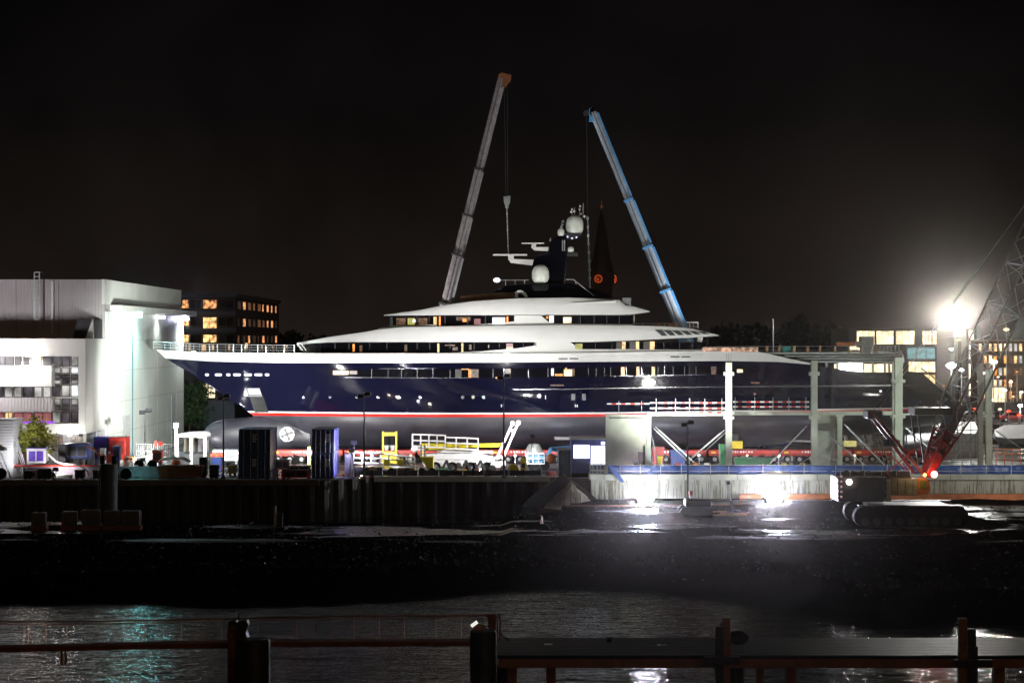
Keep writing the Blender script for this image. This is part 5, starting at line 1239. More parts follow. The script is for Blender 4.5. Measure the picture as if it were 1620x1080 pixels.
b = MB(); b.loft([[foot+ax*(-.3)+U*.35*a+V_*.35*c for a, c in cs], [foot+ax*1.3+U*.55*a+V_*.55*c for a, c in cs]]); bf = b.build('boom_foot', M['red'], ck, bevel=.05)
b = MB()
for c in cs: b.path([chord(c, width(0)*.9, .2), chord(c, width(4.2)*.97, 4.2)], .14, n=8)
for k in range(5):
    l = .8+k*.8
    for i in range(4): b.beam(chord(cs[i], width(l)*.95, l), chord(cs[(i+1) % 4], width(l)*.95, l), .14); b.cyl(chord(cs[i], width(l)*.95, l), chord(cs[(i+1) % 4], width(l+.8)*.95, l+.7), .06, n=6)
b.build('lower_lattice', M['dark_red'], bf)
b = MB(); b.cyl(foot+ax*1.6-Vector((0, .8, 0)), foot+ax*1.6+Vector((0, .8, 0)), .55, n=16); b.cyl(foot+ax*3.0-Vector((0, .7, 0)), foot+ax*3.0+Vector((0, .7, 0)), .42, n=16); b.split('winch_drum', M['dark_red'], bf)
b = MB(); b.loft([[foot+ax*2.0+U*.5*a+V_*.5*c for a, c in cs], [foot+ax*7.0+U*.55*a+V_*.55*c for a, c in cs]]); b.build('boom_walkway', M['grey'], ck)
b = MB(); b.box(X(1441, Yk), X(1501, Yk), Yk-1.8, Yk+1.2, Z(655, Yk), Z(644, Yk)); b.build('boom_platform', M['dark'], ck, bevel=.06)
b = MB(); p0 = P(1446, 644, Yk-1.5); p1 = P(1500, 644, Yk-1.5); b.path([p0, P(1455, 634, Yk-1.5), P(1470, 644, Yk-1.5), P(1482, 633, Yk-1.5), p1], .05); b.build('platform_bracing', M['galv'], ck)
b = MB(); b.beam(P(1441, 655, Yk-1.5), P(1453, 735, Yk-1.5), .14); b.beam(P(1452, 655, Yk+1), P(1462, 735, Yk+1), .14); b.split('platform_hanger', M['dark'], ck)
# mast (A-frame)
for (a, c, yy) in (((1378, 650), (1458, 747), -1.2), ((1376, 655), (1446, 748), 1.2)):
    b = MB(); b.beam(P(*a, Yk+yy), P(*c, Yk+yy), .32, .3); b.build('mast_leg', M['dark_red'], ck)
b = MB(); b.beam(P(1402, 700, Yk-1.2), P(1420, 701, Yk+1.2), .5, .6); b.build('mast_crossbeam', M['dark'], ck); b = MB(); b.box(X(1369, Yk), X(1392, Yk), Yk-1.3, Yk+1.3, Z(662, Yk), Z(648, Yk)); b.build('mast_head', M['dark'], ck, bevel=.15)
b = MB()
for y_, dx in ((-1.0, 0), (1.0, 8)):
    b.cyl(P(1380+dx, 650, Yk+y_), tipb+Vector((0, y_, 0))-ax*14, .035, n=5)
for dx in (0, 4, 12): b.cyl(P(1374+dx, 652, Yk), P(1404+dx*2, 748, Yk), .03, n=5)
b.build('pendant_rope', M['galv'], ck)
b = MB(); b.beam(P(1402, 748, Yk-1.6), P(1450, 708, Yk-1.6), .12); b.beam(P(1408, 720, Yk), P(1440, 748, Yk), .12); b.build('back_strut', M['red'], ck)
b = MB(); b.sphere(P(1478, 750, Yk-1.2), .3, n=10, m=8); b.build('tail_lamp', glow_mat('hot_red_lamp', (1, .25, .2), 14), ck)
point('red_glow', ck, P(1476, 744, Yk-1.9), 60, (1, .07, .05), .2)
point('house_fill', ck, P(1452, 744, Yk-3.4), 60, (1, .8, .5), .15)  # light added to brighten the beige house panels
b = MB(); b.sphere(P(1463, 751, Yk-2.6), .16, n=8, m=6); b.build('indicator_lamp', glow_mat('amber_lamp', (1, .5, .1), 6), ck)
# rubble around crane
b = MB(); rows = []
for j in range(9):
    rr = j/8; rows.append([(X(1505, 184)+7*rr*math.cos(a), 184+4*rr*math.sin(a), 1.3+1.2*(1-rr)**1.3*(1+.3*math.sin(4*a))) for a in [2*math.pi*i/24 for i in range(25)]])
b.grid(rows); tag(b.build('mud_heap', M['mud'], smooth=True), 'low dark mud heap right of the crawler crane tracks', 'mud heap')

# ------------------------------------------------------------------ right background: buildings, street, cars
RY = 335.0
rb = T('lit_office_block', 'pale office block with glowing top floor right of the stern', 'office block', (X(1420, RY), RY+8, YARD))
b = MB(); b.box(X(1340, RY), X(1482, RY), RY, RY+22, YARD, Z(548, RY)); b.build('wall', mat('grey_facade', (.16, .15, .15), .7), rb)
b = MB(); b.box(X(1345, RY), X(1482, RY), RY+1.5, RY+20, Z(548, RY), Z(521, RY)); b.build('top_storey', M['dark'], rb)
b = MB(); b.box(X(1343, RY), X(1484, RY), RY+.8, RY+20.5, Z(521, RY), Z(519, RY)); b.build('roof', M['roofing'], rb)
for a, c in ((1355, 1384), (1386, 1414), (1417, 1447), (1459, 1474), (1475, 1482)): win(a, c, 523, 545, G['warm_bright'], 3, RY+1.45, rb, mat('thin_window_bar', (.4, .3, .2), .5) if a == 1355 else bpy.data.materials['thin_window_bar'])
win(1435, 1480, 549.5, 568, G['cyan'], 3, RY-.03, rb); win(1437, 1480, 571.5, 589, G['warm_bright'], 4, RY-.03, rb); win(1450, 1480, 592, 608, G['warm'], 3, RY-.03, rb); win(1456, 1480, 611, 630, G['yellow'], 2, RY-.03, rb)
b = MB(); b.box(X(1482, RY)+.01, X(1545, RY), RY+4, RY+20, YARD, Z(533, RY)); b.build('rendered_wall', mat('pinkish_render', (.42, .36, .36), .8, var=.15), rb)
st = T('stair_tower', 'slim stair tower with a column of bright windows by the street lamp', 'tower', (X(1536, 330), 330, YARD))
b = MB(); b.box(X(1529, 330), X(1545, 330), 330, 334, YARD, Z(520, 330)); b.build('wall', M['grey'], st)
for y0, y1 in ((522, 553), (556, 568), (575, 600), (606, 616), (617, 627)): win(1532.5, 1540.5, y0, y1, glow_mat('bright_stair', (1, .85, .7), 3) if y0 == 522 else bpy.data.materials['bright_stair'], 1, 329.95, st, M['grey'])
hb_ = T('brown_house_block', 'brown house block with a lit eave at the right edge', 'house block', (X(1590, 325), 330, YARD))
b = MB(); b.box(X(1546, 325), X(1680, 325), 325, 340, YARD, Z(540, 325)); b.build('wall', mat('brown_brick', (.12, .08, .06), .8, var=.3), hb_)
b = MB(); b.box(X(1543, 325), X(1680, 325), 324, 340.5, Z(540, 325), Z(537, 325)); b.build('eave', mat('lit_eave', (.5, .35, .28), .7), hb_)  # lamplight on the eave is put into its pale colour
for r_, y0 in enumerate((543, 562, 581, 600, 618)):
    for k, a in enumerate(range(1548, 1620, 8)):
        g = rnd.choice([G['dim'], G['warm'], G['warm'], G['warm_bright'], G['dim'], G['room'], G['amber'], G['dimmer']])
        win(a, a+5.5, y0, y0+13, g, 1, 324.95, hb_, M['rust'])
b = MB(); b.box(X(1573, 320), X(1590, 320), 320, 323, YARD, Z(613, 320)); t = T('lit_kiosk', 'brightly lit white kiosk front before the brown house', 'kiosk', (X(1580, 320), 321, YARD)); b.build('glass_front', G['warm_bright'], t); b = MB(); b.box(X(1571, 320), X(1592, 320), 319.5, 323.5, Z(613, 320), Z(611, 320)); b.build('roof', M['white'], t)
b = MB(); b.box(X(1505, 300), X(1700, 300), 300, 300.6, YARD, Z(640, 300)+.4); tag(b.build('street_wall', M['concrete_dark']), 'long low dark wall along the far street', 'wall')
# embankment street on upper level
b = MB(); b.box(X(1480, 296), X(1720, 296), 280, 300, YARD, YARD+2.5); structure(b.build('road', mat('street_bank', (.06, .05, .045), .8)))
def street_lamp(px, py, Y, label, power, r=.35, g=None, col=(1, .97, .9), arm=False, zb=YARD):
    p = P(px, py, Y); t = T('street_lamp', label, 'street lamp', (p.x, Y, zb)); b = MB(); b.cyl((p.x, Y, zb), (p.x, Y, p.z-.2), .11, .06, n=8); b.build('pole', M['galv'], t)
    b = MB(); b.lathe((p.x, Y, p.z), [(r*.5, -r*.5), (r, -r*.2), (r, r*.15), (r*.4, r*.5)], 14); b.build('lamp_head', g or G['lamp'], t, smooth=True)
    if power: point('light', t, (p.x, Y, p.z-r-.3), power, col, r)
    return t
# big floodlight over the right side
Yf = 248.0; c = P(1510, 505, Yf); t = T('high_floodlight_mast', 'tall mast with the brightest floodlight cluster over the stern', 'floodlight mast', (c.x, Yf, YARD))
b = MB(); b.cyl((c.x, Yf, YARD), (c.x, Yf, c.z), .14, .08, n=8); b.build('pole', M['galv'], t)
for k in range(5):
    dx, dz = [(-.95, .0), (0, .1), (.95, 0), (-.48, .85), (.48, .85)][k]
    b = MB(); b.loft([[(c.x+dx-.2, Yf+.3, c.z+dz-.15), (c.x+dx+.2, Yf+.3, c.z+dz-.15), (c.x+dx+.2, Yf+.3, c.z+dz+.2), (c.x+dx-.2, Yf+.3, c.z+dz+.2)], [(c.x+dx-.46, Yf-.1, c.z+dz-.4), (c.x+dx+.46, Yf-.1, c.z+dz-.4), (c.x+dx+.46, Yf-.1, c.z+dz+.4), (c.x+dx-.46, Yf-.1, c.z+dz+.4)]]); hd = b.build('lamp_head', M['dark'], t)
    b = MB(); b.cyl((c.x+dx, Yf-.14, c.z+dz), (c.x+dx, Yf-.11, c.z+dz), .46, n=20); b.build('lens', glow_mat('floodlight_glare', (1, .97, .90), 1150) if k == 0 else bpy.data.materials['floodlight_glare'], hd)
spot('flood', t, (c.x, Yf-.5, c.z), (X(1450, 205), 200, 4), 5000, (.98, 1, .93), 130, .6, .5)
point('flood_glow', t, (c.x, Yf+.9, c.z), 7000, (1, .98, .93), .4)
gl_ = 'street lamps beyond the stern'
for a in [(1505, 578, 300, 'round white street lamp directly under the brightest floodlight', 900, .75, None), (1521, 585, 305, 'small white street lamp just right of the larger round one', 0, .32, None), (1505, 552, 310, 'small lamp between the bright floodlight and the round street lamp', 0, .3, None),
          (1572, 572, 300, 'pinkish street lamp left of the brown house windows', 700, .55, G['pinklamp']), (1614, 641, 285, 'small white street lamp low at the right edge', 300, .3, None), (1590, 617, 290, 'small warm lamp above the parked cars', 0, .25, G['pinklamp']), (1592, 521, 322, 'amber rooftop lamp on the brown house', 0, .5, G['warm_bright'])]:
    o = street_lamp(*a[:7]); o['group'] = gl_
def make_car(px, Y, zb, label, col, lights=True):
    x = X(px, Y); t = T('parked_car', label, 'car', (x, Y, zb), 'cars parked on the far street')
    b = MB(); pr = [(-2.1, .35), (2.1, .35), (2.15, .8), (1.3, .95), (.7, 1.42), (-.9, 1.45), (-1.6, 1.0), (-2.1, .9)]; b.prism_y([(x+a, zb+c) for a, c in pr], Y-.85, Y+.85); bd = b.build('body', col, t, bevel=.08)
    b = MB(); b.prism_y([(x+a, zb+c) for a, c in [(1.15, .95), (.62, 1.36), (-.85, 1.38), (-1.4, 1.0)]], Y-.87, Y+.87); b.build('window', M['dark_glass'], t)
    for dx in (-1.35, 1.35):
        b = MB(); b.cyl((x+dx, Y-.9, zb+.33), (x+dx, Y+.9, zb+.33), .33, n=14); wh = b.build('wheel', M['black'], t); b = MB(); b.cyl((x+dx, Y-.92, zb+.33), (x+dx, Y-.9, zb+.33), .2, n=10); b.build('rim', M['chrome'], wh)
    b = MB(); b.box(x+2.1, x+2.2, Y-.8, Y-.45, zb+.65, zb+.82); b.build('headlight', G['lamp_soft'], t); b = MB(); b.box(x-2.18, x-2.1, Y-.86, Y-.45, zb+.7, zb+.9); b.build('tail_light', G['red'], t)
make_car(1570, 290, YARD+2.5, 'dark car with headlights under the kiosk', M['dark']); make_car(1604, 289, YARD+2.5, 'red-lit dark car at the right edge of the street', M['dark_red']); make_car(1540, 291, YARD+2.5, 'grey car behind the grey column near the right edge', M['grey'])
for k, (px, py, g, lab) in enumerate([(1562, 650, 'warm_bright', 'white marker light low behind the green-lit column'), (1596, 650, 'red', 'red marker light below the right street lamp'), (1582, 647, 'warm_bright', 'warm marker light between the cars'), (1543, 646, 'red', 'red marker light left of the green-lit column'), (1612, 656, 'red', 'red marker light at the far right edge')]):
    street_lamp(px, py, 278, lab, 0, .28, G[g])['group'] = 'small marker lights by the far street'
for k in range(14):
    px = [1547, 1556, 1566, 1579, 1599, 1609, 1551, 1570, 1584, 1603, 1616, 1493, 1519, 1497][k]; py = [603, 590, 608, 596, 604, 588, 628, 633, 631, 627, 620, 610, 633, 636][k]
    o = street_lamp(px, py, 316+k*.4, 'tiny warm garden lamp before the brown house block', 0, .22, [G['warm_bright'], G['pinklamp'], G['amber']][k % 3]); o['group'] = 'tiny warm lamps before the brown house'
for k in range(15):
    px = 575+k*56; o = T('keel_block', 'stacked timber keel block under the yacht bottom', 'keel block', (X(px, 238), 238, YARD), 'keel blocks under the hull')
    b = MB(); b.box(X(px, 238)-.5, X(px, 238)+.5, 237.4, 238.6, YARD, YARD+.6); b.build('lower_block', M['concrete'], o); b = MB(); b.box(X(px, 238)-.4, X(px, 238)+.4, 237.5, 238.5, YARD+.602, YARD+1.15); b.build('timber_cap', M['wood'], o)
for k in range(13):
    px = [572, 588, 628, 650, 760, 815, 836, 1066, 1106, 1182, 1232, 1302, 1352][k]; Yq = 229.5; x = X(px, Yq)
    o = T('festoon_lamp', 'small warm lamp on a short stand beside the red trailers', 'work lamp', (x, Yq, YARD), 'small lamps along the red trailers')
    b = MB(); b.cyl((x, Yq, YARD), (x, Yq, YARD+1.0), .03, n=6); b.build('stand', M['galv'], o); b = MB(); b.sphere((x, Yq, YARD+1.1), .13, n=10, m=8); b.build('bulb', [G['warm_bright'], G['pinklamp'], G['tower']][k % 3] if k % 3 < 2 else G['lamp_soft'], o)
    point('light', o, (x, Yq-.3, YARD+1.25), 200, [(1, .8, .5), (1, .9, .8), (.8, .85, 1)][k % 3], .1)
# white boats / tents to the right
t = T('covered_boat', 'boat under a bright white cover at the right edge', 'boat', (X(1600, 250), 250, YARD))
b = MB(); b.loft([[(X(1573, 250)+a, 250+yy*.2, Z(690, 250)+zz*.1) for yy, zz in [(-4, 0), (0, 8), (4, 0), (0, -4)]] if k == 0 else [(X(1573, 250)+a, 250+yy, Z(692, 250)+zz) for yy, zz in [(-1.8, 0), (0, 1.6), (1.8, 0), (0, -1.2)]] for k, a in enumerate((0, 1.2, 4, 7, 9))]); b.build('cover', M['white'], t, smooth=True)
b = MB(); b.loft([[(X(1573, 250)+a, 250+yy, YARD+.8+zz) for yy, zz in [(-1.6*w_, 1.4), (0, 1.4), (1.6*w_, 1.4), (0, 0)]] for a, w_ in ((.6, .3), (3, 1), (9, 1))]); b.build('hull', M['galv'], t, smooth=True)
t = T('white_tent', 'overexposed white work tent behind the crane boom', 'tent', (X(1490, 245), 246, YARD))
b = MB(); b.prism_x([(243, YARD), (243, YARD+3), (246, YARD+4.3), (249, YARD+3), (249, YARD)], X(1430, 245), X(1545, 245)); b.build('canvas', M['white'], t)
b = MB()
for px in (1432, 1460, 1488, 1516, 1543): b.box(X(px, 243)-.05, X(px, 243)+.05, 242.94, 243, YARD, YARD+3)
b.split('frame_post', M['galv'], t)
spot('tent_beam', t, (X(1490, 236), 237.5, YARD+5.5), (X(1490, 243), 243.5, YARD+1.5), 7000, (1, 1, 1), 130, .5, .3)
t = T('scaffold_tower', 'galvanised scaffold behind the crane boom below the stern', 'scaffold', (X(1530, 232), 232, YARD))
b = MB()
for px in (1508, 1522, 1536, 1548):
    for y_ in (231, 233): b.cyl((X(px, y_), y_, YARD), (X(px, y_), y_, Z(640, y_)), .05, n=6)
b.build('standard', M['galv'], t); b = MB()
for py in (645, 662, 680, 698, 715):
    for y_ in (231, 233): b.cyl(P(1506, py, y_), P(1550, py, y_), .045, n=6)
for a, c in (((1508, 715), (1522, 680)), ((1536, 715), (1522, 680)), ((1522, 680), (1536, 645)), ((1508, 680), (1522, 645))): b.cyl(P(*a, 231), P(*c, 231), .045, n=6)
b.build('ledger', M['galv'], t)
t = T('site_barrier', 'orange tubular barrier on the basin edge at far right', 'barrier', (X(1595, 209), 209.5, YARD)); b = MB()
for py in (710, 718, 727): b.path([P(1576, py, 209.5), P(1614, py, 209.5)], .05)
for px in (1576, 1589, 1601, 1614): b.path([P(px, 735, 209.5), P(px, 710, 209.5)], .05)
b.build('frame', M['orange'], t)

# ------------------------------------------------------------------ centre yard: lifts, office, bins
def cage(parent, p, L, W_, H, d=Vector((1, 0, 0)), m=None, name='basket', n=3):
    b = MB(); q = Vector((0, W_, 0)); d = Vector(d)
    for h in (0, H*.5, H):
        for o_ in (Vector((0, 0, 0)), q): b.beam(p+o_+Vector((0, 0, h)), p+d*L+o_+Vector((0, 0, h)), .09 if h else .14)
        b.beam(p+Vector((0, 0, h)), p+q+Vector((0, 0, h)), .09); b.beam(p+d*L+Vector((0, 0, h)), p+d*L+q+Vector((0, 0, h)), .09)
    for k in range(n+1):
        for o_ in (Vector((0, 0, 0)), q): b.beam(p+d*L*k/n+o_, p+d*L*k/n+o_+Vector((0, 0, H)), .09)
    return b.build(name, m or M['white'], parent)
Yl = 219.0
t = T('boom_lift', 'large white boom lift with folded yellow arm and long railed basket', 'boom lift', (X(740, Yl), Yl, YARD))
for px in (690, 716, 745, 770):
    b = MB(); b.cyl((X(px, Yl), Yl-1.3, YARD+.55), (X(px, Yl), Yl-.8, YARD+.55), .55, n=16); wh = b.build('wheel', M['black'], t); b = MB(); b.cyl((X(px, Yl), Yl-1.33, YARD+.55), (X(px, Yl), Yl-1.3, YARD+.55), .28, n=12); b.build('rim', M['grey'], wh)
b = MB(); b.prism_y([(X(a, Yl), Z(c_, Yl)) for a, c_ in [(665, 719), (672, 738), (700, 736), (712, 741), (735, 735), (745, 740), (775, 738), (785, 722), (760, 717), (690, 716)]], Yl-1.1, Yl+1.1); b.build('chassis', M['white'], t, bevel=.05)
b = MB(); b.box(X(676, Yl), X(752, Yl), Yl-1.2, Yl+1.2, Z(726, Yl), Z(717, Yl)); b.build('turntable', M['white'], t, bevel=.08)
b = MB(); b.beam(P(666, 704, Yl-.6), P(797, 704, Yl-.6), .35, .42); b.beam(P(674, 709, Yl-.6), P(735, 708, Yl-.6), .35, .35); b.build('boom_arm', M['yellow'], t)
b = MB(); b.beam(P(650, 710, Yl), P(700, 712, Yl), .25); b.beam(P(700, 713, Yl-.7), P(780, 715, Yl-.7), .35, .3); b.build('lower_arm', M['white'], t)
cage(t, P(652, 706, Yl-1.4), (X(704, Yl)-X(652, Yl)), 1.4, 1.3, Vector((1, 0, -.03)), n=4); cage(t, P(704, 709, Yl-1.3), (X(756, Yl)-X(704, Yl)), 1.2, 1.2, Vector((1, 0, -.04)), n=3)
b = MB(); b.sphere(P(656, 710, Yl-1.5), .35, n=10, m=8); b.build('control_box', M['white'], t)
t = T('boom_lift', 'white telescopic lift arm raised steeply beside the tall lamp post', 'boom lift', (X(792, 218), 218, YARD))
for a, c in (((785, 726), (811, 669)), ((795, 726), (820, 668))):
    b = MB(); b.beam(P(*a, 218), P(*c, 218), .22, .22); b.cyl(P(c[0], c[1]+.5, 217.8), P(c[0], c[1]+.5, 218.2), .25, n=10); b.build('arm', M['white'], t)
b = MB(); b.beam(P(788, 724, 218), P(794, 721, 218), .3); b.beam(P(808, 681, 218), P(814, 680, 218), .2); b.build('arm_link', M['white'], t)
b = MB(); b.box(X(776, 218), X(800, 218), 217, 219, YARD+.5, YARD+1.2); b.build('chassis', M['galv'], t, bevel=.05)
for px in (779, 797): b = MB(); b.cyl((X(px, 218), 216.8, YARD+.4), (X(px, 218), 217.2, YARD+.4), .4, n=14); b.build('wheel', M['black'], t)
t = T('boom_lift', 'yellow-based lift with a low white basket left of the large white lift', 'boom lift', (X(640, 214), 214, YARD)); Yl2 = 213.5
b = MB(); b.prism_y([(X(a, Yl2), Z(c, Yl2)) for a, c in [(664, 722), (686, 722), (686, 742), (678, 742)]], Yl2-.9, Yl2+.9); b.build('body', M['yellow'], t, bevel=.05)
b = MB(); b.beam(P(666, 703, Yl2), P(666, 722, Yl2), .2); b.beam(P(672, 703, Yl2), P(672, 722, Yl2), .2); b.build('upright', M['white'], t)
cage(t, P(558, 733, Yl2-.9), X(600, Yl2)-X(558, Yl2), 1.3, 1.15, Vector((1, 0, -.02)), n=3); cage(t, P(601, 733, Yl2-.9), X(655, Yl2)-X(601, Yl2), 1.3, 1.0, Vector((1, 0, -.10)), n=4, name='basket')
for px in (612, 634): b = MB(); b.box(X(px, Yl2)-.3, X(px, Yl2)+.3, Yl2-1, Yl2+.6, Z(735, Yl2), Z(726, Yl2)); b.build('drive_unit', M['yellow'], t, bevel=.05)
for px in (620, 645, 668, 684): b = MB(); b.cyl((X(px, Yl2), Yl2-1.1, YARD+.4), (X(px, Yl2), Yl2-.7, YARD+.4), .4, n=14); b.build('wheel', M['black'], t)
b = MB(); b.box(X(616, Yl2), X(655, Yl2), Yl2-.8, Yl2+.8, YARD+.3, YARD+.7); b.build('chassis', M['rust'], t, bevel=.05)
for k, (px, w_, h_, nm, m_, lab) in enumerate([(590, 12, 1.0, 'pallet_stack', 'wood', 'stack of pale pallets under the left lift basket'), (812, 8, 1.3, 'hose_reel', 'yellow', 'yellow hose reel right of the raised white lift arm'), (828, 9, 1.9, 'tool_locker', 'yellow', 'upright yellow tool locker right of the raised lift arm'), (700, 20, .8, 'drum_tray', 'green', 'green tray of drums in the dark strip below the big lift'),
        (732, 14, .7, 'cable_box', 'yellow', 'low yellow-green box near the quay edge, below the big lift'), (770, 12, .6, 'ballast_block', 'concrete', 'pale ballast block near the quay edge')]):
    Yb = 210.8; x = X(px, Yb); t = T(nm, lab, nm.replace('_', ' '), (x, Yb, YARD)); w2_ = w_*Yb/K
    b = MB()
    if nm == 'pallet_stack':
        for j in range(6): b.box(x-w2_/2+.03*(j % 2), x+w2_/2+.02*(j % 3), Yb-.5, Yb+.5, YARD+j*.17, YARD+j*.17+.1); b.box(x-w2_/2+.1, x+w2_/2-.1, Yb-.42, Yb+.42, YARD+j*.17+.1, YARD+j*.17+.17)
        b.build('pallet', M[m_], t)
    elif nm == 'hose_reel':
        b.cyl((x, Yb-.3, YARD+.7), (x, Yb+.3, YARD+.7), .6, n=20); b.build('drum', M[m_], t); b = MB(); b.beam((x-.5, Yb-.35, YARD), (x, Yb-.35, YARD+.7), .1); b.beam((x+.5, Yb-.35, YARD), (x, Yb-.35, YARD+.7), .1); b.build('stand', M['dark'], t)
    else:
        b.box(x-w2_/2, x+w2_/2, Yb-.4, Yb+.4, YARD+.08, YARD+h_); b.build('body', M[m_], t, bevel=.06); b = MB(); b.box(x-w2_/2+.05, x+w2_/2-.05, Yb-.35, Yb+.35, YARD, YARD+.08); b.box(x-w2_*.3, x+w2_*.3, Yb-.42, Yb-.4, YARD+h_*.5, YARD+h_*.75); b.split('skid', M['dark'], t)
t = T('low_barrier', 'long low dark barrier on the recessed quay in front of the lifts', 'barrier', (X(720, 210), 209.9, YARD))
b = MB(); b.box(X(560, 210), X(856, 210), 209.85, 210.0, YARD+.15, Z(743.5, 210)); b.build('board', M['dark'], t)
b = MB()
for k in range(12): px = 562+k*26.6; b.box(X(px, 209.8)-.05, X(px, 209.8)+.05, 209.7, 209.84, YARD, Z(741.5, 210))
b.split('post', M['black'], t)
for px, lab in ((706, 'dark yellow trestle before the big white lift, leftmost of three'), (737, 'dark yellow trestle before the big white lift, middle of three'), (760, 'dark yellow trestle before the big white lift, rightmost of three')):
    Yt_ = 216.6; x = X(px, Yt_); t = T('steel_trestle', lab, 'trestle', (x, Yt_, YARD), 'trestles before the big white lift'); b = MB()
    for yy in (0, .8): b.prism_y([(x-.75, YARD), (x-.1, YARD+1.35), (x+.1, YARD+1.35), (x+.75, YARD), (x+.5, YARD), (x, YARD+1.0), (x-.5, YARD)], Yt_+yy, Yt_+yy+.12)
    b.split('side_frame', M['dark'], t); b = MB(); b.box(x-.1, x+.1, Yt_+.121, Yt_+.799, YARD+1.15, YARD+1.33); b.build('top_bar', M['yellow'], t)
# fence stanchions along the quay
for k, px in enumerate((605, 628, 661, 694, 732, 765, 805, 856)):
    Yq = 209.1; b = MB(); b.cyl((X(px, Yq), Yq, YARD), (X(px, Yq), Yq, Z(739, Yq)), .045, n=6); b.cyl((X(px, Yq), Yq, YARD+.12), (X(px, Yq), Yq, YARD+.16), .12, n=8)
    o = b.build('stanchion', M['galv']); tag(o, ['thin quay-edge stanchion, %s' % s_ for s_ in ('first from the left by the pallets', 'second from the left under the white basket', 'third from the left by the yellow lift base', 'fourth from the left under the big lift', 'fifth from the left under the big lift, brighter', 'sixth from the left near the ballast block', 'seventh from the left below the raised arm', 'last on the right before the earth slope')][k], 'stanchion', 'stanchions along the middle quay edge')
# blue articulated lift
t = T('articulated_lift', 'light blue articulated lift folded beside the blue site office', 'lift', (X(870, 222), 222, YARD)); Yb = 222
b = MB(); b.beam(P(862, 729, Yb), P(872, 709, Yb), .45, .4); b.beam(P(872, 710, Yb), P(886, 713, Yb), .4); b.build('lower_arm', M['blue_light'], t)
b = MB(); b.beam(P(870, 710, Yb), P(905, 706, Yb), .4, .35); b.build('upper_arm', M['blue_light'], t)
b = MB(); b.box(X(838, Yb), X(866, Yb), Yb-1, Yb+1, YARD+.5, YARD+1.6); b.build('chassis', M['blue_light'], t, bevel=.06)
for px in (842, 862): b = MB(); b.cyl((X(px, Yb), Yb-1.3, YARD+.5), (X(px, Yb), Yb-.9, YARD+.5), .5, n=14); b.build('wheel', M['black'], t)
cage(t, P(834, 733, Yb-1.4), 1.9, 1.2, 1.1, n=3)
b = MB(); b.sphere(P(872, 725, 220.5), .55, n=14, m=10); tag(b.build('mooring_buoy', M['orange'], smooth=True), 'round orange buoy beneath the light blue lift arm', 'buoy')
b = MB(); b.lathe((X(845, 226), 226, YARD), [(.9, 0), (1.0, .2), (1.0, 1.9), (.6, 2.6), (.1, 2.7)], 18); tag(b.build('storage_tank', M['galv'], smooth=True), 'pale rounded tank behind the light blue lift', 'tank')
# site office (blue) with white screens
t = T('site_office', 'blue site office cabin with two glaring white windows', 'site office', (X(915, 211), 213, YARD)); Yo = 211
b = MB(); b.box(X(904, Yo), X(957.5, Yo), Yo, Yo+5.8, YARD+.3, Z(695, Yo)); b.build('wall', mat('lilac_blue_cabin', (.10, .12, .38), .5), t)
b = MB(); b.box(X(903, Yo), X(958, Yo), Yo-.1, Yo+5.9, Z(695, Yo), Z(693.5, Yo)); b.build('roof', M['galv'], t)
for a, c, y0, y1 in ((907.5, 932.5, 703.5, 724.5), (935, 957, 705, 734), (951, 957, 698.5, 703)):
    b = MB(); b.box(X(a, Yo), X(c, Yo), Yo-.06, Yo-.01, Z(y1, Yo), Z(y0, Yo)); wd = b.build('window', glow_mat('glaring_window', (.85, .85, 1), 3) if a == 907.5 else bpy.data.materials['glaring_window'], t)
b = MB(); b.box(X(904, Yo), X(957, Yo), Yo+.2, Yo+5.6, YARD, YARD+.3); b.build('skid', M['dark'], t)
t = T('dark_container', 'dark blue container behind the sheds left of the site office', 'container', (X(892, 214), 216, YARD))
b = MB(); b.box(X(884, 214), X(903, 214), 214, 220, YARD, Z(712, 214)); b.build('body', M['container'], t); b = MB(); b.box(X(884, 214), X(903, 214), 213.95, 214, Z(712, 214)-.12, Z(712, 214)); b.build('rim_beam', M['dark'], t)
# steps platform at the corner
t = T('stair_landing', 'small railed steel landing on the quay corner below the site office', 'stair landing', (X(945, 209), 209, YARD)); 
b = MB(); b.box(X(933, 209), X(958, 209), 208.6, 210, YARD+.02, YARD+.22); b.build('landing', M['concrete'], t)
cage(t, Vector((X(934, 208.6), 208.6, YARD+.22)), 1.5, 1.2, 1.1, m=M['galv'], name='railing', n=2)
for k in range(5): b = MB(); b.box(X(938, 209.6), X(957, 209.6), 210.2+.15*k, 210.3+.15*k, YARD+.25+k*.27, YARD+.33+k*.27); b.build('pipe_stack', M['dark'], t)
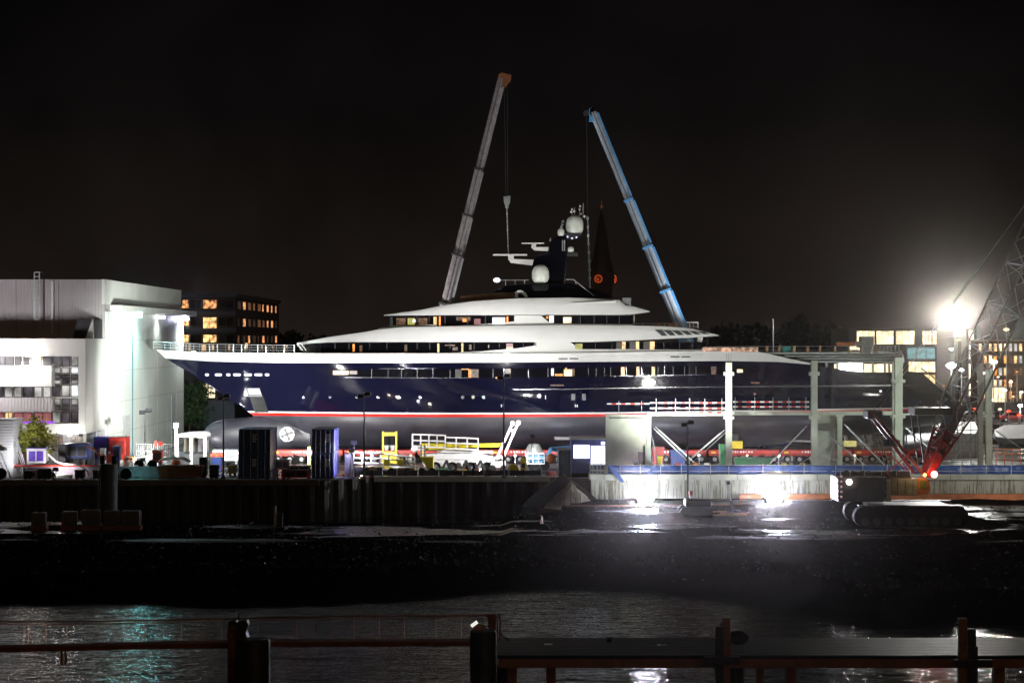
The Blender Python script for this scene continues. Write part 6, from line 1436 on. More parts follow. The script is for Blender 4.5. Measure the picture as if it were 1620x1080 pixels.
# items behind the columns: bins, drums, vehicle
for a in [('skip_bin', 'skip', 'blue skip bin behind the props right of the wall panel', 1060, 1085, 712, 730, 'blue', 222), ('portable_toilet', 'toilet cabin', 'green portable cabin touching the leftmost column', 1139, 1150, 703, 733, 'green', 216), ('flatbed_rack', 'rack', 'long dark green rack low between the two slim columns', 1163, 1222, 724, 733, 'green', 217), ('red_skip', 'skip', 'red skip right of the wall panel below the hull', 1032, 1051, 707, 728, 'red', 224), ('hopper', 'hopper', 'small yellow hopper at the foot of the thin prop', 1040, 1048, 722, 733, 'yellow', 214)]:
    nm, cat, lab, a0, a1, y0, y1, m_, Yq = a; x0, x1 = X(a0, Yq), X(a1, Yq); zt_ = Z(y0, Yq); t = T(nm, lab, cat, ((x0+x1)/2, Yq, YARD))
    b = MB(); b.loft([[(x0+.15, Yq, YARD+.1), (x1-.15, Yq, YARD+.1), (x1-.15, Yq+1.6, YARD+.1), (x0+.15, Yq+1.6, YARD+.1)], [(x0, Yq-.1, zt_), (x1, Yq-.1, zt_), (x1, Yq+1.8, zt_), (x0, Yq+1.8, zt_)]]); b.build('body', M[m_], t, bevel=.04)
    b = MB(); b.box(x0-.05, x1+.05, Yq-.2, Yq-.1, zt_-.12, zt_+.02)
    for k in range(4): x = x0+.2+(x1-x0-.4)*k/3; b.box(x-.05, x+.05, Yq-.16, Yq-.02, YARD+.1, zt_-.12)
    b.split('rib', M[m_], t)
for k in range(7):
    px = [1046, 1072, 1100, 1118, 1176, 1240, 1270][k]; Yq = 219; b = MB(); b.lathe((X(px, Yq), Yq, YARD), [(.3, 0), (.3, .3), (.32, .32), (.3, .34), (.3, .6), (.32, .62), (.3, .64), (.3, .9), (.01, .9)], 14)
    tag(b.build('oil_drum', [M['grey'], M['red'], M['orange'], M['white'], M['yellow'], M['yellow'], M['yellow']][k], smooth=True), ['grey drum behind the hopper', 'red drum beside the blue skip', 'orange drum between crossing props', 'white drum left of the green cabin', 'yellow drum right of the leftmost column', 'yellow drum left of the rising prop', 'yellow drum by the second tall column'][k], 'drum', 'drums behind the blue tarpaulin')
#@@SPLIT3@@

# ------------------------------------------------------------------ left yard
t = T('white_cabin', 'brightly lit white clad cabin at the left edge with stair stringers', 'cabin', (X(0, 209), 210, YARD)); Yo = 208
wm = prof_mat('lapped_white_cladding', 'Z', .3, .03, (.72, .72, .74), rough=.5, var=.06)
b = MB(); b.box(X(-40, Yo), X(20.5, Yo), Yo, Yo+4, YARD, Z(665, Yo)); b.build('wall', wm, t)
b = MB(); b.box(X(-40, Yo), X(21.5, Yo), Yo-.1, Yo+4.1, Z(665, Yo), Z(663, Yo)); b.build('roof', M['galv'], t)
b = MB(); b.box(X(-10, Yo), X(11, Yo), Yo-1.2, Yo-.02, Z(711.5, Yo), Z(708.5, Yo)); b.build('landing', M['dark'], t)
for a, c in (((0, 712), (17, 756)), ((-6, 712), (10, 756)),): b = MB(); b.beam(P(*a, Yo-1), P(*c, Yo-1), .2, .12); b.build('stringer', M['galv'], t)
for a, c in (((21, 692), (36, 740)), ((24, 692), (39, 740)), ((27, 694), (42, 742))): b = MB(); b.beam(P(*a, Yo+.5), P(*c, Yo+.5), .06); b.build('guy_bar', M['galv'], t)
spot('cabin_beam', t, (X(20, 203), 206.0, YARD+2.2), (X(0, 208), 208, YARD+3.5), 500, (.97, .97, 1), 140, .6, .2)
def boxy(nm, cat, lab, a0, a1, y0, y1, m_, Yq, dep=1.2, zb=YARD, trim='dark', group=None, legs=False):
    x0, x1 = X(a0, Yq), X(a1, Yq); z1 = Z(y0, Yq); z0 = max(zb, Z(y1, Yq)) if y1 else zb
    t = T(nm, lab, cat, ((x0+x1)/2, Yq, zb), group)
    b = MB(); b.box(x0, x1, Yq, Yq+dep, z0+.1, z1); b.build('body', M[m_] if isinstance(m_, str) else m_, t, bevel=.05)
    b = MB(); b.box(x0+.1, x0+.3, Yq+.1, Yq+dep-.1, zb, z0+.1); b.box(x1-.3, x1-.1, Yq+.1, Yq+dep-.1, zb, z0+.1); b.split('foot', M[trim], t)
    w_ = x1-x0; h_ = z1-z0
    b = MB(); b.box(x0+w_*.12, x0+w_*.46, Yq-.03, Yq-.002, z0+h_*.3, z0+h_*.85); b.box(x0+w_*.54, x0+w_*.88, Yq-.03, Yq-.002, z0+h_*.3, z0+h_*.85); b.split('panel', M[trim], t)
    b = MB(); b.box(x0-.04, x1+.04, Yq-.04, Yq+dep+.04, z1, z1+.06); b.build('lid', M[trim], t, bevel=.02)
    return t
boxy('generator_set', 'generator', 'white generator cabinet with violet-blue grilles left of the hoses', 42, 72, 709, 738, 'white', 209.5, 1.6, trim='purple')
boxy('electric_cabinet', 'cabinet', 'tall black cabinet left of the twin blue containers', 92, 104, 703, 734, 'dark', 210.5, 1.0)
boxy('tool_container', 'container', 'navy tool container with two dark doors behind the hoses', 104, 139, 702, 728, 'blue', 212.5, 2.4)
boxy('blue_skip', 'skip', 'blue and violet bin behind the navy tool container', 148, 172, 692, 710, 'blue', 221, 2.0, trim='purple')
boxy('red_container', 'container', 'bright red container with pale marks by the white hall', 172, 199, 692, 728, 'red', 219.5, 2.4, trim='dark_red')
boxy('blue_locker', 'locker', 'narrow dark blue locker right of the orange workers', 178.5, 189, 706, 730, 'blue', 211, .9)
boxy('red_compressor', 'compressor', 'low red compressor at the foot of the short lamp post', 241, 256, 713, 733, 'red', 214, 1.2)
boxy('red_pallet_cage', 'cage', 'orange-red low cage left of the short lamp post', 196, 212, 722, 730, 'orange', 214, 1.2)
boxy('site_box', 'box', 'low dark red box in front of the young tree', 22, 41, 716, 735, 'dark_red', 210.3, 1.2)
boxy('cable_drum_box', 'box', 'black crate on the quay edge, left of the pair', 37, 50, 745, 760, 'black', 206.2, 1.0)
boxy('cable_drum_box', 'box', 'wider black crate on the quay edge, right of the pair', 60, 80, 742, 760, 'black', 206.2, 1.2)
boxy('pump_unit', 'pump', 'small dark pump with white hose on the quay edge', 118, 132, 744, 760, 'dark', 206.4, 1.0)
boxy('pump_unit', 'pump', 'small dark pump just left of the tall dark pile', 147, 158, 744, 759, 'dark', 206.4, .9)
boxy('light_box', 'box', 'pale square box right of the left black crate', 51.5, 56.5, 745, 759, 'white', 206.4, .5)
boxy('light_box', 'box', 'pale square box right of the wider black crate', 81, 86.5, 744, 759, 'white', 206.4, .5)
boxy('barrier_block', 'block', 'low grey block under the white hose end', 86, 113, 752, 759, 'concrete', 207, .8, trim='concrete')
ground_light(226, 727, 213.5, 'low light added by the foot of the short lamp post', 2600, (X(200, 222), 222, 6), angle=160)  # lamp added to lift the yard beside the hall
ground_light(88, 742, 206.3, 'low light added between the black crates on the quay', 900, (X(90, 212), 212, 5.5), (1, .93, .96), 160)  # lamp added to lift the small things on the left quay
ground_light(362, 735, 213, 'low work light left of the left container stack', 1500, (X(330, 222), 222, 5), (1, .97, .9), 160)
# low retaining wall with red pipe
t = T('low_wall', 'low grey wall capped with a red pipe behind the quay crates', 'wall', (X(120, 208.6), 208.6, YARD))
b = MB(); b.box(X(40, 208.6), X(262, 208.6), 208.6, 208.9, YARD, Z(738, 208.6)); b.build('wall', mat('mauve_concrete', (.22, .19, .22), .8, var=.3), t)
b = MB(); b.cyl(P(22, 736.5, 208.5), P(155, 736.5, 208.5), .09, n=8); b.build('pipe', M['red'], t)
b = MB(); b.path([P(76, 718, 208.2), P(88, 729, 208.2), P(100, 733.5, 208), P(118, 734.5, 207.6), P(130, 738, 207.4), P(138, 744, 207.2), P(141, 752, 207)], .09); tag(b.build('hose', M['white'], smooth=True), 'pale hose curving down to the quay pump', 'hose')
b = MB(); b.path([P(76, 716, 208.6), P(86, 727, 208.6), P(97, 733, 208.4)], .10); tag(b.build('hose', M['orange'], smooth=True), 'orange hose beside the pale one', 'hose')
b = MB(); b.path([P(138, 705, 210), P(150, 712, 210), P(158, 720, 210), P(164, 728, 209.9)], .12); tag(b.build('hose', M['rust'], smooth=True), 'thick brown hose running from the navy container to the red platform', 'hose')
for k, (px, py, r_) in enumerate([(1, 752, 9), (200, 752, 9), (196, 745, 5)]):
    Yq = 206.4 if k < 2 else 207.5; c = P(px, py, Yq); rr = r_*Yq/K; c.z = YARD+rr
    b = MB(); 
    b.cyl(c-Vector((0, .3, 0)), c+Vector((0, .3, 0)), rr, n=20); 
    tag(b.build('rubber_fender', M['black'], bevel=.08), ['round black fender at the left edge of the quay', 'big round black fender just right of the tall dark pile', 'smaller black fender right behind the big one'][k], 'fender')
# net covered skip
t = T('net_covered_skip', 'rusty open skip heaped under pale green netting', 'skip', (X(285, 207.6), 208, YARD)); Yq = 207.6
b = MB(); b.loft([[(X(252, Yq), Yq, YARD+.1), (X(316, Yq), Yq, YARD+.1), (X(316, Yq), Yq+2, YARD+.1), (X(252, Yq), Yq+2, YARD+.1)], [(X(249, Yq), Yq-.2, Z(736.5, Yq)), (X(320, Yq), Yq-.2, Z(736.5, Yq)), (X(320, Yq), Yq+2.2, Z(736.5, Yq)), (X(249, Yq), Yq+2.2, Z(736.5, Yq))]]); b.build('skip', M['rust'], t)
b = MB(); rows = []
for j in range(9):
    v = j/8; rows.append([(X(250+(302-250)*u, Yq), Yq-.22+2.3*v, Z(736, Yq)+.02+(.85*math.sin(math.pi*min(1, .12+u*.8))**.5)*math.sin(math.pi*(.16+.7*v))**.5+.06*math.sin(u*19)) for u in [i/20 for i in range(21)]])
b.grid(rows+[]); b.build('net_cover', mat('pale_green_net', (.42, .5, .4), .7, var=.3, scale=3, bump=.8), t, smooth=True)
b = MB(); b.lathe(P(279, 724, 211)-Vector((0, 0, .5)), [(.05, -.45), (.42, -.3), (.5, 0), (.35, .35), (.05, .5)], 16); b.cyl(P(279, 727, 211), (X(279, 211), 211, YARD), .08); tag(b.build('marker_buoy', M['orange'], smooth=True), 'orange round buoy on a post behind the netted skip', 'buoy')
# bright cabin under bow
t = T('glass_cabin', 'white framed cabin with rounded roof and open sides under the bow', 'cabin', (X(303, 224), 225, YARD)); Yq = 224
b = MB(); b.prism_y([(X(a, Yq), Z(c, Yq)) for a, c in [(279, 691), (279, 687), (300, 684.5), (321, 684.5), (325, 688), (325, 692)]], Yq, Yq+4); b.build('roof', M['white'], t)
for px in (280, 302.5, 324): b = MB(); b.box(X(px-2.2, Yq), X(px+2.2, Yq), Yq+.05, Yq+.3, YARD, Z(691, Yq)); b.build('post', M['white'], t)
b = MB(); b.box(X(280, Yq), X(324, Yq), Yq+.1, Yq+3.8, YARD, Z(718, Yq)); b.build('lower_panel', M['dark'], t)
b = MB(); b.box(X(282, Yq), X(300, Yq), Yq+3.7, Yq+3.8, Z(717, Yq), Z(692, Yq)); b.build('window', glow_mat('dull_yellow_interior', (.5, .4, .1), .15, .6, 2), t)
b = MB(); b.box(X(305, Yq), X(322, Yq), Yq+3.7, Yq+3.8, Z(717, Yq), Z(692, Yq)); b.build('window', glow_mat('mauve_interior', (.5, .4, .5), .25, .6, 2), t)
spot('cabin_light', t, (X(300, 218), 217, YARD+3.8), (X(302, 224), 224, YARD+3), 800, (1, .96, 1), 120, .6, .2)
b = MB(); b.box(X(274, 222), X(281, 222), 222, 222.8, Z(677, 222), Z(669, 222)); tq = T('signal_post', 'white square box on a thick post left of the cabin under the bow', 'post', (X(277.5, 222), 222.4, YARD)); b.build('box', M['white'], tq, bevel=.04); b = MB(); b.cyl((X(277.5, 222), 222.4, YARD), (X(277.5, 222), 222.4, Z(677, 222)), .16, n=10); b.build('post', M['white'], tq)
boxy('white_van_body', 'van', 'white truck box low under the bow beside the left container stack', 336, 376, 712, 730, 'white', 228, 2.2, trim='grey')
boxy('blue_crate', 'crate', 'bright blue crate under the bow', 334, 350, 725, 738, 'blue', 219, 1.3, trim='blue')
boxy('red_crate', 'crate', 'orange-red crate above the bright blue one under the bow', 333, 353, 718, 724, 'orange', 221.5, 1.3, trim='red')
boxy('yellow_bin', 'bin', 'yellow-edged grey bin by the left container stack', 360, 374, 736, 750, 'yellow', 211, 1.0, trim='grey')
boxy('white_crate_pile', 'crate', 'pale crates between the two container stacks, floodlit', 435, 458, 728, 744, 'white', 214, 1.3, trim='grey')
boxy('flat_rack', 'rack', 'long pale flat rack between the container stacks', 455, 491, 738, 744, 'galv', 213, 1.3, trim='dark')
boxy('dark_machine', 'machine', 'dark machine low between the container stacks', 445, 490, 745, 757, 'dark_red', 207.4, 1.5, trim='black')
boxy('dark_generator', 'generator', 'dark generator right of the second container stack', 545, 558, 718, 750, 'dark', 209.6, 1.5)
boxy('low_pump', 'pump', 'low dark pump in shadow beneath the white basket', 562, 606, 740, 752, 'dark', 210.6, 1.0)
boxy('water_tank', 'tank', 'dark upright tank left of the left container stack', 331, 344, 736, 757, 'black', 206.6, 1.2)
boxy('water_tank', 'tank', 'dark narrow tank under the bulbous bow', 315, 326, 724, 757, 'black', 209.5, 1.2)
# barrier fences and signs on the left quay
for k, (a, c, lab) in enumerate([(216, 240, 'light mesh barrier left of the short lamp post'), (243, 275, 'light mesh barrier right of the short lamp post'), (140, 156, 'light mesh barrier left of the dark pile')]):
    Yq = 216.5; t = T('mesh_barrier', lab, 'barrier', (X((a+c)/2, Yq), Yq, YARD), 'mesh barriers on the left quay'); b = MB()
    for py in (712, 723, 733) if k < 2 else (728, 736): b.path([P(a, py-10 if k < 2 else py, Yq), P(c, py-10 if k < 2 else py, Yq)], .035)
    n = int((c-a)/3)
    for i in range(n+1): px = a+(c-a)*i/n; b.path([P(px, 702 if k < 2 else 728, Yq), (X(px, Yq), Yq, YARD)], .02)
    b.build('mesh', M['galv'], t)
for px, lab in ((246, 'small red warning board left of a red disc on the barrier'), (254, 'red disc sign on the barrier before the hall')):
    b = MB(); Yq = 216
    if px == 246: b.box(X(px-2, Yq), X(px+2, Yq), Yq, Yq+.05, Z(706, Yq), Z(697, Yq))
    else: b.cyl(P(px, 701.5, Yq), P(px, 701.5, Yq+.05), .24, n=16)
    tag(b.build('warning_sign', M['red']), lab, 'sign')
for k, px in enumerate((216, 232)):
    Yq = 210.2; x = X(px, Yq); t = T('traffic_bollard', ['white-topped bollard left of the short lamp post foot', 'white-topped bollard below the short lamp post'][k], 'bollard', (x, Yq, YARD), 'bollards on the left quay')
    b = MB(); b.box(x-.16, x+.16, Yq-.16, Yq+.16, YARD, YARD+1.2); b.build('post', M['white'], t, bevel=.03); b = MB(); b.box(x-.3, x+.3, Yq-.3, Yq+.3, YARD, YARD+.25); b.build('foot', M['orange'], t, bevel=.03)
t = T('spare_tyres', 'pair of dark tyres lying by the foot of the short lamp post', 'tyres', (X(230, 213), 213, YARD)); b = MB()
for dx in (-.7, .7): b.cyl((X(230, 213)+dx, 213, YARD+1.1), (X(230, 213)+dx, 213.4, YARD+1.1), .5, n=16)
b.split('tyre', M['black'], t); b = MB(); b.box(X(222, 213), X(240, 213), 213, 213.5, YARD, YARD+.6); b.build('rack', M['dark'], t)
# teal lamp added on the quay edge to tint the pile
t = T('teal_fill_lamp', 'added low teal lamp on the quay behind the tall dark pile', 'lamp', (X(215, 207), 207.3, YARD)); b = MB(); b.box(X(212, 207), X(218, 207), 207.2, 207.5, YARD+.02, YARD+.3); b.build('housing', M['dark'], t, bevel=.03); b = MB(); b.box(X(212.6, 207), X(217.4, 207), 207.5, 207.52, YARD+.08, YARD+.26); b.build('lens', glow_mat('teal_lens', (.2, .9, .8), 6), t)
point('teal_light', t, (X(215, 207), 206.6, YARD+.9), 60, (.3, .95, .9), .1)

# ------------------------------------------------------------------ piles and blocks in the channel
def pile(name, label, px0, px1, ytop, Y, m, extra=None, n=24):
    x = (X(px0, Y)+X(px1, Y))/2; r = (X(px1, Y)-X(px0, Y))/2; t = T(name, label, 'mooring pile', (x, Y, -1)); zt_ = Z(ytop, Y)
    b = MB(); b.lathe((x, Y, 0), [(r, -1.5), (r, zt_-.1), (r*.97, zt_-.04), (r*.9, zt_), (.02, zt_)], n); b.build('tube', m, t, smooth=True); return t, x, r, zt_
t, x, r, zt_ = pile('mooring_pile', 'tall dark round pile standing in the channel before the quay', 158.5, 186, 733, 191, M['old_steel'])
for dx in (-r*.75, r*.6): b = MB(); b.box(x+dx-.2, x+dx+.2, 190.8, 191.2, zt_, zt_+.75); b.build('horn', M['black'], t, bevel=.03)
b = MB(); b.cyl((x-r-.12, 190.6, 0), (x-r-.12, 190.6, zt_-.2), .035, n=6); b.build('guide_wire', M['galv'], t)
pts_ = [(47, 72, 811, 838, 'square dark block at the waterline, leftmost of the row'), (95, 121, 809, 836, 'brown stone block left of the tall dark pile base'), (127, 158, 807, 836, 'rough brown block touching the left of the pile base'), (162, 188, 808, 838, 'block in front of the tall pile base with a wet streak'), (190, 222, 808, 836, 'wide brown block right of the tall pile base')]
for a, c, y0, y1, lab in pts_:
    Yq = 181.5; b = MB(); x0, x1 = X(a, Yq), X(c, Yq); z1 = Z(y0, Yq); t = T('stone_block', lab, 'stone block', ((x0+x1)/2, Yq, 0), 'blocks along the dark bank')
    b.box(x0, x1, Yq, Yq+1.2, -.6, z1*.55); b.build('lower_course', M['rust'], t, bevel=.08); b = MB(); b.box(x0+.07, x1-.1, Yq+.1, Yq+1.1, z1*.55+.003, z1); b.build('upper_course', M['concrete_dark'], t, bevel=.1)
t, x, r, zt_ = pile('wooden_stub', 'short pale leaning timber stub in the channel', 433, 437.5, 800, 186, M['concrete'], n=10)
b = MB(); b.box(X(438, 186), X(447, 186), 185.8, 186.4, -.5, Z(812, 186)); b.build('side_plank', M['old_steel'], t)
b = MB(); b.path([P(862, 800, 199), P(1060, 799, 200), P(1178, 797, 201)], .06); tag(b.build('ground_pipe', M['rust']), 'thin rusty pipe lying along the low ground before the light towers', 'pipe')
b = MB(); rs = random.Random(11)
for k in range(5200):
    x = rs.uniform(-52, 58); y = rs.uniform(134, 200); z = bank_z(x, y)
    if z < .2: continue
    r = rs.uniform(.04, .16)*(1.8 if rs.random() < .04 else 1); n = 5; a0 = rs.uniform(0, 6)
    ring = [(x+r*rs.uniform(.7, 1.3)*math.cos(a0+i*1.257), y+r*rs.uniform(.7, 1.3)*math.sin(a0+i*1.257), z-.03) for i in range(n)]
    b.add(ring+[(x+rs.uniform(-.3, .3)*r, y+rs.uniform(-.3, .3)*r, z+r*rs.uniform(.5, 1.1))], [(i, (i+1) % n, n) for i in range(n)])
o = b.build('rubble', mat('wet_rubble', (.02, .018, .016), .45, var=.6, scale=2)); o['kind'] = 'stuff'
b = MB()
for k in range(700):
    x = rs.uniform(-60, 60); yf_ = interp(x, [(-35, 142.5), (-8, 146), (3, 151), (12, 150), (21, 141), (25, 134), (60, 133.5)]); y = yf_+2.0+abs(rs.gauss(0, 2.2)); z = bank_z(x, y); h_ = rs.uniform(.15, .55)
    for j in range(3):
        dx, dy = rs.uniform(-.25, .25), rs.uniform(-.2, .2); b.add([(x-.03, y, z-.05), (x+.03, y, z-.05), (x+dx, y+dy, z+h_)], [(0, 1, 2)])
o = b.build('grass', mat('dead_grass', (.03, .02, .01), .9, var=.4)); o['kind'] = 'stuff'
# debris: planks and cone on the low ground
for k, (a, c, py, lab) in enumerate([((1128, 809), (1182, 818), 0, 'long pale timber plank lying between the light towers'), ((1140, 818), (1186, 816), 0, 'short pale timber plank crossing the longer one'), ((1128, 808), (1150, 818), 0, 'small pale timber offcut at the left end of the planks')]):
    Yq = 190+k*.4; p, q_ = P(a[0], 0, Yq), P(c[0], 0, Yq); p.z = bank_z(p.x, Yq)+.22+.12*k; q_.z = bank_z(q_.x, Yq)+.25+.12*k; b = MB(); b.beam(p, q_, .3, .12); tag(b.build('timber_plank', M['wood']), lab, 'plank', 'planks on the low ground')
x, Yq = X(857, 184), 184; zz = bank_z(x, Yq); t = T('traffic_cone', 'white and orange striped cone alone on the dark bank', 'cone', (x, Yq, zz)); 
b = MB(); b.box(x-.2, x+.2, Yq-.2, Yq+.2, zz, zz+.05); b.build('foot', M['black'], t)
for k, m_ in enumerate(('white', 'orange', 'white', 'orange', 'white')):
    r0, r1 = .16-.026*k, .16-.026*(k+1); b = MB(); b.cyl((x, Yq, zz+.05+k*.14), (x, Yq, zz+.19+k*.14), r0, r1, n=14); b.build('stripe', M[m_] if m_ == 'orange' else glow_mat('reflective_band_glow', (.8, .8, .8), .25) if k == 0 else bpy.data.materials['reflective_band_glow'] if m_ == 'white' else M[m_], t)  # white stripes glow to paint in the light they reflect
t = T('surveying_tripod', 'dark tripod with a blue bag at its feet between the light towers', 'tripod', (X(1092, 201), 201, 1.9)); c = P(1092, 783, 201); b = MB()
for a in (0, 2.1, 4.2): b.beam((c.x+.5*math.cos(a), 201+.5*math.sin(a), 1.8), c, .06)
b.build('legs', M['dark'], t); b = MB(); b.box(c.x-.15, c.x+.2, 200.85, 201.15, c.z, c.z+.45); b.build('instrument', M['dark_red'], t, bevel=.04); b = MB(); b.sphere((c.x+1.7, 201.2, 2.1), .4, (1.6, 1, .5), n=12, m=8); b.build('bag', M['blue_light'], t, smooth=True)
t = T('concrete_vibrator', 'thin grey inclined pump pipe beside the tripod', 'pipe', (X(1155, 203), 203, 1.9)); b = MB(); b.path([P(1157, 798, 203), P(1154, 780, 203), P(1152.5, 764, 203)], .09); b.build('pipe', M['galv'], t); b = MB(); b.box(X(1149.5, 203), X(1155, 203), 202.8, 203.2, Z(766, 203), Z(760, 203)); b.build('motor', M['dark'], t, bevel=.05)
# excavator-like dark plant silhouettes on low ground
t = T('tracked_loader', 'dark tracked loader in shadow between the light towers', 'loader', (X(1110, 192), 192, 1.7)); x = X(1105, 192)
b = MB(); pr = [(x-1.6, 1.75), (x+1.6, 1.75), (x+1.9, 2.1), (x+1.6, 2.5), (x-1.6, 2.5), (x-1.9, 2.1)]; b.prism_y(pr, 191, 191.5); b.prism_y(pr, 193, 193.5); b.split('track', M['black'], t)
b = MB(); b.box(x-1.3, x+1.2, 191.2, 193.3, 2.5, 3.2); b.build('body', M['dark'], t, bevel=.15)
b = MB(); b.beam((x+.9, 192, 2.9), (x+3.0, 192, 3.1), .25); b.beam((x+3.0, 192, 3.1), (x+3.6, 192, 2.0), .25); b.build('arm', M['dark'], t); b = MB(); b.prism_y([(x+3.3, 2.2), (x+4.1, 2.1), (x+4.0, 1.7), (x+3.5, 1.7)], 191.5, 192.5); b.build('bucket', M['old_steel'], t)

# ------------------------------------------------------------------ foreground jetty
JY = 89.0; dz = 5.0
t = T('catwalk', 'narrow rust-lit catwalk crossing the left foreground with thin railing', 'catwalk', (X(390, JY), JY, 4.6))
def CP(px, Y=JY): return interp(px, [(-60, 1025.5), (0, 1023.5), (385, 1014.5), (790, 1013.5)])
b = MB(); pp = [P(px, CP(px)+2, JY) for px in (-60, 0, 200, 385, 560, 785)]
for a, c in zip(pp, pp[1:]): b.beam(a, c, .9, .2)
b.build('walking_deck', M['rust_rail'], t)
b = MB(); pp = [P(px, {-60: 986, 0: 982, 100: 983, 385: 977.5, 560: 974, 785: 972.5}[px], JY) for px in (-60, 0, 100, 385, 560, 785)]; b.path(pp, .035); b.path([p-Vector((0, 0, .12)) for p in pp], .025); rl = b.build('top_rail', M['rust_rail'], t)
for px in (38, 45, 73, 106, 222, 228, 287, 350, 408, 465, 470, 500, 526, 560, 600, 640, 690, 730):
    b = MB(); p = P(px, CP(px), JY); b.cyl(p, Vector((p.x, p.y, Z(interp(px, [(0, 983), (385, 978), (785, 973)]), JY))), .014, n=5); b.build('rail_wire', M['rust_rail'], rl)
for px in (97, 104): b = MB(); p = P(px, CP(px)+4, JY); b.cyl(p, p-Vector((0, 0, .75)), .06, n=6); b.build('hanger', M['rust_rail'], t)
for px in (284, 291): b = MB(); p = P(px, CP(px)+2, JY); b.cyl(p, p-Vector((0, 0, .12)), .05, n=6); b.build('hanger', M['rust_rail'], t)
# bent rail end
t2 = T('rail_end_frame', 'brown bent railing end with a wooden post behind the middle pile', 'railing', P(785, 1013, JY)); b = MB(); b.path([P(770, 972, JY), P(788, 972, JY), P(791, 976, JY), P(791, 1014, JY)], .04); b.path([P(770, 975, JY), P(785, 975, JY), P(787, 979, JY), P(787, 1014, JY)], .03); b.build('bent_rail', M['rust_rail'], t2); b = MB(); b.box(X(772, JY), X(785, JY), JY-.15, JY+.2, dz-1, Z(972.5, JY)); b.build('post', M['rust'], t2)
b = MB(); b.path([P(791, 1000, JY), P(797, 1007, JY-.2), P(805, 1012, JY-.5)], .04); b.build('rope', M['black'], t2)
# piles
t, x, r, zt_ = pile('mooring_pile', 'foreground round steel pile beside a weathered timber post', 378, 427, 1010, 84, M['old_steel'], n=36)
t, x, r, zt_ = pile('mooring_pile', 'middle foreground steel pile with a bright strip lamp on top', 743.5, 785, 996, 85, M['old_steel'], n=36)
b = MB(); b.beam(P(745.5, 990, 84.6), P(755, 983, 84.6), .07, .14); b.build('strip_lamp', glow_mat('strip_lamp_glow', (.95, .95, .85), .9), t); b = MB(); b.box(X(751, 85), X(766, 85), 84.8, 85.2, Z(996, 85), Z(988, 85)); b.build('junction_box', M['rust'], t, bevel=.02)
t = T('timber_dolphin', 'weathered double timber post left of the foreground steel pile', 'mooring post', (X(377, 87), 87, -1))
b = MB(); 
v = [(361, 993), (363, 981), (366, 979), (374, 980), (376, 985), (383, 979), (391, 980), (394, 987), (390, 998), (394, 1010)]
b.prism_y([(X(a, 87), Z(c, 87)) for a, c in v]+[(X(394, 87), -1), (X(360, 87), -1)], 86.7, 87.4); b.build('post', M['old_steel'], t, bevel=.04)
b = MB(); b.cyl(P(377, 980, 87), P(377, 968, 87), .05, n=6); b.build('pin', M['rust'], t); b = MB(); b.box(X(360.5, 86.6), X(372, 86.6), 86.5, 86.69, -1, Z(990, 86.6)); b.build('fender_board', M['rust'], t)
# right deck
t = T('timber_jetty', 'wet dark timber jetty with orange-lit edge beam across the right foreground', 'jetty', (X(1200, 88), 88, 3))
b = MB(); b.box(X(786, 88), 33, 86.2, 91.2, dz-.10, dz); b.build('decking', M['wet_deck'], t)
b = MB()
for k in range(1, 12): y = 86.2+k*.42; b.box(X(786, 87)+.1, 32.9, y, y+.04, dz+.001, dz+.006)
o = b.build('plank_gap', M['black'], t)
b = MB(); b.box(X(788, 86.4), 33, 86.0, 86.2, dz-.52, dz-.14); b.build('edge_beam', mat('orange_lit_timber', (.30, .12, .05), .75, var=.35, scale=2, bump=.5), t)  # warm light on the timber is put into this orange colour
b = MB(); b.box(X(788, 86.4), 33, 86.05, 86.25, dz-.138, dz-.01); b.build('kerb_beam', M['black'], t)
def jpost(a, c, ytop, nm, m_, Yq=86.5, zb=-1, w_=.25): b = MB(); b.box(X(a, Yq), X(c, Yq), Yq-w_, Yq+w_, zb, Z(ytop, Yq)); b.build(nm, m_, t, bevel=.03)
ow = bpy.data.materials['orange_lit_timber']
for a, c, y_ in ((803.5, 818, 1050), (864, 879, 1050), (1197, 1207, 1050), (1243, 1258, 1050), (1571, 1588, 1050), (786, 803, 1050)): jpost(a, c, y_, 'pile_leg', ow if a != 786 else M['black'], 87.0)
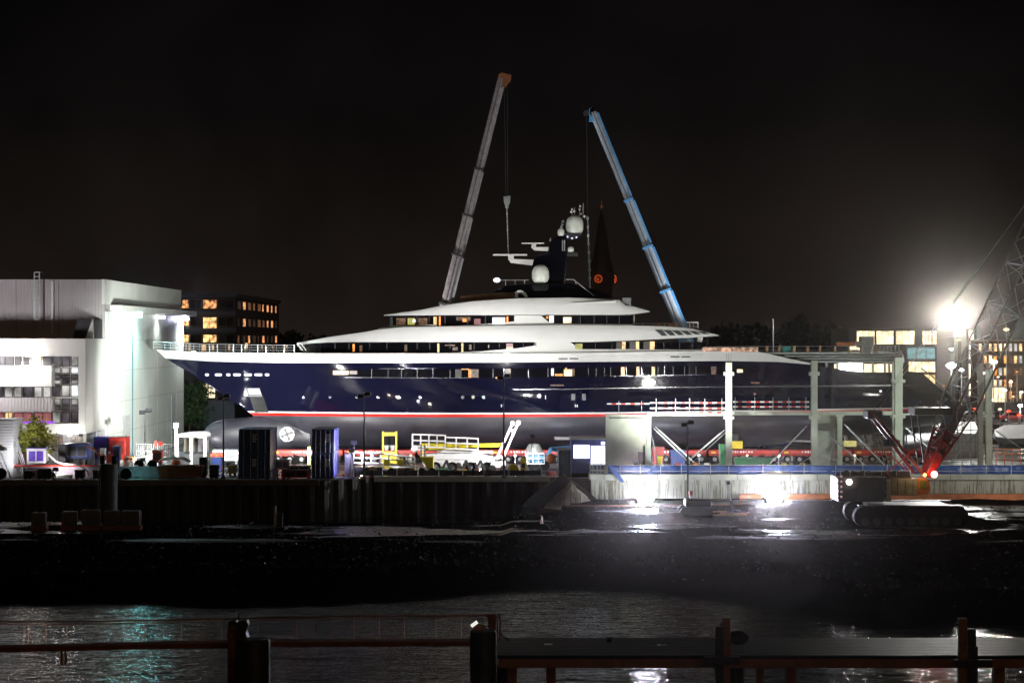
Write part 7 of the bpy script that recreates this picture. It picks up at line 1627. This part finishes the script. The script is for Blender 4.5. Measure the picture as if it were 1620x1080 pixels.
for tt, (pa, pb, yt0, lab) in enumerate([(1142, 1155, 977, 'orange-brown upright post with a dark strapped bracket right of centre'), (1516, 1529, 977, 'orange-brown upright post before the bright water at right')]):
    q_ = T('jetty_post', lab, 'post', (X((pa+pb)/2, 85.7), 85.7, -1), 'upright posts along the jetty'); Yq = 85.6
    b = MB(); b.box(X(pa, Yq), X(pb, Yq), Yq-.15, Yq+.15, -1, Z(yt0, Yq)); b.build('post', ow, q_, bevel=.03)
    b = MB(); 
    if tt == 0: b.box(X(1131, Yq), X(1143.5, Yq), Yq-.3, Yq+.1, -1, Z(990, Yq)); b.box(X(1113, Yq), X(1170, Yq), Yq-.35, Yq-.16, Z(1048, Yq), Z(1036, Yq))
    else: b.box(X(1529.5, Yq), X(1545, Yq), Yq-.3, Yq+.1, -1, Z(1020, Yq)); b.box(X(1529.5, Yq), X(1542, Yq), Yq-.3, Yq+.1, Z(1019.9, Yq), Z(993, Yq)); b.box(X(1507, Yq), X(1568, Yq), Yq-.35, Yq-.16, Z(1052, Yq), Z(1041, Yq))
    b.split('side_post', M['old_steel'], q_, bevel=.03)
    b = MB(); c = P(1168 if tt == 0 else 1551, 1008 if tt == 0 else 1030, 86.5)
    if tt == 0: b.sphere(c, .42, (1.1, .8, .75), n=16, m=10); b.build('rubber_fender', M['black'], q_, smooth=True)
    b = MB(); b.box(X(pa-4, Yq), X(pa, Yq)-.002, Yq-.1, Yq+.1, Z(yt0+12, Yq), Z(yt0+8, Yq)); b.build('bolt', M['black'], q_)
b = MB(); b.cyl((X(1164, 87.5), 87.5, -1), (X(1164, 87.5), 87.5, dz-.55), .35, n=16); b.build('round_pile', M['old_steel'], t, smooth=True)
b = MB(); b.sphere(P(1505, 1041, 86), .0001); 
for k, (a, py, m_) in enumerate([((861, 874), 1019, 'white'), ((1040, 1046), 1020, 'white'), ((1048, 1054), 1020, 'blue_light')]):
    Yq = 13.7*K/(py-HOR); b = MB(); b.box(X(a[0], Yq), X(a[1], Yq), Yq-.15, Yq+.15, dz+.008, dz+.03); tag(b.build('deck_plate', M[m_]), ['white plate on the jetty deck near the middle pile', 'small pale plate on the jetty deck, left of a blue one', 'small light blue plate on the jetty deck'][k], 'plate')  # thin flat white and light blue plates laid on the deck
b = MB(); b.lathe((X(964, 90), 90, dz), [(.12, 0), (.1, .12), (.18, .16), (.18, .2), (.01, .22)], 12); tag(b.build('cleat', M['black']), 'small black mooring cleat on the far edge of the jetty', 'cleat')

# ------------------------------------------------------------------ night air
b = MB(); b.box(-270, 270, -15, 720, -3, 110); o = b.build('haze', bpy.data.materials.new('night_air')); o['kind'] = 'stuff'
m = o.data.materials[0]; m.use_nodes = True; t = m.node_tree; t.nodes.clear()
out = t.nodes.new('ShaderNodeOutputMaterial'); v = t.nodes.new('ShaderNodeVolumePrincipled'); v.inputs['Density'].default_value = .00012; v.inputs['Anisotropy'].default_value = .985; v.inputs['Color'].default_value = (1, .93, .86, 1)
t.links.new(v.outputs[0], out.inputs['Volume'])
